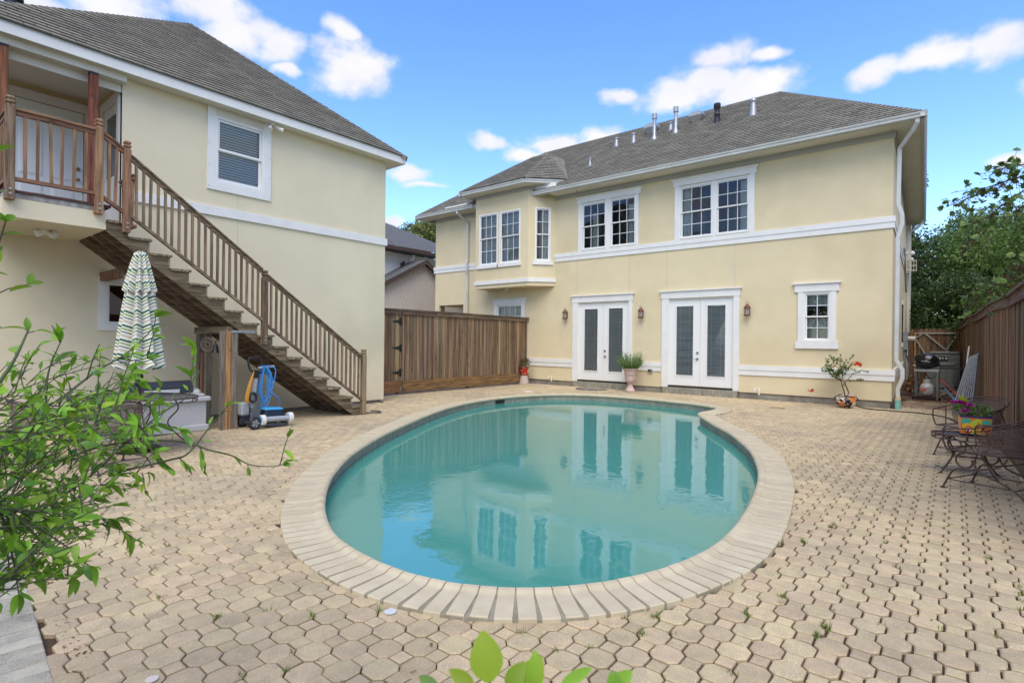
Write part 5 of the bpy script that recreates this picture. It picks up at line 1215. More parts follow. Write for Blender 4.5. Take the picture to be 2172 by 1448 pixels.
        q = MB(); q.tube([(-.25, -.29, .22), (.25, -.29, .22)], .006, 6); q.tube([(-.22, .23, .22), (.22, .23, .22)], .006, 6); q.build('stretcher', M[mat], t, local=True)
    return t
make_chair('patio_chair', 'nearest brown mesh barrel patio chair on a spring base, its back to the right fence', (.33, 7.47, .002), math.radians(-117), group='mesh patio chairs on the right')
make_chair('patio_chair', 'brown mesh barrel patio chair behind the planter box, further along the right fence', (.20, 9.62, .002), math.radians(-38), group='mesh patio chairs on the right')
# low oval table
def oval_table(name, label, loc, rz, ax, ay, h, mat, topmat, legs_r=.8):
    t = thing(name, label, 'table', loc, rz); n = 36
    rg = [(ax*math.cos(2*PI*k/n), ay*math.sin(2*PI*k/n)) for k in range(n)]
    q = MB(); q.prism([(x*.96, y*.96, h-.012) for x, y in rg], (0, 0, .008)); q.build('tabletop', topmat, t, local=True)
    q = MB(); q.tube([(x, y, h) for x, y in rg], .011, 6, closed=True); q.tube([(x*.985, y*.985, h-.05) for x, y in rg], .007, 6, closed=True)
    for k in range(0, n, 3): q.tube([(rg[k][0], rg[k][1], h), (rg[k][0]*.985, rg[k][1]*.985, h-.05)], .006, 5)
    q.build('table_rim', M[mat], t, local=True)
    for sx in (-1, 1):
        for sy in (-1, 1):
            x, y = ax*legs_r*sx*.8, ay*.62*sy
            q = MB(); q.tube(bez([(x*.75, y*.7, h-.03), (x*.82, y*.8, h*.75), (x*.62, y*.62, h*.5), (x*.85, y*.85, h*.22), (x*1.12, y*1.15, 0)], 5), .010, 6); q.build('leg', M[mat], t, local=True, smooth=True)
            q = MB(); q.lathe([(.022, 0), (.022, .008), (.01, .014)], 10, (x*1.12, y*1.15, 0)); q.build('foot', M[mat], t, local=True)
    for sx in (-1, 1):
        q = MB(); c = (ax*.35*sx, 0, h-.11); q.tube([(c[0]+.06*math.cos(2*PI*k/16), -ay*.55, c[2]+.06*math.sin(2*PI*k/16)) for k in range(16)], .007, 6, closed=True); q.build('scroll', M[mat], t, local=True)
    q = MB(); q.tube([(-ax*.45, -ay*.4, .2), (ax*.45, ay*.4, .2)], .006, 6); q.tube([(-ax*.45, ay*.4, .2), (ax*.45, -ay*.4, .2)], .006, 6); q.build('stretcher', M[mat], t, local=True)
    return t
M['glasstop'] = MAT('smoked_table_top', (0.10, 0.085, 0.078), .22, spec=.6)
oval_table('side_table', 'low brown oval metal table holding the painted planter box', (.13, 8.33, 0.002), math.radians(-4), .35, .22, .46, 'iron', M['glasstop'])
# painted box planter on the low table
def paint(name, base, blobs, scale=9.0):
    """hand-painted pottery: big petals of flat colour"""
    m = bpy.data.materials.new(name); m.use_nodes = True; nt = m.node_tree; N = nt.nodes.new; L = nt.links.new; b = nt.nodes['Principled BSDF']; b.inputs['Roughness'].default_value = .25
    tc = N('ShaderNodeTexCoord'); vo = N('ShaderNodeTexVoronoi'); vo.inputs['Scale'].default_value = scale; L(tc.outputs['Object'], vo.inputs['Vector'])
    cr = N('ShaderNodeValToRGB'); cr.color_ramp.interpolation = 'CONSTANT'; L(vo.outputs['Distance'], cr.inputs[0])
    el = cr.color_ramp.elements; el[0].position = 0; el[0].color = (*blobs[0][1], 1); el[1].position = blobs[1][0]; el[1].color = (*blobs[1][1], 1)
    for p, c in blobs[2:]: e = el.new(p); e.color = (*c, 1)
    wv = N('ShaderNodeTexVoronoi'); wv.inputs['Scale'].default_value = scale*.55; L(tc.outputs['Object'], wv.inputs['Vector'])
    c2 = N('ShaderNodeValToRGB'); c2.color_ramp.interpolation = 'CONSTANT'; L(wv.outputs['Color'], c2.inputs[0]); e2 = c2.color_ramp.elements
    e2[0].color = (*base[0], 1); e2[1].position = .45; e2[1].color = (*base[1], 1)
    for p, c in zip((.62, .8), base[2:]): e = e2.new(p); e.color = (*c, 1)
    mx = N('ShaderNodeMix'); mx.data_type = 'RGBA'; gt = N('ShaderNodeMath'); gt.operation = 'GREATER_THAN'; gt.inputs[1].default_value = .36; L(vo.outputs['Distance'], gt.inputs[0])
    L(gt.outputs[0], mx.inputs[0]); L(cr.outputs[0], mx.inputs[6]); L(c2.outputs[0], mx.inputs[7]); L(mx.outputs[2], b.inputs['Base Color']); return m
ORG_, YEL, RED, TEAL, NAVY, WHT, LIM, BLK = (.75, .17, .02), (.80, .45, .03), (.55, .03, .02), (.05, .42, .30), (.02, .02, .16), (.75, .7, .55), (.50, .58, .05), (.015, .015, .012)
bxp = thing('planter_box', 'square box painted with orange and yellow flowers, planted with magenta blooms, on the low table', 'planter', (.18, 8.42, .468), math.radians(4))
q = MB(); w, h = .135, .215
q.hexa([(-w, -w, 0), (w, -w, 0), (w, w, 0), (-w, w, 0), (-w-.006, -w-.006, h), (w+.006, -w-.006, h), (w+.006, w+.006, h), (-w-.006, w+.006, h)]); q.build('box', M.setdefault('boxor', MAT('orange_glaze', (.72, .22, .03), .3)), bxp, local=True)
# painted motifs: flat pieces on the front face
def petal(mb, cx, cz, L1, W1, a, y):
    pts = []
    for k in range(12):
        t = 2*PI*k/12; lx = (0.5+.5*math.cos(t))*L1; wz = math.sin(t)*W1*.5*(1-.3*math.cos(t)); pts.append((cx+lx*math.cos(a)-wz*math.sin(a), y, cz+lx*math.sin(a)+wz*math.cos(a)))
    mb.poly(pts)
def motif(items, par, y0, name='painted_petal'):
    for k, (cx, cz, L1, W1, a, col) in enumerate(items):
        q = MB(); petal(q, cx, cz, L1, W1, math.radians(a), y0-.0012*(k+1)); key = 'pt%.2f%.2f%.2f' % col
        if key not in M: M[key] = MAT('glaze_colour', col, .3)
        q.build(name, M[key], par, local=True)
yf = -w-.0065
motif([(-.06, .02, .20, .12, 60, LIM), (-.13, .14, .09, .08, 20, TEAL), (.13, .15, .08, .07, 180, TEAL), (-.115, .07, .10, .10, 30, YEL), (-.10, .07, .075, .085, -10, RED), (-.09, .07, .05, .05, -10, WHT), (-.075, .07, .022, .03, 0, RED),
       (.03, .03, .13, .03, 60, RED), (.03, .03, .13, .035, 95, ORG_), (.03, .03, .12, .03, 30, RED), (.02, .02, .10, .022, 10, YEL), (.02, .02, .10, .022, 40, YEL), (.02, .02, .09, .022, 75, YEL), (.02, .02, .09, .02, 110, YEL), (.02, .02, .09, .02, 145, YEL)], bxp, yf)
q = MB(); q.box(-w-.009, w+.009, -w-.009, w+.009, h-.012, h+.002); q.build('box_rim', MAT('cobalt_glaze', (.03, .03, .20), .25), bxp, local=True)
q = MB(); q.box(-w-.003, w+.003, -w-.003, w+.003, -.0, .014); q.build('box_foot', MAT('dark_cobalt', (.015, .015, .09), .25), bxp, local=True)
q = MB(); q.box(-w+.01, w-.01, -w+.01, w-.01, h, h+.004); q.build('potting_soil', M['soil'], bxp, local=True)

def leaf_geo(mb, p, d, up, L1, W1, fold=.25, curl=.2, seg=5):
    """one leaf: base point p, direction d"""
    d = Vector(d).normalized(); up = Vector(up); s = d.cross(up)
    if s.length < 1e-3: s = d.cross(Vector((1, 0, 0)))
    s.normalize(); n = s.cross(d); p = Vector(p); vs = []
    for i in range(seg+1):
        t = i/seg; w = W1*.5*(math.sin(PI*min(1, t*.94+.03))**.75)*(1-.35*t); c = p+d*(L1*t)-n*(curl*L1*t*t)
        vs += [c-s*w+n*(w*fold), c, c+s*w+n*(w*fold)]
    fs = []
    for i in range(seg): a = i*3; fs += [(a, a+1, a+4, a+3), (a+1, a+2, a+5, a+4)]
    mb.add(vs, fs)
def rv(r=1.0):
    while True:
        v = Vector((rnd.uniform(-1, 1), rnd.uniform(-1, 1), rnd.uniform(-1, 1)))
        if .1 < v.length < 1: return v.normalized()*r
def leafball(c, r, n, L1, W1, mat, par, name='foliage', sq=(1, 1, 1), outward=.8, local=True, kind='stuff'):
    q = MB()
    for k in range(n):
        d = rv(); rr = rnd.random()**.5
        p = Vector(c)+Vector((d.x*sq[0], d.y*sq[1], d.z*sq[2]))*(r*rr); dr = (d*outward+rv(.6)+Vector((0, 0, .2)))
        leaf_geo(q, p, dr, rv(), L1*rnd.uniform(.7, 1.2), W1*rnd.uniform(.8, 1.1), seg=3)
    return q.build(name, M[mat], par, local=local, kind=kind)
leafball((.03, 0, .27), .13, 170, .055, .022, 'leaf_mid', bxp, sq=(1.1, .9, .55)); leafball((-.10, -.05, .26), .08, 60, .05, .02, 'leaf_deep', bxp, sq=(1.2, 1, 1))
M['magenta'] = MAT('magenta_petal', (.50, .015, .33), .5, piece=.3, transl=.3); M['red_flower'] = MAT('red_petal', (.45, .01, .02), .5, piece=.3, transl=.3); M['coral'] = MAT('coral_petal', (.75, .13, .05), .5, piece=.2, transl=.4)
def bloom(c, r, n, mat, par, name='blossom', local=True):
    q = MB()
    for k in range(n): d = rv(); d.z = abs(d.z)*.7; leaf_geo(q, Vector(c)+d*r*.3, d, rv(), r*.8, r*.8, seg=3)
    q.build(name, M[mat], par, local=local)
for c in ((-.12, -.03, .36), (-.16, .0, .345), (-.08, -.02, .355), (-.05, -.05, .33), (-.10, -.10, .27), (-.19, -.02, .35)): bloom(c, .045, 16, 'magenta', bxp)
for (a, l) in ((2.4, .18), (2.9, .2), (.9, .12), (1.7, .2)):
    q = MB(); leaf_geo(q, (-.07, 0, .30), (math.cos(a), -.2, .55), (0, 0, 1), l, .10, .2, .35); q.build('large_leaf', M['leaf_lime'], bxp, local=True)

# talavera bowl with the leggy hibiscus
hb = thing('hibiscus_pot', 'leggy hibiscus with coral blooms in a round black, white and orange painted pot', 'potted plant', (-2.02, 15.12, .002))
M['talavera'] = paint('black_painted_pot', (BLK, WHT, (.65, .18, .03), BLK), [(0, (.75, .22, .02)), (.14, (.6, .08, .02)), (.24, WHT), (.30, BLK)], 13)
q = MB(); q.lathe([(.001, 0), (.10, 0), (.13, .02), (.20, .10), (.215, .17), (.19, .24), (.165, .265), (.175, .285), (.215, .30), (.215, .315), (.17, .315), (.16, .27), (.001, .265)], 28); q.build('pot', M['talavera'], hb, smooth=True, local=True)
for s in (-1, 1):
    q = MB(); q.tube([(s*(.19+.05*math.sin(PI*k/8)), 0, .17+.10*k/8) for k in range(9)], .012, 8); q.build('pot_handle', M['black'], hb, local=True)
def branchy(par, root, height, spread, nb, mats, leafL, leafW, seed, twig='bark', stem_r=.014, density=1.0, local=True):
    r = random.Random(seed); tips = []
    q = MB(); lv = MB()
    def grow(p, d, L1, rad, depth):
        pts = [p]; n = 4
        for i in range(n):
            d = (d+Vector((r.gauss(0, .16), r.gauss(0, .16), r.gauss(0, .10)))).normalized(); p = p+d*(L1/n); pts.append(p)
            if depth > 0:
                for m_ in range(int(2*density+r.random())):
                    dd = (d+Vector((r.gauss(0, .8), r.gauss(0, .8), r.gauss(0, .6)))).normalized(); leaf_geo(lv, p, dd, (0, 0, 1), leafL*r.uniform(.6, 1.2), leafW*r.uniform(.8, 1.1), seg=3)
        q.tube(pts, [rad*(1-.5*i/n) for i in range(n+1)], 5, caps=False)
        if depth < 3:
            for k in range(nb if depth == 0 else 2+(r.random() < .4)):
                a = r.uniform(0, 2*PI); dd = (d*.55+Vector((math.cos(a)*spread, math.sin(a)*spread, r.uniform(-.15, .5)))).normalized(); grow(pts[-1-r.randint(0, 2)], dd, L1*r.uniform(.55, .9), rad*.55, depth+1)
        else: tips.append(p)
    grow(Vector(root), Vector((0, 0, 1)), height, stem_r, 0)
    q.build('stem', M[twig], par, local=local); lv.build('foliage', M[mats], par, local=local, kind='stuff')
    return tips
tips = branchy(hb, (-.02, 0, .26), .50, .85, 7, 'leaf_mid', .060, .036, 11, stem_r=.017, density=2.6)
bloom((.24, -.08, 1.02), .10, 22, 'coral', hb); bloom((-.72, -.12, .34), .09, 14, 'coral', hb)

# urn with rosemary between the french doors
M['urn'] = MAT('pink_terracotta_urn', (.60, .44, .37), .9, (.50, .34, .28), 18, 1, .35, .65, bump=.5, bscale=70, col3=(.68, .58, .52), n3scale=9)
ur = thing('urn_planter', 'weathered pink stone urn with a bushy rosemary, between the two french doors', 'planter', (-7.72, 15.22, .002))
q = MB(); q.lathe([(.001, 0), (.145, 0), (.15, .05), (.13, .07), (.115, .10), (.085, .16), (.065, .22), (.075, .25), (.11, .28), (.155, .34), (.17, .40), (.165, .42), (.172, .44), (.165, .47), (.165, .52), (.175, .55), (.18, .60), (.205, .66), (.235, .685), (.245, .70), (.235, .715), (.20, .71), (.19, .66), (.001, .65)], 32, fn=lambda a, z: 1+(.03*abs(math.sin(a*9)) if (.27 < z < .40 or .01 < z < .18) else 0)); q.build('urn', M['urn'], ur, smooth=True, local=True)
for z in (.43, .50, .535):
    q = MB(); q.tube([(.172*math.cos(2*PI*k/28), .172*math.sin(2*PI*k/28), z) for k in range(28)], .010, 6, closed=True); q.build('moulding', M['urn'], ur, local=True)
q = MB()
for k in range(300):
    a = rnd.uniform(0, 2*PI); r = rnd.random()**.5*.17; el = rnd.uniform(.25, 1.35); tilt = Vector((math.cos(a)*math.cos(el), math.sin(a)*math.cos(el), math.sin(el)+.15)).normalized()
    p = Vector((math.cos(a)*r, math.sin(a)*r, .68)); L1 = rnd.uniform(.26, .50)*(.75+.3*math.sin(el)); pts = [p+tilt*(L1*t)+Vector((0, 0, .10*t*t)) for t in (0, .33, .66, 1)]
    for i in range(3):
        for m_ in range(9):
            c = pts[i].lerp(pts[i+1], m_/9); d = (tilt+rv(.9)).normalized(); s = d.cross(rv()).normalized()*.0042; q.quad(c-s, c+s, c+d*.030+s, c+d*.030-s)
q.build('foliage', M['rosemary'], ur, local=True, kind='stuff')
# red flowers in a bright pot, standing on an upturned clay pot by the fence
fp = thing('flower_pot', 'orange painted pot of red flowers on an upturned clay pot by the board fence', 'potted plant', (-11.90, 15.30, .002))
q = MB(); q.lathe([(.17, 0), (.175, .02), (.165, .04), (.125, .30), (.001, .30)], 24); q.build('upturned_pot', MAT('pale_clay', (.52, .42, .36), .9, (.45, .36, .30), 6), fp, smooth=True, local=True)
M['brightpot'] = paint('bright_painted_pot', ((.65, .16, .03), (.55, .03, .03), (.70, .50, .06), (.06, .30, .24)), [(0, (.75, .45, .05)), (.10, (.6, .04, .03)), (.2, (.78, .72, .6)), (.26, (.72, .18, .02))], 11)
q = MB(); q.lathe([(.001, .30), (.11, .30), (.115, .34), (.155, .56), (.165, .57), (.165, .605), (.15, .605), (.14, .57), (.001, .56)], 24); q.build('pot', M['brightpot'], fp, smooth=True, local=True)
for z, r in ((.32, .117), (.588, .170)):
    q = MB(); q.tube([(r*math.cos(2*PI*k/24), r*math.sin(2*PI*k/24), z) for k in range(24)], .013, 6, closed=True); q.build('pot_band', M['black'], fp, local=True)
leafball((.02, 0, .76), .17, 150, .07, .035, 'leaf_dark', fp, sq=(1, 1, .9))
for k in range(9): c = Vector((rnd.uniform(-.22, .16), rnd.uniform(-.15, .05), rnd.uniform(.70, .93))); bloom(c, .032, 9, 'red_flower', fp)

# wall lanterns
M['copper'] = MAT('aged_copper', (.17, .055, .038), .5, (.11, .04, .03), 30, metallic=.3)
M['lampglass'] = MAT('seedy_lamp_glass', (.42, .40, .34), .15, spec=.8)
lan = thing('wall_lantern', 'copper ship lantern on the wall left of the left french doors', 'wall lamp', (-10.42, HY, 2.45), group='three copper lanterns beside the french doors')
def L_(mb, n, m, **k): return mb.build(n, M[m], lan, local=True, **k)
q = MB(); q.box(-.045, .045, -.02, -.001, -.12, .12); L_(q, 'back_plate', 'copper', bevel=.006)
q = MB(); q.tube([(0, -.02, .10), (0, -.06, .17), (0, -.11, .16)], .010, 8); L_(q, 'arm', 'copper')
q = MB(); q.lathe([(.02, .16), (.035, .155), (.05, .12), (.075, .09), (.092, .055), (.092, .045), (.06, .045)], 18, (0, -.115, 0)); L_(q, 'lamp_hood', 'copper', smooth=True)
q = MB(); q.lathe([(.058, .045), (.062, 0), (.058, -.12), (.04, -.13)], 18, (0, -.115, 0)); L_(q, 'lamp_glass', 'lampglass', smooth=True)
q = MB(); q.lathe([(.07, -.12), (.085, -.125), (.085, -.155), (.03, -.165)], 18, (0, -.115, 0)); L_(q, 'lamp_base', 'copper', smooth=True)
q = MB()
for k in range(6):
    a = 2*PI*k/6; q.tube([(.075*math.cos(a), -.115+.075*math.sin(a), z) for z in (-.125, .05)], .004, 5)
for z in (-.07, -.01): q.tube([(.075*math.cos(2*PI*k/18), -.115+.075*math.sin(2*PI*k/18), z) for k in range(18)], .004, 5, closed=True)
L_(q, 'cage', 'copper')
q = MB(); q.tube([(.035*math.cos(a), -.115, .165+.06*math.sin(a)) for a in [PI*k/10 for k in range(11)]], .005, 6); L_(q, 'hanging_loop', 'copper')
for (x, z, lb) in ((-7.60, 2.43, 'copper ship lantern on the wall between the two french doors'), (-4.44, 2.43, 'copper ship lantern on the wall right of the right french doors')):
    c = copy_tree(lan); c.location = (x, HY, z); c['label'] = lb
# doormat
dm = thing('doormat', 'curved grey patterned doormat lying before the left french doors', 'doormat', (-9.0, 15.0, .004))
M['mat'] = MAT('printed_mat', (.40, .36, .33), .95, (.06, .05, .05), 16, 1, .46, .54)
q = MB(); n = 16; pts = [(-.5, .2), (.5, .2)]+[(.5*math.cos(PI*k/n), -.02-.30*math.sin(PI*k/n)) for k in range(n+1)]
q.prism([(x, y, .0) for x, y in pts], (0, 0, .012)); q.build('mat', M['mat'], dm, local=True)
q = MB(); q.tube([(x*.97, y*.97, .012) for x, y in pts], .012, 6, closed=True); q.build('mat_border', M['black'], dm, local=True)

# garden hose
q = MB(); hp = [(-2.1, 15.32, .62), (-2.03, 15.35, .45), (-1.95, 15.3, .25), (-1.80, 15.20, .06), (-1.55, 15.12, .02), (-1.1, 15.05, .017), (-.5, 14.95, .017), (-.1, 14.4, .017), (.1, 13.2, .017), (.32, 11.6, .017), (.45, 10.6, .017)]
q.tube(bez(hp, 8), .013, 7); o = q.build('garden_hose', MAT('dark_hose', (.03, .027, .024), .5), smooth=True); tag(o, 'dark garden hose trailing from the hibiscus pot across the pavers to the right fence', 'hose')
q = MB(); q.tube(bez([(-9.45, 6.6, .015), (-9.25, 6.78, .02), (-9.15, 6.95, .02), (-9.3, 7.05, .02), (-9.42, 6.95, .03), (-9.3, 6.85, .045)], 8), .012, 7); o = q.build('hose_coil', M['blackplastic'], smooth=True); tag(o, 'short coil of black hose on the pavers behind the bottom newel of the stair', 'hose')

# air conditioners
def ac(name, label, loc, w, h, rz=0):
    t = thing(name, label, 'air conditioner', loc, rz); M.setdefault('acgrey', MAT('ac_grey_metal', (.19, .195, .17), .5, (.15, .152, .135), 5))
    q = MB(); q.box(-w/2+.02, w/2-.02, -w/2+.02, w/2-.02, .05, h-.08); q.build('core', M['black'], t, local=True)
    q = MB(); q.box(-w/2, w/2, -w/2, w/2, h-.10, h); q.build('top_cover', M['acgrey'], t, local=True, bevel=.025)
    q = MB(); q.box(-w/2, w/2, -w/2, w/2, 0, .06); q.build('base_pan', M['acgrey'], t, local=True)
    for (sx, sy) in ((-1, -1), (1, -1), (-1, 1), (1, 1)):
        q = MB(); q.box(sx*(w/2-.03)-.03, sx*(w/2-.03)+.03, sy*(w/2-.03)-.03, sy*(w/2-.03)+.03, .06, h-.10); q.build('corner_post', M['acgrey'], t, local=True)
    n = int((h-.2)/.042); side_l = MB()
    for k in range(n):
        z = .10+k*.042; q = MB()
        q.hexa([(-w/2+.06, -w/2-.006, z), (w/2-.06, -w/2-.006, z), (w/2-.06, -w/2+.004, z), (-w/2+.06, -w/2+.004, z), (-w/2+.06, -w/2+.012, z+.03), (w/2-.06, -w/2+.012, z+.03), (w/2-.06, -w/2+.02, z+.03), (-w/2+.06, -w/2+.02, z+.03)])
        q.build('louvre', M['acgrey'], t, local=True)
        for s_ in (-1, 1): side_l.box(s_*(w/2-.01)-.006, s_*(w/2-.01)+.006, -w/2+.06, w/2-.06, z, z+.03)
    side_l.build('side_louvre', M['acgrey'], t, local=True, kind='stuff')
    for x in (-w*.17, w*.17):
        q = MB(); q.box(x-.012, x+.012, -w/2-.012, -w/2+.01, .06, h-.10); q.build('rib', M['acgrey'], t, local=True)
    return t
t = ac('air_conditioner', 'taller grey air conditioner condenser with a maker badge, against the back fence', (-.30, 24.9, 0), .86, 1.30)
q = MB(); q.box(-.16, .10, -.452, -.446, 1.0, 1.14); q.build('badge', MAT('badge_black', (.03, .03, .03), .4), t, local=True)
for x, ww in ((-.12, .05), (-.045, .035), (.05, .05)):
    q = MB(); q.box(x-ww/2, x+ww/2, -.456, -.4525, 1.04, 1.10); q.build('badge_mark', M['vinyl'], t, local=True)
ac('air_conditioner', 'shorter grey air conditioner condenser standing in front of the taller one', (-.38, 23.7, 0), .72, .92)
# gas grill
gr = thing('gas_grill', 'black kettle-lidded gas grill on a metal cart with a white propane tank below', 'grill', (-.60, 18.75, .03), math.radians(-3))
def G_(q, n, m, **k): return q.build(n, M[m] if isinstance(m, str) else m, gr, local=True, **k)
for sx in (-1, 1):
    for y in (-.18, .2):
        q = MB(); q.tube([(sx*.24, y, .02 if sx > 0 else .08), (sx*.24, y, .78)], .022, 8); G_(q, 'cart_leg', MAT('blue_grey_leg', (.10, .13, .16), .4) if (sx, y) == (-1, -.18) else 'steel')
q = MB(); q.box(-.28, .28, -.20, .22, .76, .82); G_(q, 'cart_top', 'steel', bevel=.01)
q = MB(); q.box(-.25, .25, -.19, .21, .02, .10); G_(q, 'cart_base', MAT('rusty_base', (.075, .022, .018), .8, (.03, .015, .012), 20))
for k in range(9):
    q = MB(); q.box(-.21+k*.05, -.18+k*.05, -.195, -.19, .035, .09); G_(q, 'base_slot', 'black')
q = MB(); q.sphere((0, 0, .98), .26, 18, 12, (1.08, .78, .52)); G_(q, 'fire_bowl', 'blackplastic', smooth=True)
q = MB(); prof = []
n = 18
for i in range(9):
    a = PI/2*i/8; prof.append((math.cos(a), math.sin(a)))
q = MB(); vs = []; fs = []
for (c, s) in prof:
    for k in range(n): t_ = 2*PI*k/n; vs.append((.29*c**.55*math.cos(t_)-.02 if c > 0.02 else -.04, .21*c**.7*math.sin(t_) if c > .02 else 0, 1.02+.24*s-.06*c*math.cos(t_)*.6))
for i in range(8):
    for k in range(n): fs.append((i*n+k, i*n+(k+1) % n, (i+1)*n+(k+1) % n, (i+1)*n+k))
q.add(vs, fs); lid = G_(q, 'grill_lid', MAT('gloss_black_enamel', (.008, .008, .009), .15), smooth=True)
q = MB(); q.tube([(-.11, -.21, 1.06), (-.10, -.25, 1.055), (.08, -.25, 1.035), (.09, -.21, 1.03)], .011, 8); G_(q, 'lid_handle', 'steel')
q = MB(); q.sphere((0, -.215, 1.07), .02); G_(q, 'thermometer', 'steel')
q = MB(); q.tube([(-.30, -.05, .92), (-.24, -.05, .92)], .04, 12); G_(q, 'control_knob', 'steel')
q = MB(); q.box(.26, .72, -.12, .12, .86, .90); G_(q, 'side_shelf', 'blackplastic')
for sx in (-1, 1):
    q = MB(); q.tube([(sx*.29-.02, -.12, .07), (sx*.29+.02, -.12, .07)], .07, 16); G_(q, 'wheel', 'black')
M['tankw'] = MAT('propane_tank_paint', (.55, .55, .53), .4, (.42, .42, .40), 7)
q = MB(); q.lathe([(.10, .11), (.11, .12), (.13, .14), (.155, .18), (.155, .36), (.13, .42), (.08, .45), (.03, .46)], 24, (0, 0, .0)); G_(q, 'propane_tank', 'tankw', smooth=True)
q = MB(); q.lathe([(.09, .45), (.085, .55), (.075, .56), (.075, .46)], 20); G_(q, 'tank_collar', 'tankw', smooth=True)
q = MB(); q.lathe([(.03, .45), (.03, .60), (.045, .61), (.045, .64), (.01, .65)], 10); G_(q, 'tank_valve', 'steel')
q = MB(); q.tube(bez([(.02, 0, .6), (.12, -.03, .60), (.2, -.03, .68), (.2, 0, .78)], 5), .01, 6); G_(q, 'gas_tube', 'black')
q = MB(); q.box(-.10, .0, -.1585, -.1565, .24, .32); G_(q, 'tank_label', MAT('tank_label_red', (.55, .10, .08), .5)); q = MB(); q.box(.005, .085, -.1585, -.155, .22, .34); G_(q, 'tank_label', MAT('tank_label_grey', (.33, .34, .36), .5))
q = MB(); pts = [(.75*math.cos(2*PI*k/28), .38*math.sin(2*PI*k/28)) for k in range(28)]; q.prism([(x, y, .0) for x, y in pts], (0, 0, .025)); o = q.build('grill_mat', MAT('red_brown_mat', (.15, .075, .05), .9)); o.location = (-.55, 18.7, .005); tag(o, 'oval red brown mat on the bricks under the gas grill', 'mat')
# bundle of grey hose and pipe hung on the right fence
hs = thing('hose_bundle', 'hanging bundle of looped grey pool hose against the right fence', 'hose', (.25, 15.6, 0))
ghose = MAT('grey_vac_hose', (.34, .34, .33), .5, (.25, .25, .24), 20)
def fx(y): return .745-.0313*(y-5.4)
for k in range(8):
    y = 15.7; X = fx(y)-.03
    q = MB(); q.tube(bez([(X-.008*k, y+.1, 1.15+.03*math.sin(k*2)), (X-.014*k, y, 1.34-.01*k), (X-.03-.020*k, y-.1, 1.18), (X-.08-.034*k, y-.3, .6), (X-.14-.044*k, y-.45, .02)], 6), .015, 7); q.build('hose_loop', ghose, hs, smooth=True)
for k in range(4):
    q = MB(); q.tube(bez([(X, y+.1, 1.12), (X-.01, y+.02, 1.31-.03*k), (X-.02-.014*k, y-.1, 1.0), (X-.04-.02*k, y-.15, .4), (X-.05-.03*k, y-.2, .02)], 6), .015, 7); q.build('hose_loop', M['steel'] if k % 2 else ghose, hs, smooth=True)
q = MB(); q.tube([(.10, 15.9, .03), (.24, 16.3, 1.50)], .014, 8); o = q.build('pool_pole', M['vinyl']); tag(o, 'thin white pole leaning behind the grey hose bundle', 'pole')
q = MB(); q.tube([(-.34, 20.6, .50), (.10, 17.6, .22)], .020, 8); o = q.build('red_pole', MAT('red_pole', (.50, .03, .05), .4)); tag(o, 'slim red pole lying slanted beside the hose bundle by the right fence', 'pole')
q = MB(); q.tube([(-.22, 19.4, .30), (.08, 17.4, .06)], .028, 8); o = q.build('blue_pole', MAT('blue_pole', (.12, .28, .42), .4)); tag(o, 'short blue pole lying slanted under the red one by the right fence', 'pole')
q = MB(); leafball((-1.02, 20.6, .30), .32, 160, .12, .06, 'deadleaf', None, name='brush_heap', sq=(.6, 1, .8), local=False); o = COL.objects['brush_heap']; tag(o, 'heap of dry brown leaves and brush by the meter box', 'brush heap')
# skimmer lid on the deck, the loose drain disc and the dark leaf
q = MB(); q.lathe([(.14, 0), (.14, .006), (.12, .009), (.001, .009)], 28, (-9.95, 13.0, .002)); o = q.build('skimmer_lid', M['vinyl'], smooth=True); tag(o, 'round white skimmer lid set in the pavers beyond the pool', 'lid')
q = MB(); q.lathe([(.034, 0), (.034, .004), (.001, .005)], 20, (-2.41, 1.915, .002)); o = q.build('drain_cap', MAT('grey_cap', (.55, .55, .55), .5)); tag(o, 'small grey plastic cap in the broken paver beside the near coping', 'cap')
q = MB(); q.lathe([(.026, 0), (.026, .004), (.001, .005)], 18, (-2.72, .86, .004)); o = q.build('round_cap', MAT('tan_cap', (.60, .52, .45), .6)); tag(o, 'small pale round cap lying on the pavers near the grey brick path', 'cap')
q = MB(); q.box(-.16, .16, -.035, .035, 0, .004); o = q.build('leaf_scrap', M['deadleaf']); o.location = (-3.25, 13.9, .004); o.rotation_euler = (0, 0, .3); tag(o, 'dark strip of debris on the pavers in front of the small window', 'debris')

# ------------------------------------------------------------------ left side: umbrella, table, chairs, storage box
um = thing('patio_umbrella', 'closed patio umbrella with green, white and tan chevron stripes', 'umbrella', (-8.42, 2.48, 0))
mu_ = bpy.data.materials.new('chevron_canvas'); mu_.use_nodes = True; nt = mu_.node_tree; N = nt.nodes.new; L = nt.links.new; b = nt.nodes['Principled BSDF']; b.inputs['Roughness'].default_value = .9
tc = N('ShaderNodeTexCoord'); at_ = N('ShaderNodeAttribute'); at_.attribute_name = 'stripe'
mm_ = N('ShaderNodeMath'); mm_.operation = 'MULTIPLY'; mm_.inputs[1].default_value = 5.4; L(at_.outputs['Fac'], mm_.inputs[0]); fr2 = N('ShaderNodeMath'); fr2.operation = 'FRACT'; L(mm_.outputs[0], fr2.inputs[0])
cr = N('ShaderNodeValToRGB'); cr.color_ramp.interpolation = 'CONSTANT'; L(fr2.outputs[0], cr.inputs[0]); el = cr.color_ramp.elements
cols = [(0, (.02, .11, .06)), (.14, (.72, .70, .62)), (.30, (.50, .45, .34)), (.46, (.72, .70, .62)), (.58, (.02, .09, .07)), (.66, (.72, .70, .62)), (.78, (.27, .34, .12)), (.90, (.72, .70, .62))]
el[0].position = 0; el[0].color = (*cols[0][1], 1); el[1].position = cols[1][0]; el[1].color = (*cols[1][1], 1)
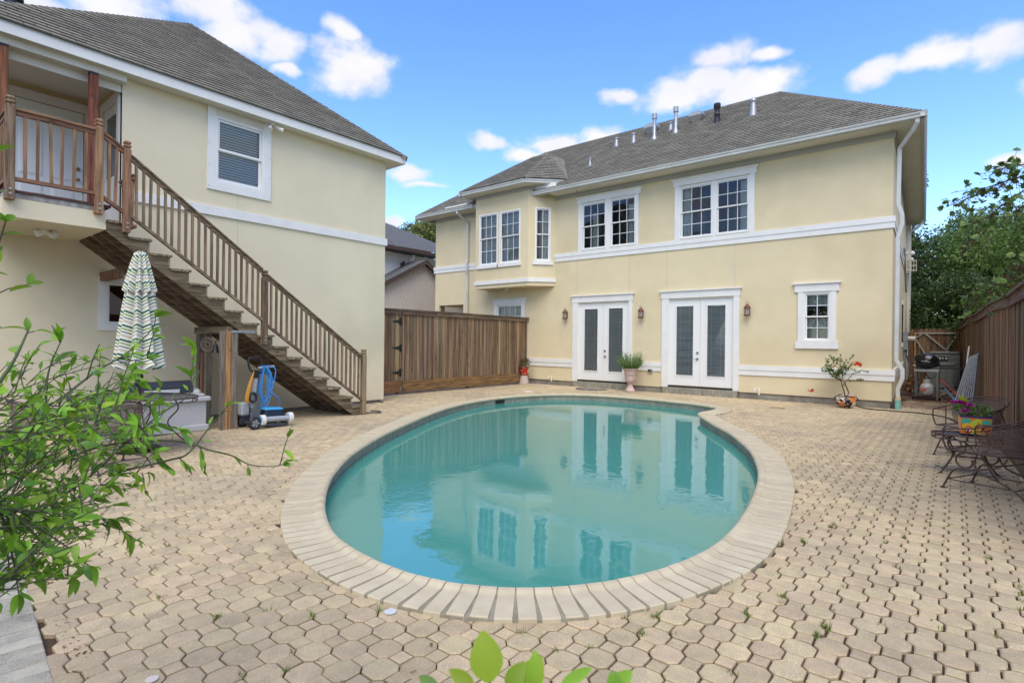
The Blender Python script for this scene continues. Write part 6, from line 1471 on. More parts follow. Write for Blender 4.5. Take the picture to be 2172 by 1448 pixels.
for p, c in cols[2:]: e = el.new(p); e.color = (*c, 1)
L(cr.outputs[0], b.inputs['Base Color'])
def canopy(zs, name, seed, hem=.02):
    r = random.Random(seed); n = 128; folds = 9; vs = []; st = []
    ph = r.uniform(0, 6)
    for i, (z, R) in enumerate(zs):
        for k in range(n):
            a = 2*PI*k/n; w = abs(((a*folds/(2*PI)+ph+.12*math.sin(z*3)) % 1)*2-1)      # 0 at fold valley .. 1 ridge
            rr = R*(.55+.45*w**.8)*(1+.07*math.sin(a*2+z*2)); zz = z+(hem*(w-.5)*2 if i == len(zs)-1 else 0)
            vs.append((rr*math.cos(a), rr*math.sin(a), zz)); st.append(z+.036*(1-w)*(1+R)-0.015*math.sin(a))
    m = len(zs); fs = [(i*n+k, i*n+(k+1) % n, (i+1)*n+(k+1) % n, (i+1)*n+k) for i in range(m-1) for k in range(n)]+[tuple(range(n))]
    me = bpy.data.meshes.new(name); me.from_pydata(vs, [], fs); me.materials.append(mu_); at = me.attributes.new('stripe', 'FLOAT', 'POINT'); at.data.foreach_set('value', st)
    me.polygons.foreach_set('use_smooth', [True]*len(me.polygons)); return link(me, name, um)
canopy([(2.66, .02), (2.62, .07), (2.50, .105), (2.30, .155), (2.10, .20)]+[], 'canopy_vent', 3, .03)
canopy([(2.40, .10)]+[(2.3-.06*i, .135+.0098*i*1.05) for i in range(21)], 'canopy', 5, .025)
q = MB(); q.tube([(0, 0, .02), (0, 0, 2.66)], .021, 10); q.build('pole', MAT('bronze_pole', (.05, .03, .022), .4), um, local=True)
q = MB(); q.lathe([(.035, .86), (.045, .88), (.045, 1.0), (.03, 1.02)], 12); q.tube([(.03, 0, .97), (.10, -.02, 1.05), (.13, -.02, 1.12)], .014, 8); q.build('crank_handle', M['black'], um, local=True)
q = MB(); q.lathe([(.27, 0), (.27, .03), (.20, .06), (.06, .08), (.035, .10), (.035, .30), (.024, .31)], 24); q.build('base', M['black'], um, local=True, smooth=True)
yr = thing('rope', 'yellow rope with a white frayed end looped under the stair beside the umbrella top', 'rope', (-9.35, 2.62, 2.5))
M['rope'] = MAT('yellow_rope', (.62, .42, .12), .8)
q = MB(); q.tube(bez([(-9.30, 2.72, 2.50), (-9.26, 2.60, 2.42), (-9.25, 2.53, 2.26), (-9.26, 2.60, 2.14), (-9.27, 2.68, 2.08)], 8), .009, 6); q.tube(bez([(-9.30, 2.74, 2.46), (-9.26, 2.64, 2.38), (-9.25, 2.60, 2.2), (-9.25, 2.61, 2.05), (-9.25, 2.60, 1.95)], 8), .009, 6); q.build('rope_loop', M['rope'], yr)
q = MB(); q.tube([(-9.25, 2.60, 1.95), (-9.25, 2.60, 1.84)], [.012, .024], 8); q.build('rope_end', M['curtain'], yr)
ot = oval_table('patio_table', 'grey topped oval iron patio table under the closed umbrella', (-8.42, 2.42, 0), math.radians(35), .82, .52, .72, 'iron', MAT('grey_table_top', (.105, .105, .105), .45))
make_chair('patio_chair', 'plum mesh patio chair in front of the striped umbrella, its back to the pool', (-7.55, 1.95, 0), math.radians(-82), 'purpleiron', 'ironmesh', group='mesh patio chairs at the umbrella table', spring=True)
make_chair('patio_chair', 'dark mesh patio chair behind the foreground branches at the left end of the umbrella table', (-8.35, 1.48, 0), math.radians(185), 'purpleiron', 'ironmesh', group='mesh patio chairs at the umbrella table', spring=False)
sb = thing('storage_box', 'long off-white resin deck storage box against the garage wall under the stair', 'storage box', (-9.95, 3.05, 0))
M['resin'] = MAT('grey_white_resin', (.56, .56, .545), .5, (.50, .50, .48), 2)
q = MB(); q.box(-10.35, -9.52, 2.34, 3.76, .06, .50); q.build('box_body', M['resin'], sb, bevel=.012)
q = MB(); q.box(-10.38, -9.49, 2.30, 3.79, 0, .10); q.build('box_plinth', M['resin'], sb, bevel=.012)
q = MB(); q.box(-10.40, -9.47, 2.28, 3.81, .48, .555); q.box(-10.34, -9.53, 2.34, 3.74, .555, .60); q.build('box_lid', M['resin'], sb, bevel=.015)
q = MB(); q.sphere((-9.9, 3.72, .60), .13, 14, 8, (1.3, .6, .55)); q.build('lid_bulge', M['resin'], sb, smooth=True)
dc = thing('folded_lounger_case', 'long dark blue-grey case with a white label lying on the storage box', 'case', (-9.9, 3.15, .6))
q = MB(); q.prism([(-10.02, 2.70, .602), (-9.80, 2.70, .602), (-9.78, 2.70, .72), (-9.86, 2.70, .80), (-9.98, 2.70, .80), (-10.04, 2.70, .72)], (0, .95, 0)); q.build('case_body', MAT('dark_case', (.035, .042, .055), .5), dc, bevel=.01)
q = MB(); q.box(-9.795, -9.788, 2.95, 3.45, .615, .675); q.build('case_label', M['resin'], dc)
# wall plaque and bell by the stair posts
pl = thing('sun_plaque', 'round pierced metal sun plaque hanging beside the stair posts', 'wall ornament', (-9.62, 3.80, 1.40))
def rot(v, c=Vector((-9.62, 3.80, 1.40))):
    a = math.radians(35); x, y, z = v; return (c.x+x*math.cos(a), c.y+x*math.sin(a), c.z+z)
q = MB()
for r, w_k in ((.115, .010), (.095, .006), (.04, .008)): q.tube([rot((r*math.cos(2*PI*k/28), 0, r*math.sin(2*PI*k/28))) for k in range(28)], w_k, 6, closed=True)
for k in range(10): a = 2*PI*k/10; q.tube([rot((.04*math.cos(a), 0, .04*math.sin(a))), rot((.075*math.cos(a+.25), 0, .075*math.sin(a+.25))), rot((.10*math.cos(a), 0, .10*math.sin(a)))], .007, 5)
q.build('plaque_ring', MAT('rust_brown_metal', (.16, .115, .085), .7), pl)
bl = thing('bell', 'small dark metal bell hanging on a bracket between the stair posts', 'bell', (-9.55, 3.95, 1.35))
q = MB(); q.lathe([(.001, .06), (.025, .055), (.035, .02), (.045, -.05), (.065, -.08), (.060, -.085)], 18, (-9.50, 3.88, 1.35)); q.build('bell_cup', M['black'], bl, smooth=True)
q = MB(); q.tube([(-9.50, 3.88, 1.41), (-9.50, 3.88, 1.47), (-9.46, 3.98, 1.50)], .008, 6); q.build('bracket', M['black'], bl)
# pool cleaning robot on its caddy
M['rblue'] = MAT('robot_blue', (.05, .32, .58), .35); M['rgrey'] = MAT('robot_grey', (.34, .36, .38), .45); M['dgrey'] = MAT('caddy_grey', (.09, .10, .115), .5); M['cable'] = MAT('blue_cable', (.035, .25, .60), .45)
cd = thing('cleaner_caddy', 'dark wheeled caddy with loop handle and coiled blue cable, holding the pool robot', 'trolley', (-9.12, 4.40, 0))
def Cd(q, n, m, **k): return q.build(n, M[m], cd, **k)
for x in (-8.98, -9.42):
    q = MB(); q.tube([(x-.03, 4.29, .105), (x+.03, 4.29, .105)], .105, 22); w_ = Cd(q, 'wheel', 'blackplastic', bevel=.008)
    q = MB(); q.tube([(x+.025, 4.29, .105), (x+.036, 4.29, .105)], .068, 20); Cd(q, 'wheel_hub', 'dgrey')
    for k in range(5):
        a = 2*PI*k/5; q = MB(); q.tube([(x+.037, 4.29+.015*math.cos(a), .105+.015*math.sin(a)), (x+.037, 4.29+.06*math.cos(a), .105+.06*math.sin(a))], .009, 6); Cd(q, 'wheel_spoke', 'rgrey')
q = MB(); q.bar((-9.0, 4.22, .08), (-9.0, 4.88, .035), .03, .05); q.bar((-9.38, 4.22, .08), (-9.38, 4.88, .035), .03, .05); q.bar((-9.0, 4.87, .06), (-9.38, 4.87, .06), .04, .03); q.bar((-9.0, 4.3, .10), (-9.38, 4.3, .10), .05, .04); Cd(q, 'caddy_frame', 'dgrey')
q = MB(); q.prism([(-9.02, 4.20, .10), (-9.02, 4.36, .12), (-9.02, 4.40, .34), (-9.02, 4.33, .40), (-9.02, 4.28, .34)], (.03, 0, 0)); q.prism([(-9.36, 4.20, .10), (-9.36, 4.36, .12), (-9.36, 4.40, .34), (-9.36, 4.33, .40), (-9.36, 4.28, .34)], (.03, 0, 0)); Cd(q, 'caddy_cheek', 'dgrey')
q = MB(); q.bar((-9.18, 4.33, .35), (-9.18, 4.41, .90), .06, .045, up=(0, 1, 0)); Cd(q, 'caddy_mast', 'rgrey')
q = MB(); q.bar((-9.18, 4.40, .84), (-9.18, 4.42, .97), .075, .07, up=(0, 1, 0)); Cd(q, 'mast_sleeve', 'blackplastic')
q = MB(); q.tube(bez([(-9.18, 4.49, .93), (-9.18, 4.52, 1.0), (-9.18, 4.47, 1.17), (-9.18, 4.38, 1.185), (-9.18, 4.28, 1.17), (-9.18, 4.29, 1.02), (-9.18, 4.36, .94), (-9.18, 4.49, .93)], 6), .02, 8); Cd(q, 'loop_handle', 'blackplastic', smooth=True)
q = MB(); q.bar((-9.18, 4.44, 1.01), (-9.18, 4.72, 1.03), .04, .035); Cd(q, 'cable_hook', 'rgrey', bevel=.006)
q = MB()
for k in range(8):
    o_ = rnd.uniform(-.04, .04); yc = 4.50+rnd.uniform(-.01, .05); h0 = rnd.uniform(.34, .5)
    q.tube(bez([(-9.17+o_, yc, 1.05), (-9.14+o_, yc+.07+rnd.uniform(0, .03), .9), (-9.14+o_, yc+.08+rnd.uniform(-.01, .03), .62), (-9.16+o_, yc+.02, h0), (-9.18+o_, yc-.05, h0+.1), (-9.18+o_, yc-.04, .8), (-9.17+o_, yc, 1.05)], 6), .0068, 6)
q.tube(bez([(-9.15, 4.58, 1.05), (-9.1, 4.70, .98), (-9.1, 4.66, .7), (-9.1, 4.62, .62)], 6), .009, 6); q.tube(bez([(-9.1, 4.60, .60), (-9.1, 4.72, .52), (-9.12, 4.79, .44), (-9.15, 4.80, .36)], 6), .011, 6)
Cd(q, 'blue_cable', 'cable', smooth=True)
q = MB()
for k in range(5): q.tube(bez([(-9.16, 4.36, .95), (-9.13, 4.30-.01*k, .75), (-9.10, 4.24-.012*k, .50), (-9.12, 4.26, .42)], 5), .007, 6)
q.build('orange_cord', MAT('orange_cord', (.62, .28, .03), .5), cd)
q = MB(); q.tube([(-9.12+.0, 4.33+.055*math.cos(2*PI*k/20), .52+.075*math.sin(2*PI*k/20)) for k in range(20)], .022, 8, closed=True); Cd(q, 'black_coil', 'blackplastic')
q = MB(); q.box(-9.32, -9.16, 4.16, 4.30, .22, .44); o = Cd(q, 'power_supply', 'rgrey', bevel=.025)
rb = thing('pool_robot', 'blue and smoked-black pool cleaning robot with white ribbed wheels resting on the caddy', 'pool robot', (-9.15, 4.65, .08))
def Rb(q, n, m, **k): return q.build(n, M[m] if isinstance(m, str) else m, rb, **k)
q = MB(); q.hexa([(-8.97, 4.45, .11), (-8.97, 4.86, .10), (-9.38, 4.86, .10), (-9.38, 4.45, .11), (-9.02, 4.50, .32), (-9.02, 4.80, .30), (-9.33, 4.80, .30), (-9.33, 4.50, .32)]); Rb(q, 'robot_body', MAT('smoked_shell', (.012, .018, .03), .12), bevel=.03)
q = MB(); q.hexa([(-9.0, 4.48, .30), (-9.0, 4.82, .285), (-9.35, 4.82, .285), (-9.35, 4.48, .30), (-9.04, 4.52, .345), (-9.04, 4.78, .33), (-9.31, 4.78, .33), (-9.31, 4.52, .345)]); Rb(q, 'robot_top', 'rblue', bevel=.012)
q = MB(); q.box(-9.09, -9.06, 4.60, 4.73, .338, .352); Rb(q, 'robot_grip', 'dgrey')
q = MB(); q.tube([(-8.95, 4.47, .155), (-8.95, 4.88, .14)], .045, 14); Rb(q, 'brush_roller', 'rgrey')
for yv in (4.42, 4.90):
    for x in (-8.97, -9.36):
        q = MB(); q.tube([(x, yv-.035, .15), (x, yv+.035, .15)], .078, 20); w_ = Rb(q, 'robot_wheel', 'vinyl')
        for k in range(14):
            a = 2*PI*k/14; q = MB(); q.box(x+.078*math.cos(a)-.006, x+.078*math.cos(a)+.006, yv-.036, yv+.036, .15+.078*math.sin(a)-.006, .15+.078*math.sin(a)+.006); q.build('wheel_rib', M['vinyl'], w_)
        q = MB(); q.tube([(x, yv-.038, .15), (x, yv-.036, .15)], .055, 18); q.build('wheel_disc', M['rblue'], w_)

# ------------------------------------------------------------------ trees
npr = np.random.RandomState(5)
def crown_mesh(name, blobs, n, size, mat, par=None, shell=.55, droop=0.0):
    """leaf-sized quads spread through overlapping blobs [(centre, (rx, ry, rz))]"""
    vol = np.array([b[1][0]*b[1][1]*b[1][2] for b in blobs])**.72; vol /= vol.sum(); idx = npr.choice(len(blobs), n, p=vol)
    C = np.array([b[0] for b in blobs])[idx]; Rr = np.array([b[1] for b in blobs])[idx]
    d = npr.normal(size=(n, 3)); d /= np.linalg.norm(d, axis=1)[:, None]
    r = shell+(1-shell)*npr.rand(n)**.6; r[npr.rand(n) < .12] *= 1.12
    lump = 1+.16*np.sin(d[:, 0]*7+C[:, 0]*3)*np.cos(d[:, 2]*6+C[:, 1])+.12*np.sin(d[:, 1]*13+d[:, 2]*9)
    P = C+d*Rr*(r*lump)[:, None]
    nn = d*.7+npr.normal(size=(n, 3))*.65; nn[:, 2] += .35; nn /= np.linalg.norm(nn, axis=1)[:, None]
    a = np.cross(nn, npr.normal(size=(n, 3))); a /= np.linalg.norm(a, axis=1)[:, None]; b = np.cross(nn, a)
    s = size*(.6+.8*npr.rand(n))[:, None]
    V = np.empty((n, 4, 3)); V[:, 0] = P-a*s; V[:, 1] = P+b*s*.45+nn*s*.12; V[:, 2] = P+a*s; V[:, 3] = P-b*s*.45+nn*s*.12
    me = bpy.data.meshes.new(name); me.vertices.add(n*4); me.vertices.foreach_set('co', V.reshape(-1)); me.loops.add(n*4); me.loops.foreach_set('vertex_index', np.arange(n*4, dtype=np.int32))
    me.polygons.add(n); me.polygons.foreach_set('loop_start', np.arange(0, n*4, 4, dtype=np.int32)); me.polygons.foreach_set('loop_total', np.full(n, 4, dtype=np.int32)); me.materials.append(mat); me.update(); me.validate()
    return link(me, name, par)
def tree(name, label, base, h, blobs, n, size, mat, r0=.16, group=None, bare=0, lean=(0, 0)):
    t = thing(name, label, 'tree', base, 0, group); t_r = random.Random(int(base[0]*100+base[1]*7)); B = Vector(base)
    q = MB(); top = Vector((lean[0], lean[1], h*.8)); q.tube(bez([(0, 0, -.1), (lean[0]*.3+.05, lean[1]*.3, h*.3), (lean[0]*.6-.05, lean[1]*.6, h*.55), tuple(top)], 5), [r0*(1-.75*i/15) for i in range(16)], 7)
    q.build('trunk', M['bark'], t, local=True)
    q = MB()
    for (c, R_) in blobs:
        c = Vector(c); s = Vector((lean[0]*.4, lean[1]*.4, min(h*.75, max(h*.25, c.z-R_[2]*.9)))); q.tube(bez([tuple(s), tuple(s.lerp(c, .5)+Vector((0, 0, -.1))), tuple(c)], 4), [r0*.45*(1-.8*i/8) for i in range(9)], 5)
        for k in range(3+bare):
            e = c+rv()*t_r.uniform(.5, 1.05)*R_[0]; q.tube([tuple(s.lerp(c, .7)), tuple(s.lerp(c, .7).lerp(e, .5)+rv(.1)), tuple(e)], [r0*.16, r0*.1, r0*.04], 4)
    q.build('limbs', M['bark'], t, local=True)
    o = crown_mesh('crown', blobs, n, size, mat, t); o['kind'] = 'stuff'
    return t
TG = 'trees behind the side passage and the right fence'
def blobset(seed, w, h0, h1, k, r):
    q = random.Random(seed); return [((q.uniform(-w, w), q.uniform(-w, w)*.8, q.uniform(h0, h1)), (r*q.uniform(.7, 1.2), r*q.uniform(.7, 1.2), r*q.uniform(.5, .85))) for _ in range(k)]
tree('tall_tree', 'thin dark tree with bare upper twigs right beside the far corner of the yellow house', (-1.5, 30.5, 0), 9.6, blobset(1, .9, 2.0, 7.6, 9, 1.0)+[((0, 0, 9.0), (.5, .5, .6))], 9000, .075, M['leaf_dark'], .17, bare=5)
tree('shade_tree', 'broad mid green tree rising directly behind the back fence', (1.2, 32, 0), 9.2, blobset(2, 2.0, 3.2, 7.0, 13, 1.45), 30000, .075, M['leaf_mid'], .2)
tree('shade_tree', 'large dark green tree, tallest of the mass above the right fence', (5.2, 34, 0), 11, blobset(3, 3.0, 3.6, 8.9, 17, 1.9), 28000, .095, M['leaf_dark'], .26)
tree('shade_tree', 'lighter green rounded tree standing beyond the right fence, near its far end', (2.6, 23, 0), 6.6, blobset(4, 1.3, 1.9, 5.3, 12, 1.15), 34000, .055, M['leaf_mid'], .15)
tree('shade_tree', 'dense dark tree over the middle of the right fence', (4.4, 17.5, 0), 6.8, blobset(5, 1.7, 2.2, 5.4, 13, 1.25), 36000, .05, M['leaf_mid'], .16)
tree('shrub_tree', 'low dark shrubby growth filling the gap directly over the back fence', (-.2, 28.4, 0), 4.6, blobset(6, 1.4, 1.0, 3.9, 12, 1.0), 16000, .065, M['leaf_dark'], .09, bare=3)
tree('shrub_tree', 'dark understorey shrub close behind the right fence near its far end', (1.7, 27.2, 0), 5.0, blobset(16, 1.2, 1.2, 4.4, 11, 1.1), 15000, .065, M['leaf_dark'], .10, bare=2)
tree('shade_tree', 'far dark tree closing the view between the passage trees', (0.0, 42, 0), 10, blobset(7, 5.0, 2.0, 7.4, 20, 2.4), 22000, .13, M['leaf_dark'], .3)
tree('shade_tree', 'far wide tree at the right edge of the yard beyond the fence', (12, 36, 0), 11, blobset(8, 5.0, 2.5, 9.0, 20, 2.6), 24000, .13, M['leaf_dark'], .3)
tree('light_tree', 'airy light green tree above the neighbour roof between the two buildings', (-34, 30.0, 0), 12.5, blobset(9, 3.0, 8.0, 11.4, 18, 1.1), 16000, .12, M['leaf_olive'], .22, bare=5)
# trees on the camera's side of the yard, seen only in the panes and the water
for k, (x, y, h) in enumerate(((-9, -14, 10), (2, -16, 12), (12, -9, 11), (-18, -12, 11), (14, 4, 9))):
    tree('yard_tree', ('tall leafy tree behind the photographer, towards the grey path', 'tallest leafy tree straight behind the photographer', 'leafy tree behind the photographer, towards the right fence', 'leafy tree behind the photographer, beyond the garage end', 'lower leafy tree beyond the right fence, beside the photographer')[k], (x, y, 0), h, blobset(20+k, 3.0, 3.5, h*.85, 13, 2.2), 7000, .17, M['leaf_mid'], .3, group='trees behind the photographer')

# leaning branches with red seed clusters over the right fence
mp = thing('maple', 'overhanging branches with broad leaves and clusters of red seeds above the right fence', 'tree', (4.2, 11.5, 0))
q = MB(); q.tube(bez([(4.2, 11.5, 0), (4.1, 11.4, 1.5), (3.9, 11.3, 3.0), (3.4, 11.2, 4.2)], 5), [.12*(1-.03*i) for i in range(16)], 7); q.build('trunk', M['bark'], mp)
tw = MB(); seeds = MB(); nlf = 0
bigleaf = []
for k in range(4):
    mb = MB()
    for a in (-.95, -.45, 0, .45, .95): leaf_geo(mb, (0, 0, 0), (math.sin(a), math.cos(a), .05), (0, 0, 1), .075*(1-.3*abs(a)), .040, .12, .25, 4)
    bigleaf.append(mb.mesh('maple_leaf', M['leaf_mid']))
runs = [[(2290, 330, 6.6), (2172, 372, 7.2), (2110, 392, 7.6), (2060, 410, 7.9), (2022, 432, 8.1)], [(2290, 350, 6.6), (2180, 400, 7.2), (2120, 440, 7.4), (2085, 480, 7.6), (2050, 520, 7.8)], [(2290, 420, 6.5), (2190, 430, 7.0), (2150, 450, 7.1)],
        [(2320, 520, 6.4), (2200, 560, 6.9), (2130, 590, 7.4), (2085, 625, 7.8), (2060, 640, 7.9)], [(2280, 480, 6.2), (2190, 520, 6.6), (2165, 560, 6.8), (2160, 590, 6.9)], [(2290, 320, 6.6), (2200, 345, 7.1), (2150, 352, 7.4), (2110, 362, 7.6)]]
rm = random.Random(21)
for rn in runs:
    P = bez([at(*p) for p in rn], 6); root = P[0]; tw.tube(bez([(3.4, 11.2, 4.2), tuple(root.lerp(Vector((3.4, 11.2, 4.2)), .5)+Vector((0, 0, .25))), tuple(root)], 4), .02, 5); tw.tube(P, [.013*(1-.8*i/len(P)) for i in range(len(P))], 5)
    for i, p in enumerate(P[3:]):
        for m_ in range(3):
            c = p+Vector((rm.gauss(0, .12), rm.gauss(0, .12), rm.gauss(-.03, .09))); tw.tube([p, c], .003, 4)
            link(rm.choice(bigleaf), 'leaf', mp, loc=c, rot=(rm.gauss(.5, .6), rm.gauss(0, .6), rm.uniform(0, 6.3)), scale=(1.1,)*3, world=True)
        if rm.random() < .75:
            c = p+Vector((rm.gauss(0, .06), rm.gauss(0, .06), -.06)); 
            for s in range(14): d = Vector((rm.gauss(0, .045), rm.gauss(0, .045), rm.gauss(-.02, .035))); leaf_geo(seeds, c+d, rv(), rv(), .028, .014, seg=2)
tw.build('twigs', M['bark'], mp); seeds.build('seed_clusters', MAT('red_seed', (.16, .035, .02), .7, piece=.4, transl=.2), mp, kind='stuff')

# ------------------------------------------------------------------ citrus shrub close to the camera at the left
cb = thing('citrus_shrub', 'leafy citrus shrub with arching green branches reaching in from the left edge', 'shrub', (-1.9, -.05, 0))
lm = {}
for mk in ('leaf_bright', 'leaf_deep'):
    for k in range(3):
        mb = MB(); leaf_geo(mb, (0, 0, 0), (0, 1, 0), (0, 0, 1), .052+.006*k, .027+.003*k, .22+.1*k, .18+.22*k, 6); lm[(mk, k)] = mb.mesh('leaf', M[mk], smooth=True)
stems = MB(); nleaf = 0; restleaf = {k: MB() for k in ('leaf_bright', 'leaf_deep')}; rc = random.Random(9)
leaf_jobs = []
def put_leaf(p, d, sc, mk, big=False): leaf_jobs.append((p, d, sc, mk))
def branch(pts, leafiness=1.0, sc=1.0, deep=.3, r=.0045, tipleaf=True, sub=True):
    P = bez([at(*p) for p in pts], 8); n = len(P); stems.tube(P, [r*(1-.7*i/n) for i in range(n)], 6)
    L0 = 0; nxt = .02; side = 1
    for i in range(1, n):
        seg = (P[i]-P[i-1]); L0 += seg.length
        while L0 > nxt:
            nxt += .030/leafiness*rc.uniform(.6, 1.4); t = seg.normalized(); side = -side
            sd = t.cross(Vector((CF[0], CF[1], 0))); 
            if sd.length < .01: sd = Vector((CR[0], CR[1], 0))
            d = (t*.7+sd.normalized()*side*rc.uniform(.3, 1)+Vector((rc.gauss(0, .45), rc.gauss(0, .45), rc.gauss(.05, .40)))).normalized()
            p = P[i]+d*.012; stems.tube([P[i], p], .0012, 4); put_leaf(p, d, sc*rc.uniform(.45, 1.15), 'leaf_deep' if rc.random() < deep else 'leaf_bright')
            if sub and rc.random() < .22:
                e = P[i]+d*rc.uniform(.05, .13)+Vector((0, 0, rc.uniform(-.02, .05))); stems.tube([P[i], P[i].lerp(e, .5)+Vector((0, 0, .008)), e], [.002, .0016, .001], 5)
                for m_ in range(rc.randint(3, 5)):
                    dd = (d+Vector((rc.gauss(0, .6), rc.gauss(0, .6), rc.gauss(.1, .5)))).normalized(); put_leaf(P[i].lerp(e, rc.uniform(.4, 1)), dd, sc*rc.uniform(.5, .95), 'leaf_bright')
    if tipleaf:
        t = (P[-1]-P[-3]).normalized()
        for m_ in range(4): put_leaf(P[-1], (t+Vector((rc.gauss(0, .5), rc.gauss(0, .5), rc.gauss(.1, .4)))).normalized(), sc*rc.uniform(.6, 1.05), 'leaf_bright')
branch([(-160, 1330, 1.35), (-20, 1130, 1.45), (48, 1000, 1.5), (92, 900, 1.55), (103, 790, 1.58), (130, 722, 1.6)], .55)
branch([(-120, 1000, 1.6), (30, 900, 1.75), (120, 850, 1.85), (200, 790, 1.95), (270, 748, 2.0), (322, 698, 2.05), (330, 672, 2.05)], .45)
branch([(-60, 1180, 1.5), (90, 1080, 1.6), (190, 1010, 1.7), (270, 935, 1.8), (345, 875, 1.85), (400, 838, 1.9), (405, 800, 1.9)], .85)
branch([(60, 1010, 1.7), (200, 950, 1.75), (322, 934, 1.8), (397, 938, 1.85), (440, 953, 1.85), (492, 966, 1.9), (530, 985, 1.9), (575, 989, 1.9), (600, 985, 1.9)], .38, .8)
branch([(250, 1000, 1.7), (360, 975, 1.75), (400, 960, 1.75), (445, 905, 1.8), (482, 862, 1.8)], .5, .8)
branch([(-110, 800, 1.2), (-40, 640, 1.25), (-22, 480, 1.3), (-25, 330, 1.3)], .6, .95)
branch([(-80, 720, 1.3), (-40, 600, 1.3), (-5, 520, 1.35), (12, 470, 1.35)], .5, .8)
branch([(-70, 900, 1.0), (20, 780, 1.05), (60, 700, 1.1)], .6, .8)
for k in range(56):
    y0_ = rc.uniform(820, 1230); x1 = rc.uniform(60, 330)*(1 if y0_ < 1120 else .75); y1 = y0_+rc.uniform(-150, 60)-(40 if x1 > 200 else 0); d0 = rc.uniform(1.05, 1.7)
    branch([(-140, y0_+rc.uniform(0, 120), d0), (x1*.1-20, y0_+rc.uniform(0, 60), d0+.05), (x1*.55, (y0_+y1)/2+rc.uniform(-25, 25), d0+.1), (x1, max(y1, 760), d0+.2)], rc.uniform(.8, 1.3), rc.uniform(.5, .85), .30, .0026)
for (x1, y1) in ((60, 1190), (110, 1170), (190, 1200), (230, 1100), (40, 1260), (100, 1100), (20, 1210)):
    branch([(-120, 1120, 1.15), (-10, 1080, 1.2), (x1*.6, (y1+1080)/2, 1.25), (x1, y1, 1.3)], .6, .85, .65, .0034)
# main stems running down to the soil beside the path
for (px, py, d) in ((-160, 1330, 1.35), (-140, 1150, 1.4), (-60, 1180, 1.5), (-120, 1000, 1.6)):
    a = at(px, py, d); stems.tube(bez([(-1.9, -.05, -.02), ((-1.9+a.x)/2, (-.05+a.y)/2, a.z*.55), tuple(a)], 6), .010, 7)
for k in range(26):
    e = at(rc.uniform(-160, -70), rc.uniform(820, 1300), rc.uniform(1.05, 1.5)); stems.tube(bez([(-1.9, -.05, .3), ((-1.9+e.x)/2, (-.05+e.y)/2, e.z*.7), tuple(e)], 4), .004, 5)
leaf_jobs.sort(key=lambda j: (j[0]-Vector((0, 0, 1.5))).length if (j[0].x*CR[0]+j[0].y*CR[1])/(j[0].x*CF[0]+j[0].y*CF[1]) > -.98 else 99)
for k, (p, d, sc, mk) in enumerate(leaf_jobs):
    v = rc.randint(0, 2); rot = d.to_track_quat('Y', 'Z').to_euler(); rot.rotate_axis('Y', rc.gauss(0, .6))
    if k < 300: link(lm[(mk, v)], 'leaf', cb, loc=p, rot=rot, scale=(sc,)*3, world=True)
    else:
        mm4 = Matrix.LocRotScale(p, rot, Vector((sc,)*3)); me = lm[(mk, v)]; restleaf[mk].add([mm4 @ x.co for x in me.vertices], [tuple(f.vertices) for f in me.polygons])
for mk, mb in restleaf.items():
    if mb.v: mb.build('leaf', M[mk], cb, kind='stuff', smooth=True)
stems.build('stems', M['twig'], cb)
# lobed yellow-green leaves poking up at the bottom of the picture
yb = thing('fig_seedling', 'bright yellow-green leaves poking up at the bottom edge, very close to the camera', 'plant', (-.40, .25, 0))
q = MB(); P0 = at(1060, 1470, .50)
for (px, py, d, a, L1, W1, mk) in ((1038, 1445, .48, 1.75, .040, .036, 'leaf_lime'), (1075, 1460, .48, .9, .026, .020, 'leaf_lime'), (1005, 1455, .48, 2.7, .026, .016, 'leaf_lime'), (1105, 1472, .50, 1.0, .036, .030, 'leaf_lime'), (1130, 1470, .50, 1.5, .035, .018, 'leaf_lime'), (1190, 1452, .52, .35, .034, .014, 'leaf_bright'), (930, 1462, .5, 2.7, .022, .014, 'leaf_mid'), (1290, 1470, .5, .6, .03, .02, 'leaf_bright'), (1310, 1475, .5, 1.8, .02, .02, 'leaf_bright')):
    b_ = at(px, py, d); dv = Vector(CR)*math.cos(a)+Vector((0, 0, 1))*math.sin(a)+Vector(CF)*.25
    mb = MB(); leaf_geo(mb, b_, dv, -Vector(CF)+Vector((0, 0, .5)), L1, W1, .2, .15, 6); mb.build('leaf', M[mk], yb, smooth=True); q.tube(bez([tuple(P0), tuple(P0.lerp(b_, .5)-Vector((0, 0, .006))), tuple(b_)], 4), .0012, 5)
q.tube(bez([(-.40, .25, -.02), (P0.x-.03, P0.y-.02, .6), tuple(P0)], 8), .004, 6); q.build('stem', M['twig'], yb)

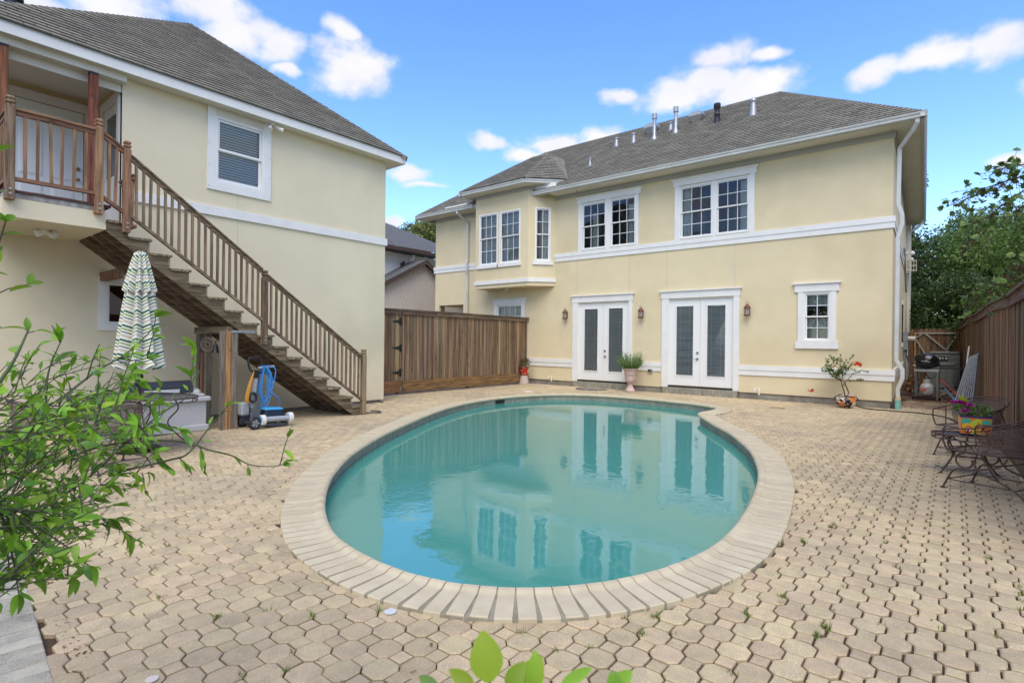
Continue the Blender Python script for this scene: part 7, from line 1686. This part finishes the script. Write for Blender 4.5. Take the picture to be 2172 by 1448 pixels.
# ------------------------------------------------------------------ grass in the joints and litter
gq = MB(); lt = MB(); rg = random.Random(4)
def jpt(x, y):      # snap to a joint between pavers
    i = round((x-OX)/PITCH); j = round((y-OY)/PITCH); return OX+i*PITCH+rg.choice((-1, 1))*HB*.9, OY+j*PITCH+rg.choice((-1, 1))*HS
def tuft(x, y, n, h):
    for k in range(n):
        a = rg.uniform(0, 6.3); l = h*rg.uniform(.4, 1.2); b = Vector((x+rg.gauss(0, .010), y+rg.gauss(0, .010), -.012)); e = b+Vector((math.cos(a)*l*.7, math.sin(a)*l*.7, l+.012)); m_ = b.lerp(e, .5)+Vector((0, 0, l*.22)); w = .0017
        s = Vector((-math.sin(a), math.cos(a), 0))*w; gq.quad(b-s, b+s, m_+s, m_-s); gq.add([m_-s, m_+s, e], [(0, 1, 2)])
spots = 0
while spots < 130:
    x, y = rg.uniform(-7.5, .7), rg.uniform(.8, 12)
    wgt = (1.0 if x > -1.3 and 2 < y < 9 else .35 if y < 3 else .12 if x > -1.5 else .08)
    if rg.random() > wgt or pooldist(x, y) < .38: continue
    x, y = jpt(x, y); tuft(x, y, rg.randint(5, 16), rg.uniform(.010, .030)); spots += 1
for (x, y, n) in ((-1.75, 2.17, 20), (-2.43, 1.98, 14), (-1.30, 2.65, 24), (-.60, 3.3, 50), (-.66, 3.5, 40), (-.9, 3.1, 30), (-.52, 3.15, 40), (-.95, 4.6, 36), (-.75, 5.2, 40), (-3.05, 1.35, 30), (-3.5, 1.25, 22), (-2.75, 1.55, 20), (-1.2, 2.8, 30)):
    x, y = jpt(x, y); tuft(x, y, n, .032)
gq.build('joint_grass', M['grass'], kind='stuff')
for k in range(1100):
    x, y = rg.uniform(-10, .7), rg.uniform(.75, 14)
    if y < 8.3 and x < -10.7: continue
    if pooldist(x, y) < .36 or (rg.random() > .35 and x < -1.5 and y > 2.5): continue
    if rg.random() < .85: x, y = jpt(x, y); z = -.004
    else: z = .003
    a = rg.uniform(0, 6.3); l = rg.uniform(.004, .016); w = l*rg.uniform(.15, .5); c = Vector((x, y, z+rg.uniform(0, .003))); u = Vector((math.cos(a), math.sin(a), rg.gauss(0, .2)))*l; v = Vector((-math.sin(a), math.cos(a), rg.gauss(0, .2)))*w
    lt.quad(c-u-v, c+u-v, c+u+v, c-u+v)
for k in range(420):   # strip of leaf litter along the path edge and the fence foot
    if k < 260: x = rg.uniform(-6, -2.4); y = strip_y(x)+.04+rg.gauss(0, .022); z = -.008
    else: x = -12.0+rg.uniform(0, .12); y = rg.uniform(8.4, 15.6); z = .008
    a = rg.uniform(0, 6.3); l = rg.uniform(.004, .013); c = Vector((x, y, z+rg.uniform(0, .01))); u = Vector((math.cos(a), math.sin(a), rg.gauss(0, .3)))*l; v = Vector((-math.sin(a), math.cos(a), rg.gauss(0, .3)))*l*.4
    lt.quad(c-u-v, c+u-v, c+u+v, c-u+v)
lt.build('leaf_litter', M['deadleaf'], kind='stuff')
fl_ = MB()
for k in range(70):
    x, y = rg.uniform(-8.5, -1.6), rg.uniform(2.6, 13)
    if pooldist(x, y) > -.15: continue
    a = rg.uniform(0, 6.3); l = rg.uniform(.004, .012); c = Vector((x, y, -.128)); u = Vector((math.cos(a), math.sin(a), 0))*l; v = Vector((-math.sin(a), math.cos(a), 0))*l*.5; fl_.quad(c-u-v, c+u-v, c+u+v, c-u+v)
fl_.build('floating_specks', M['deadleaf'], kind='stuff')
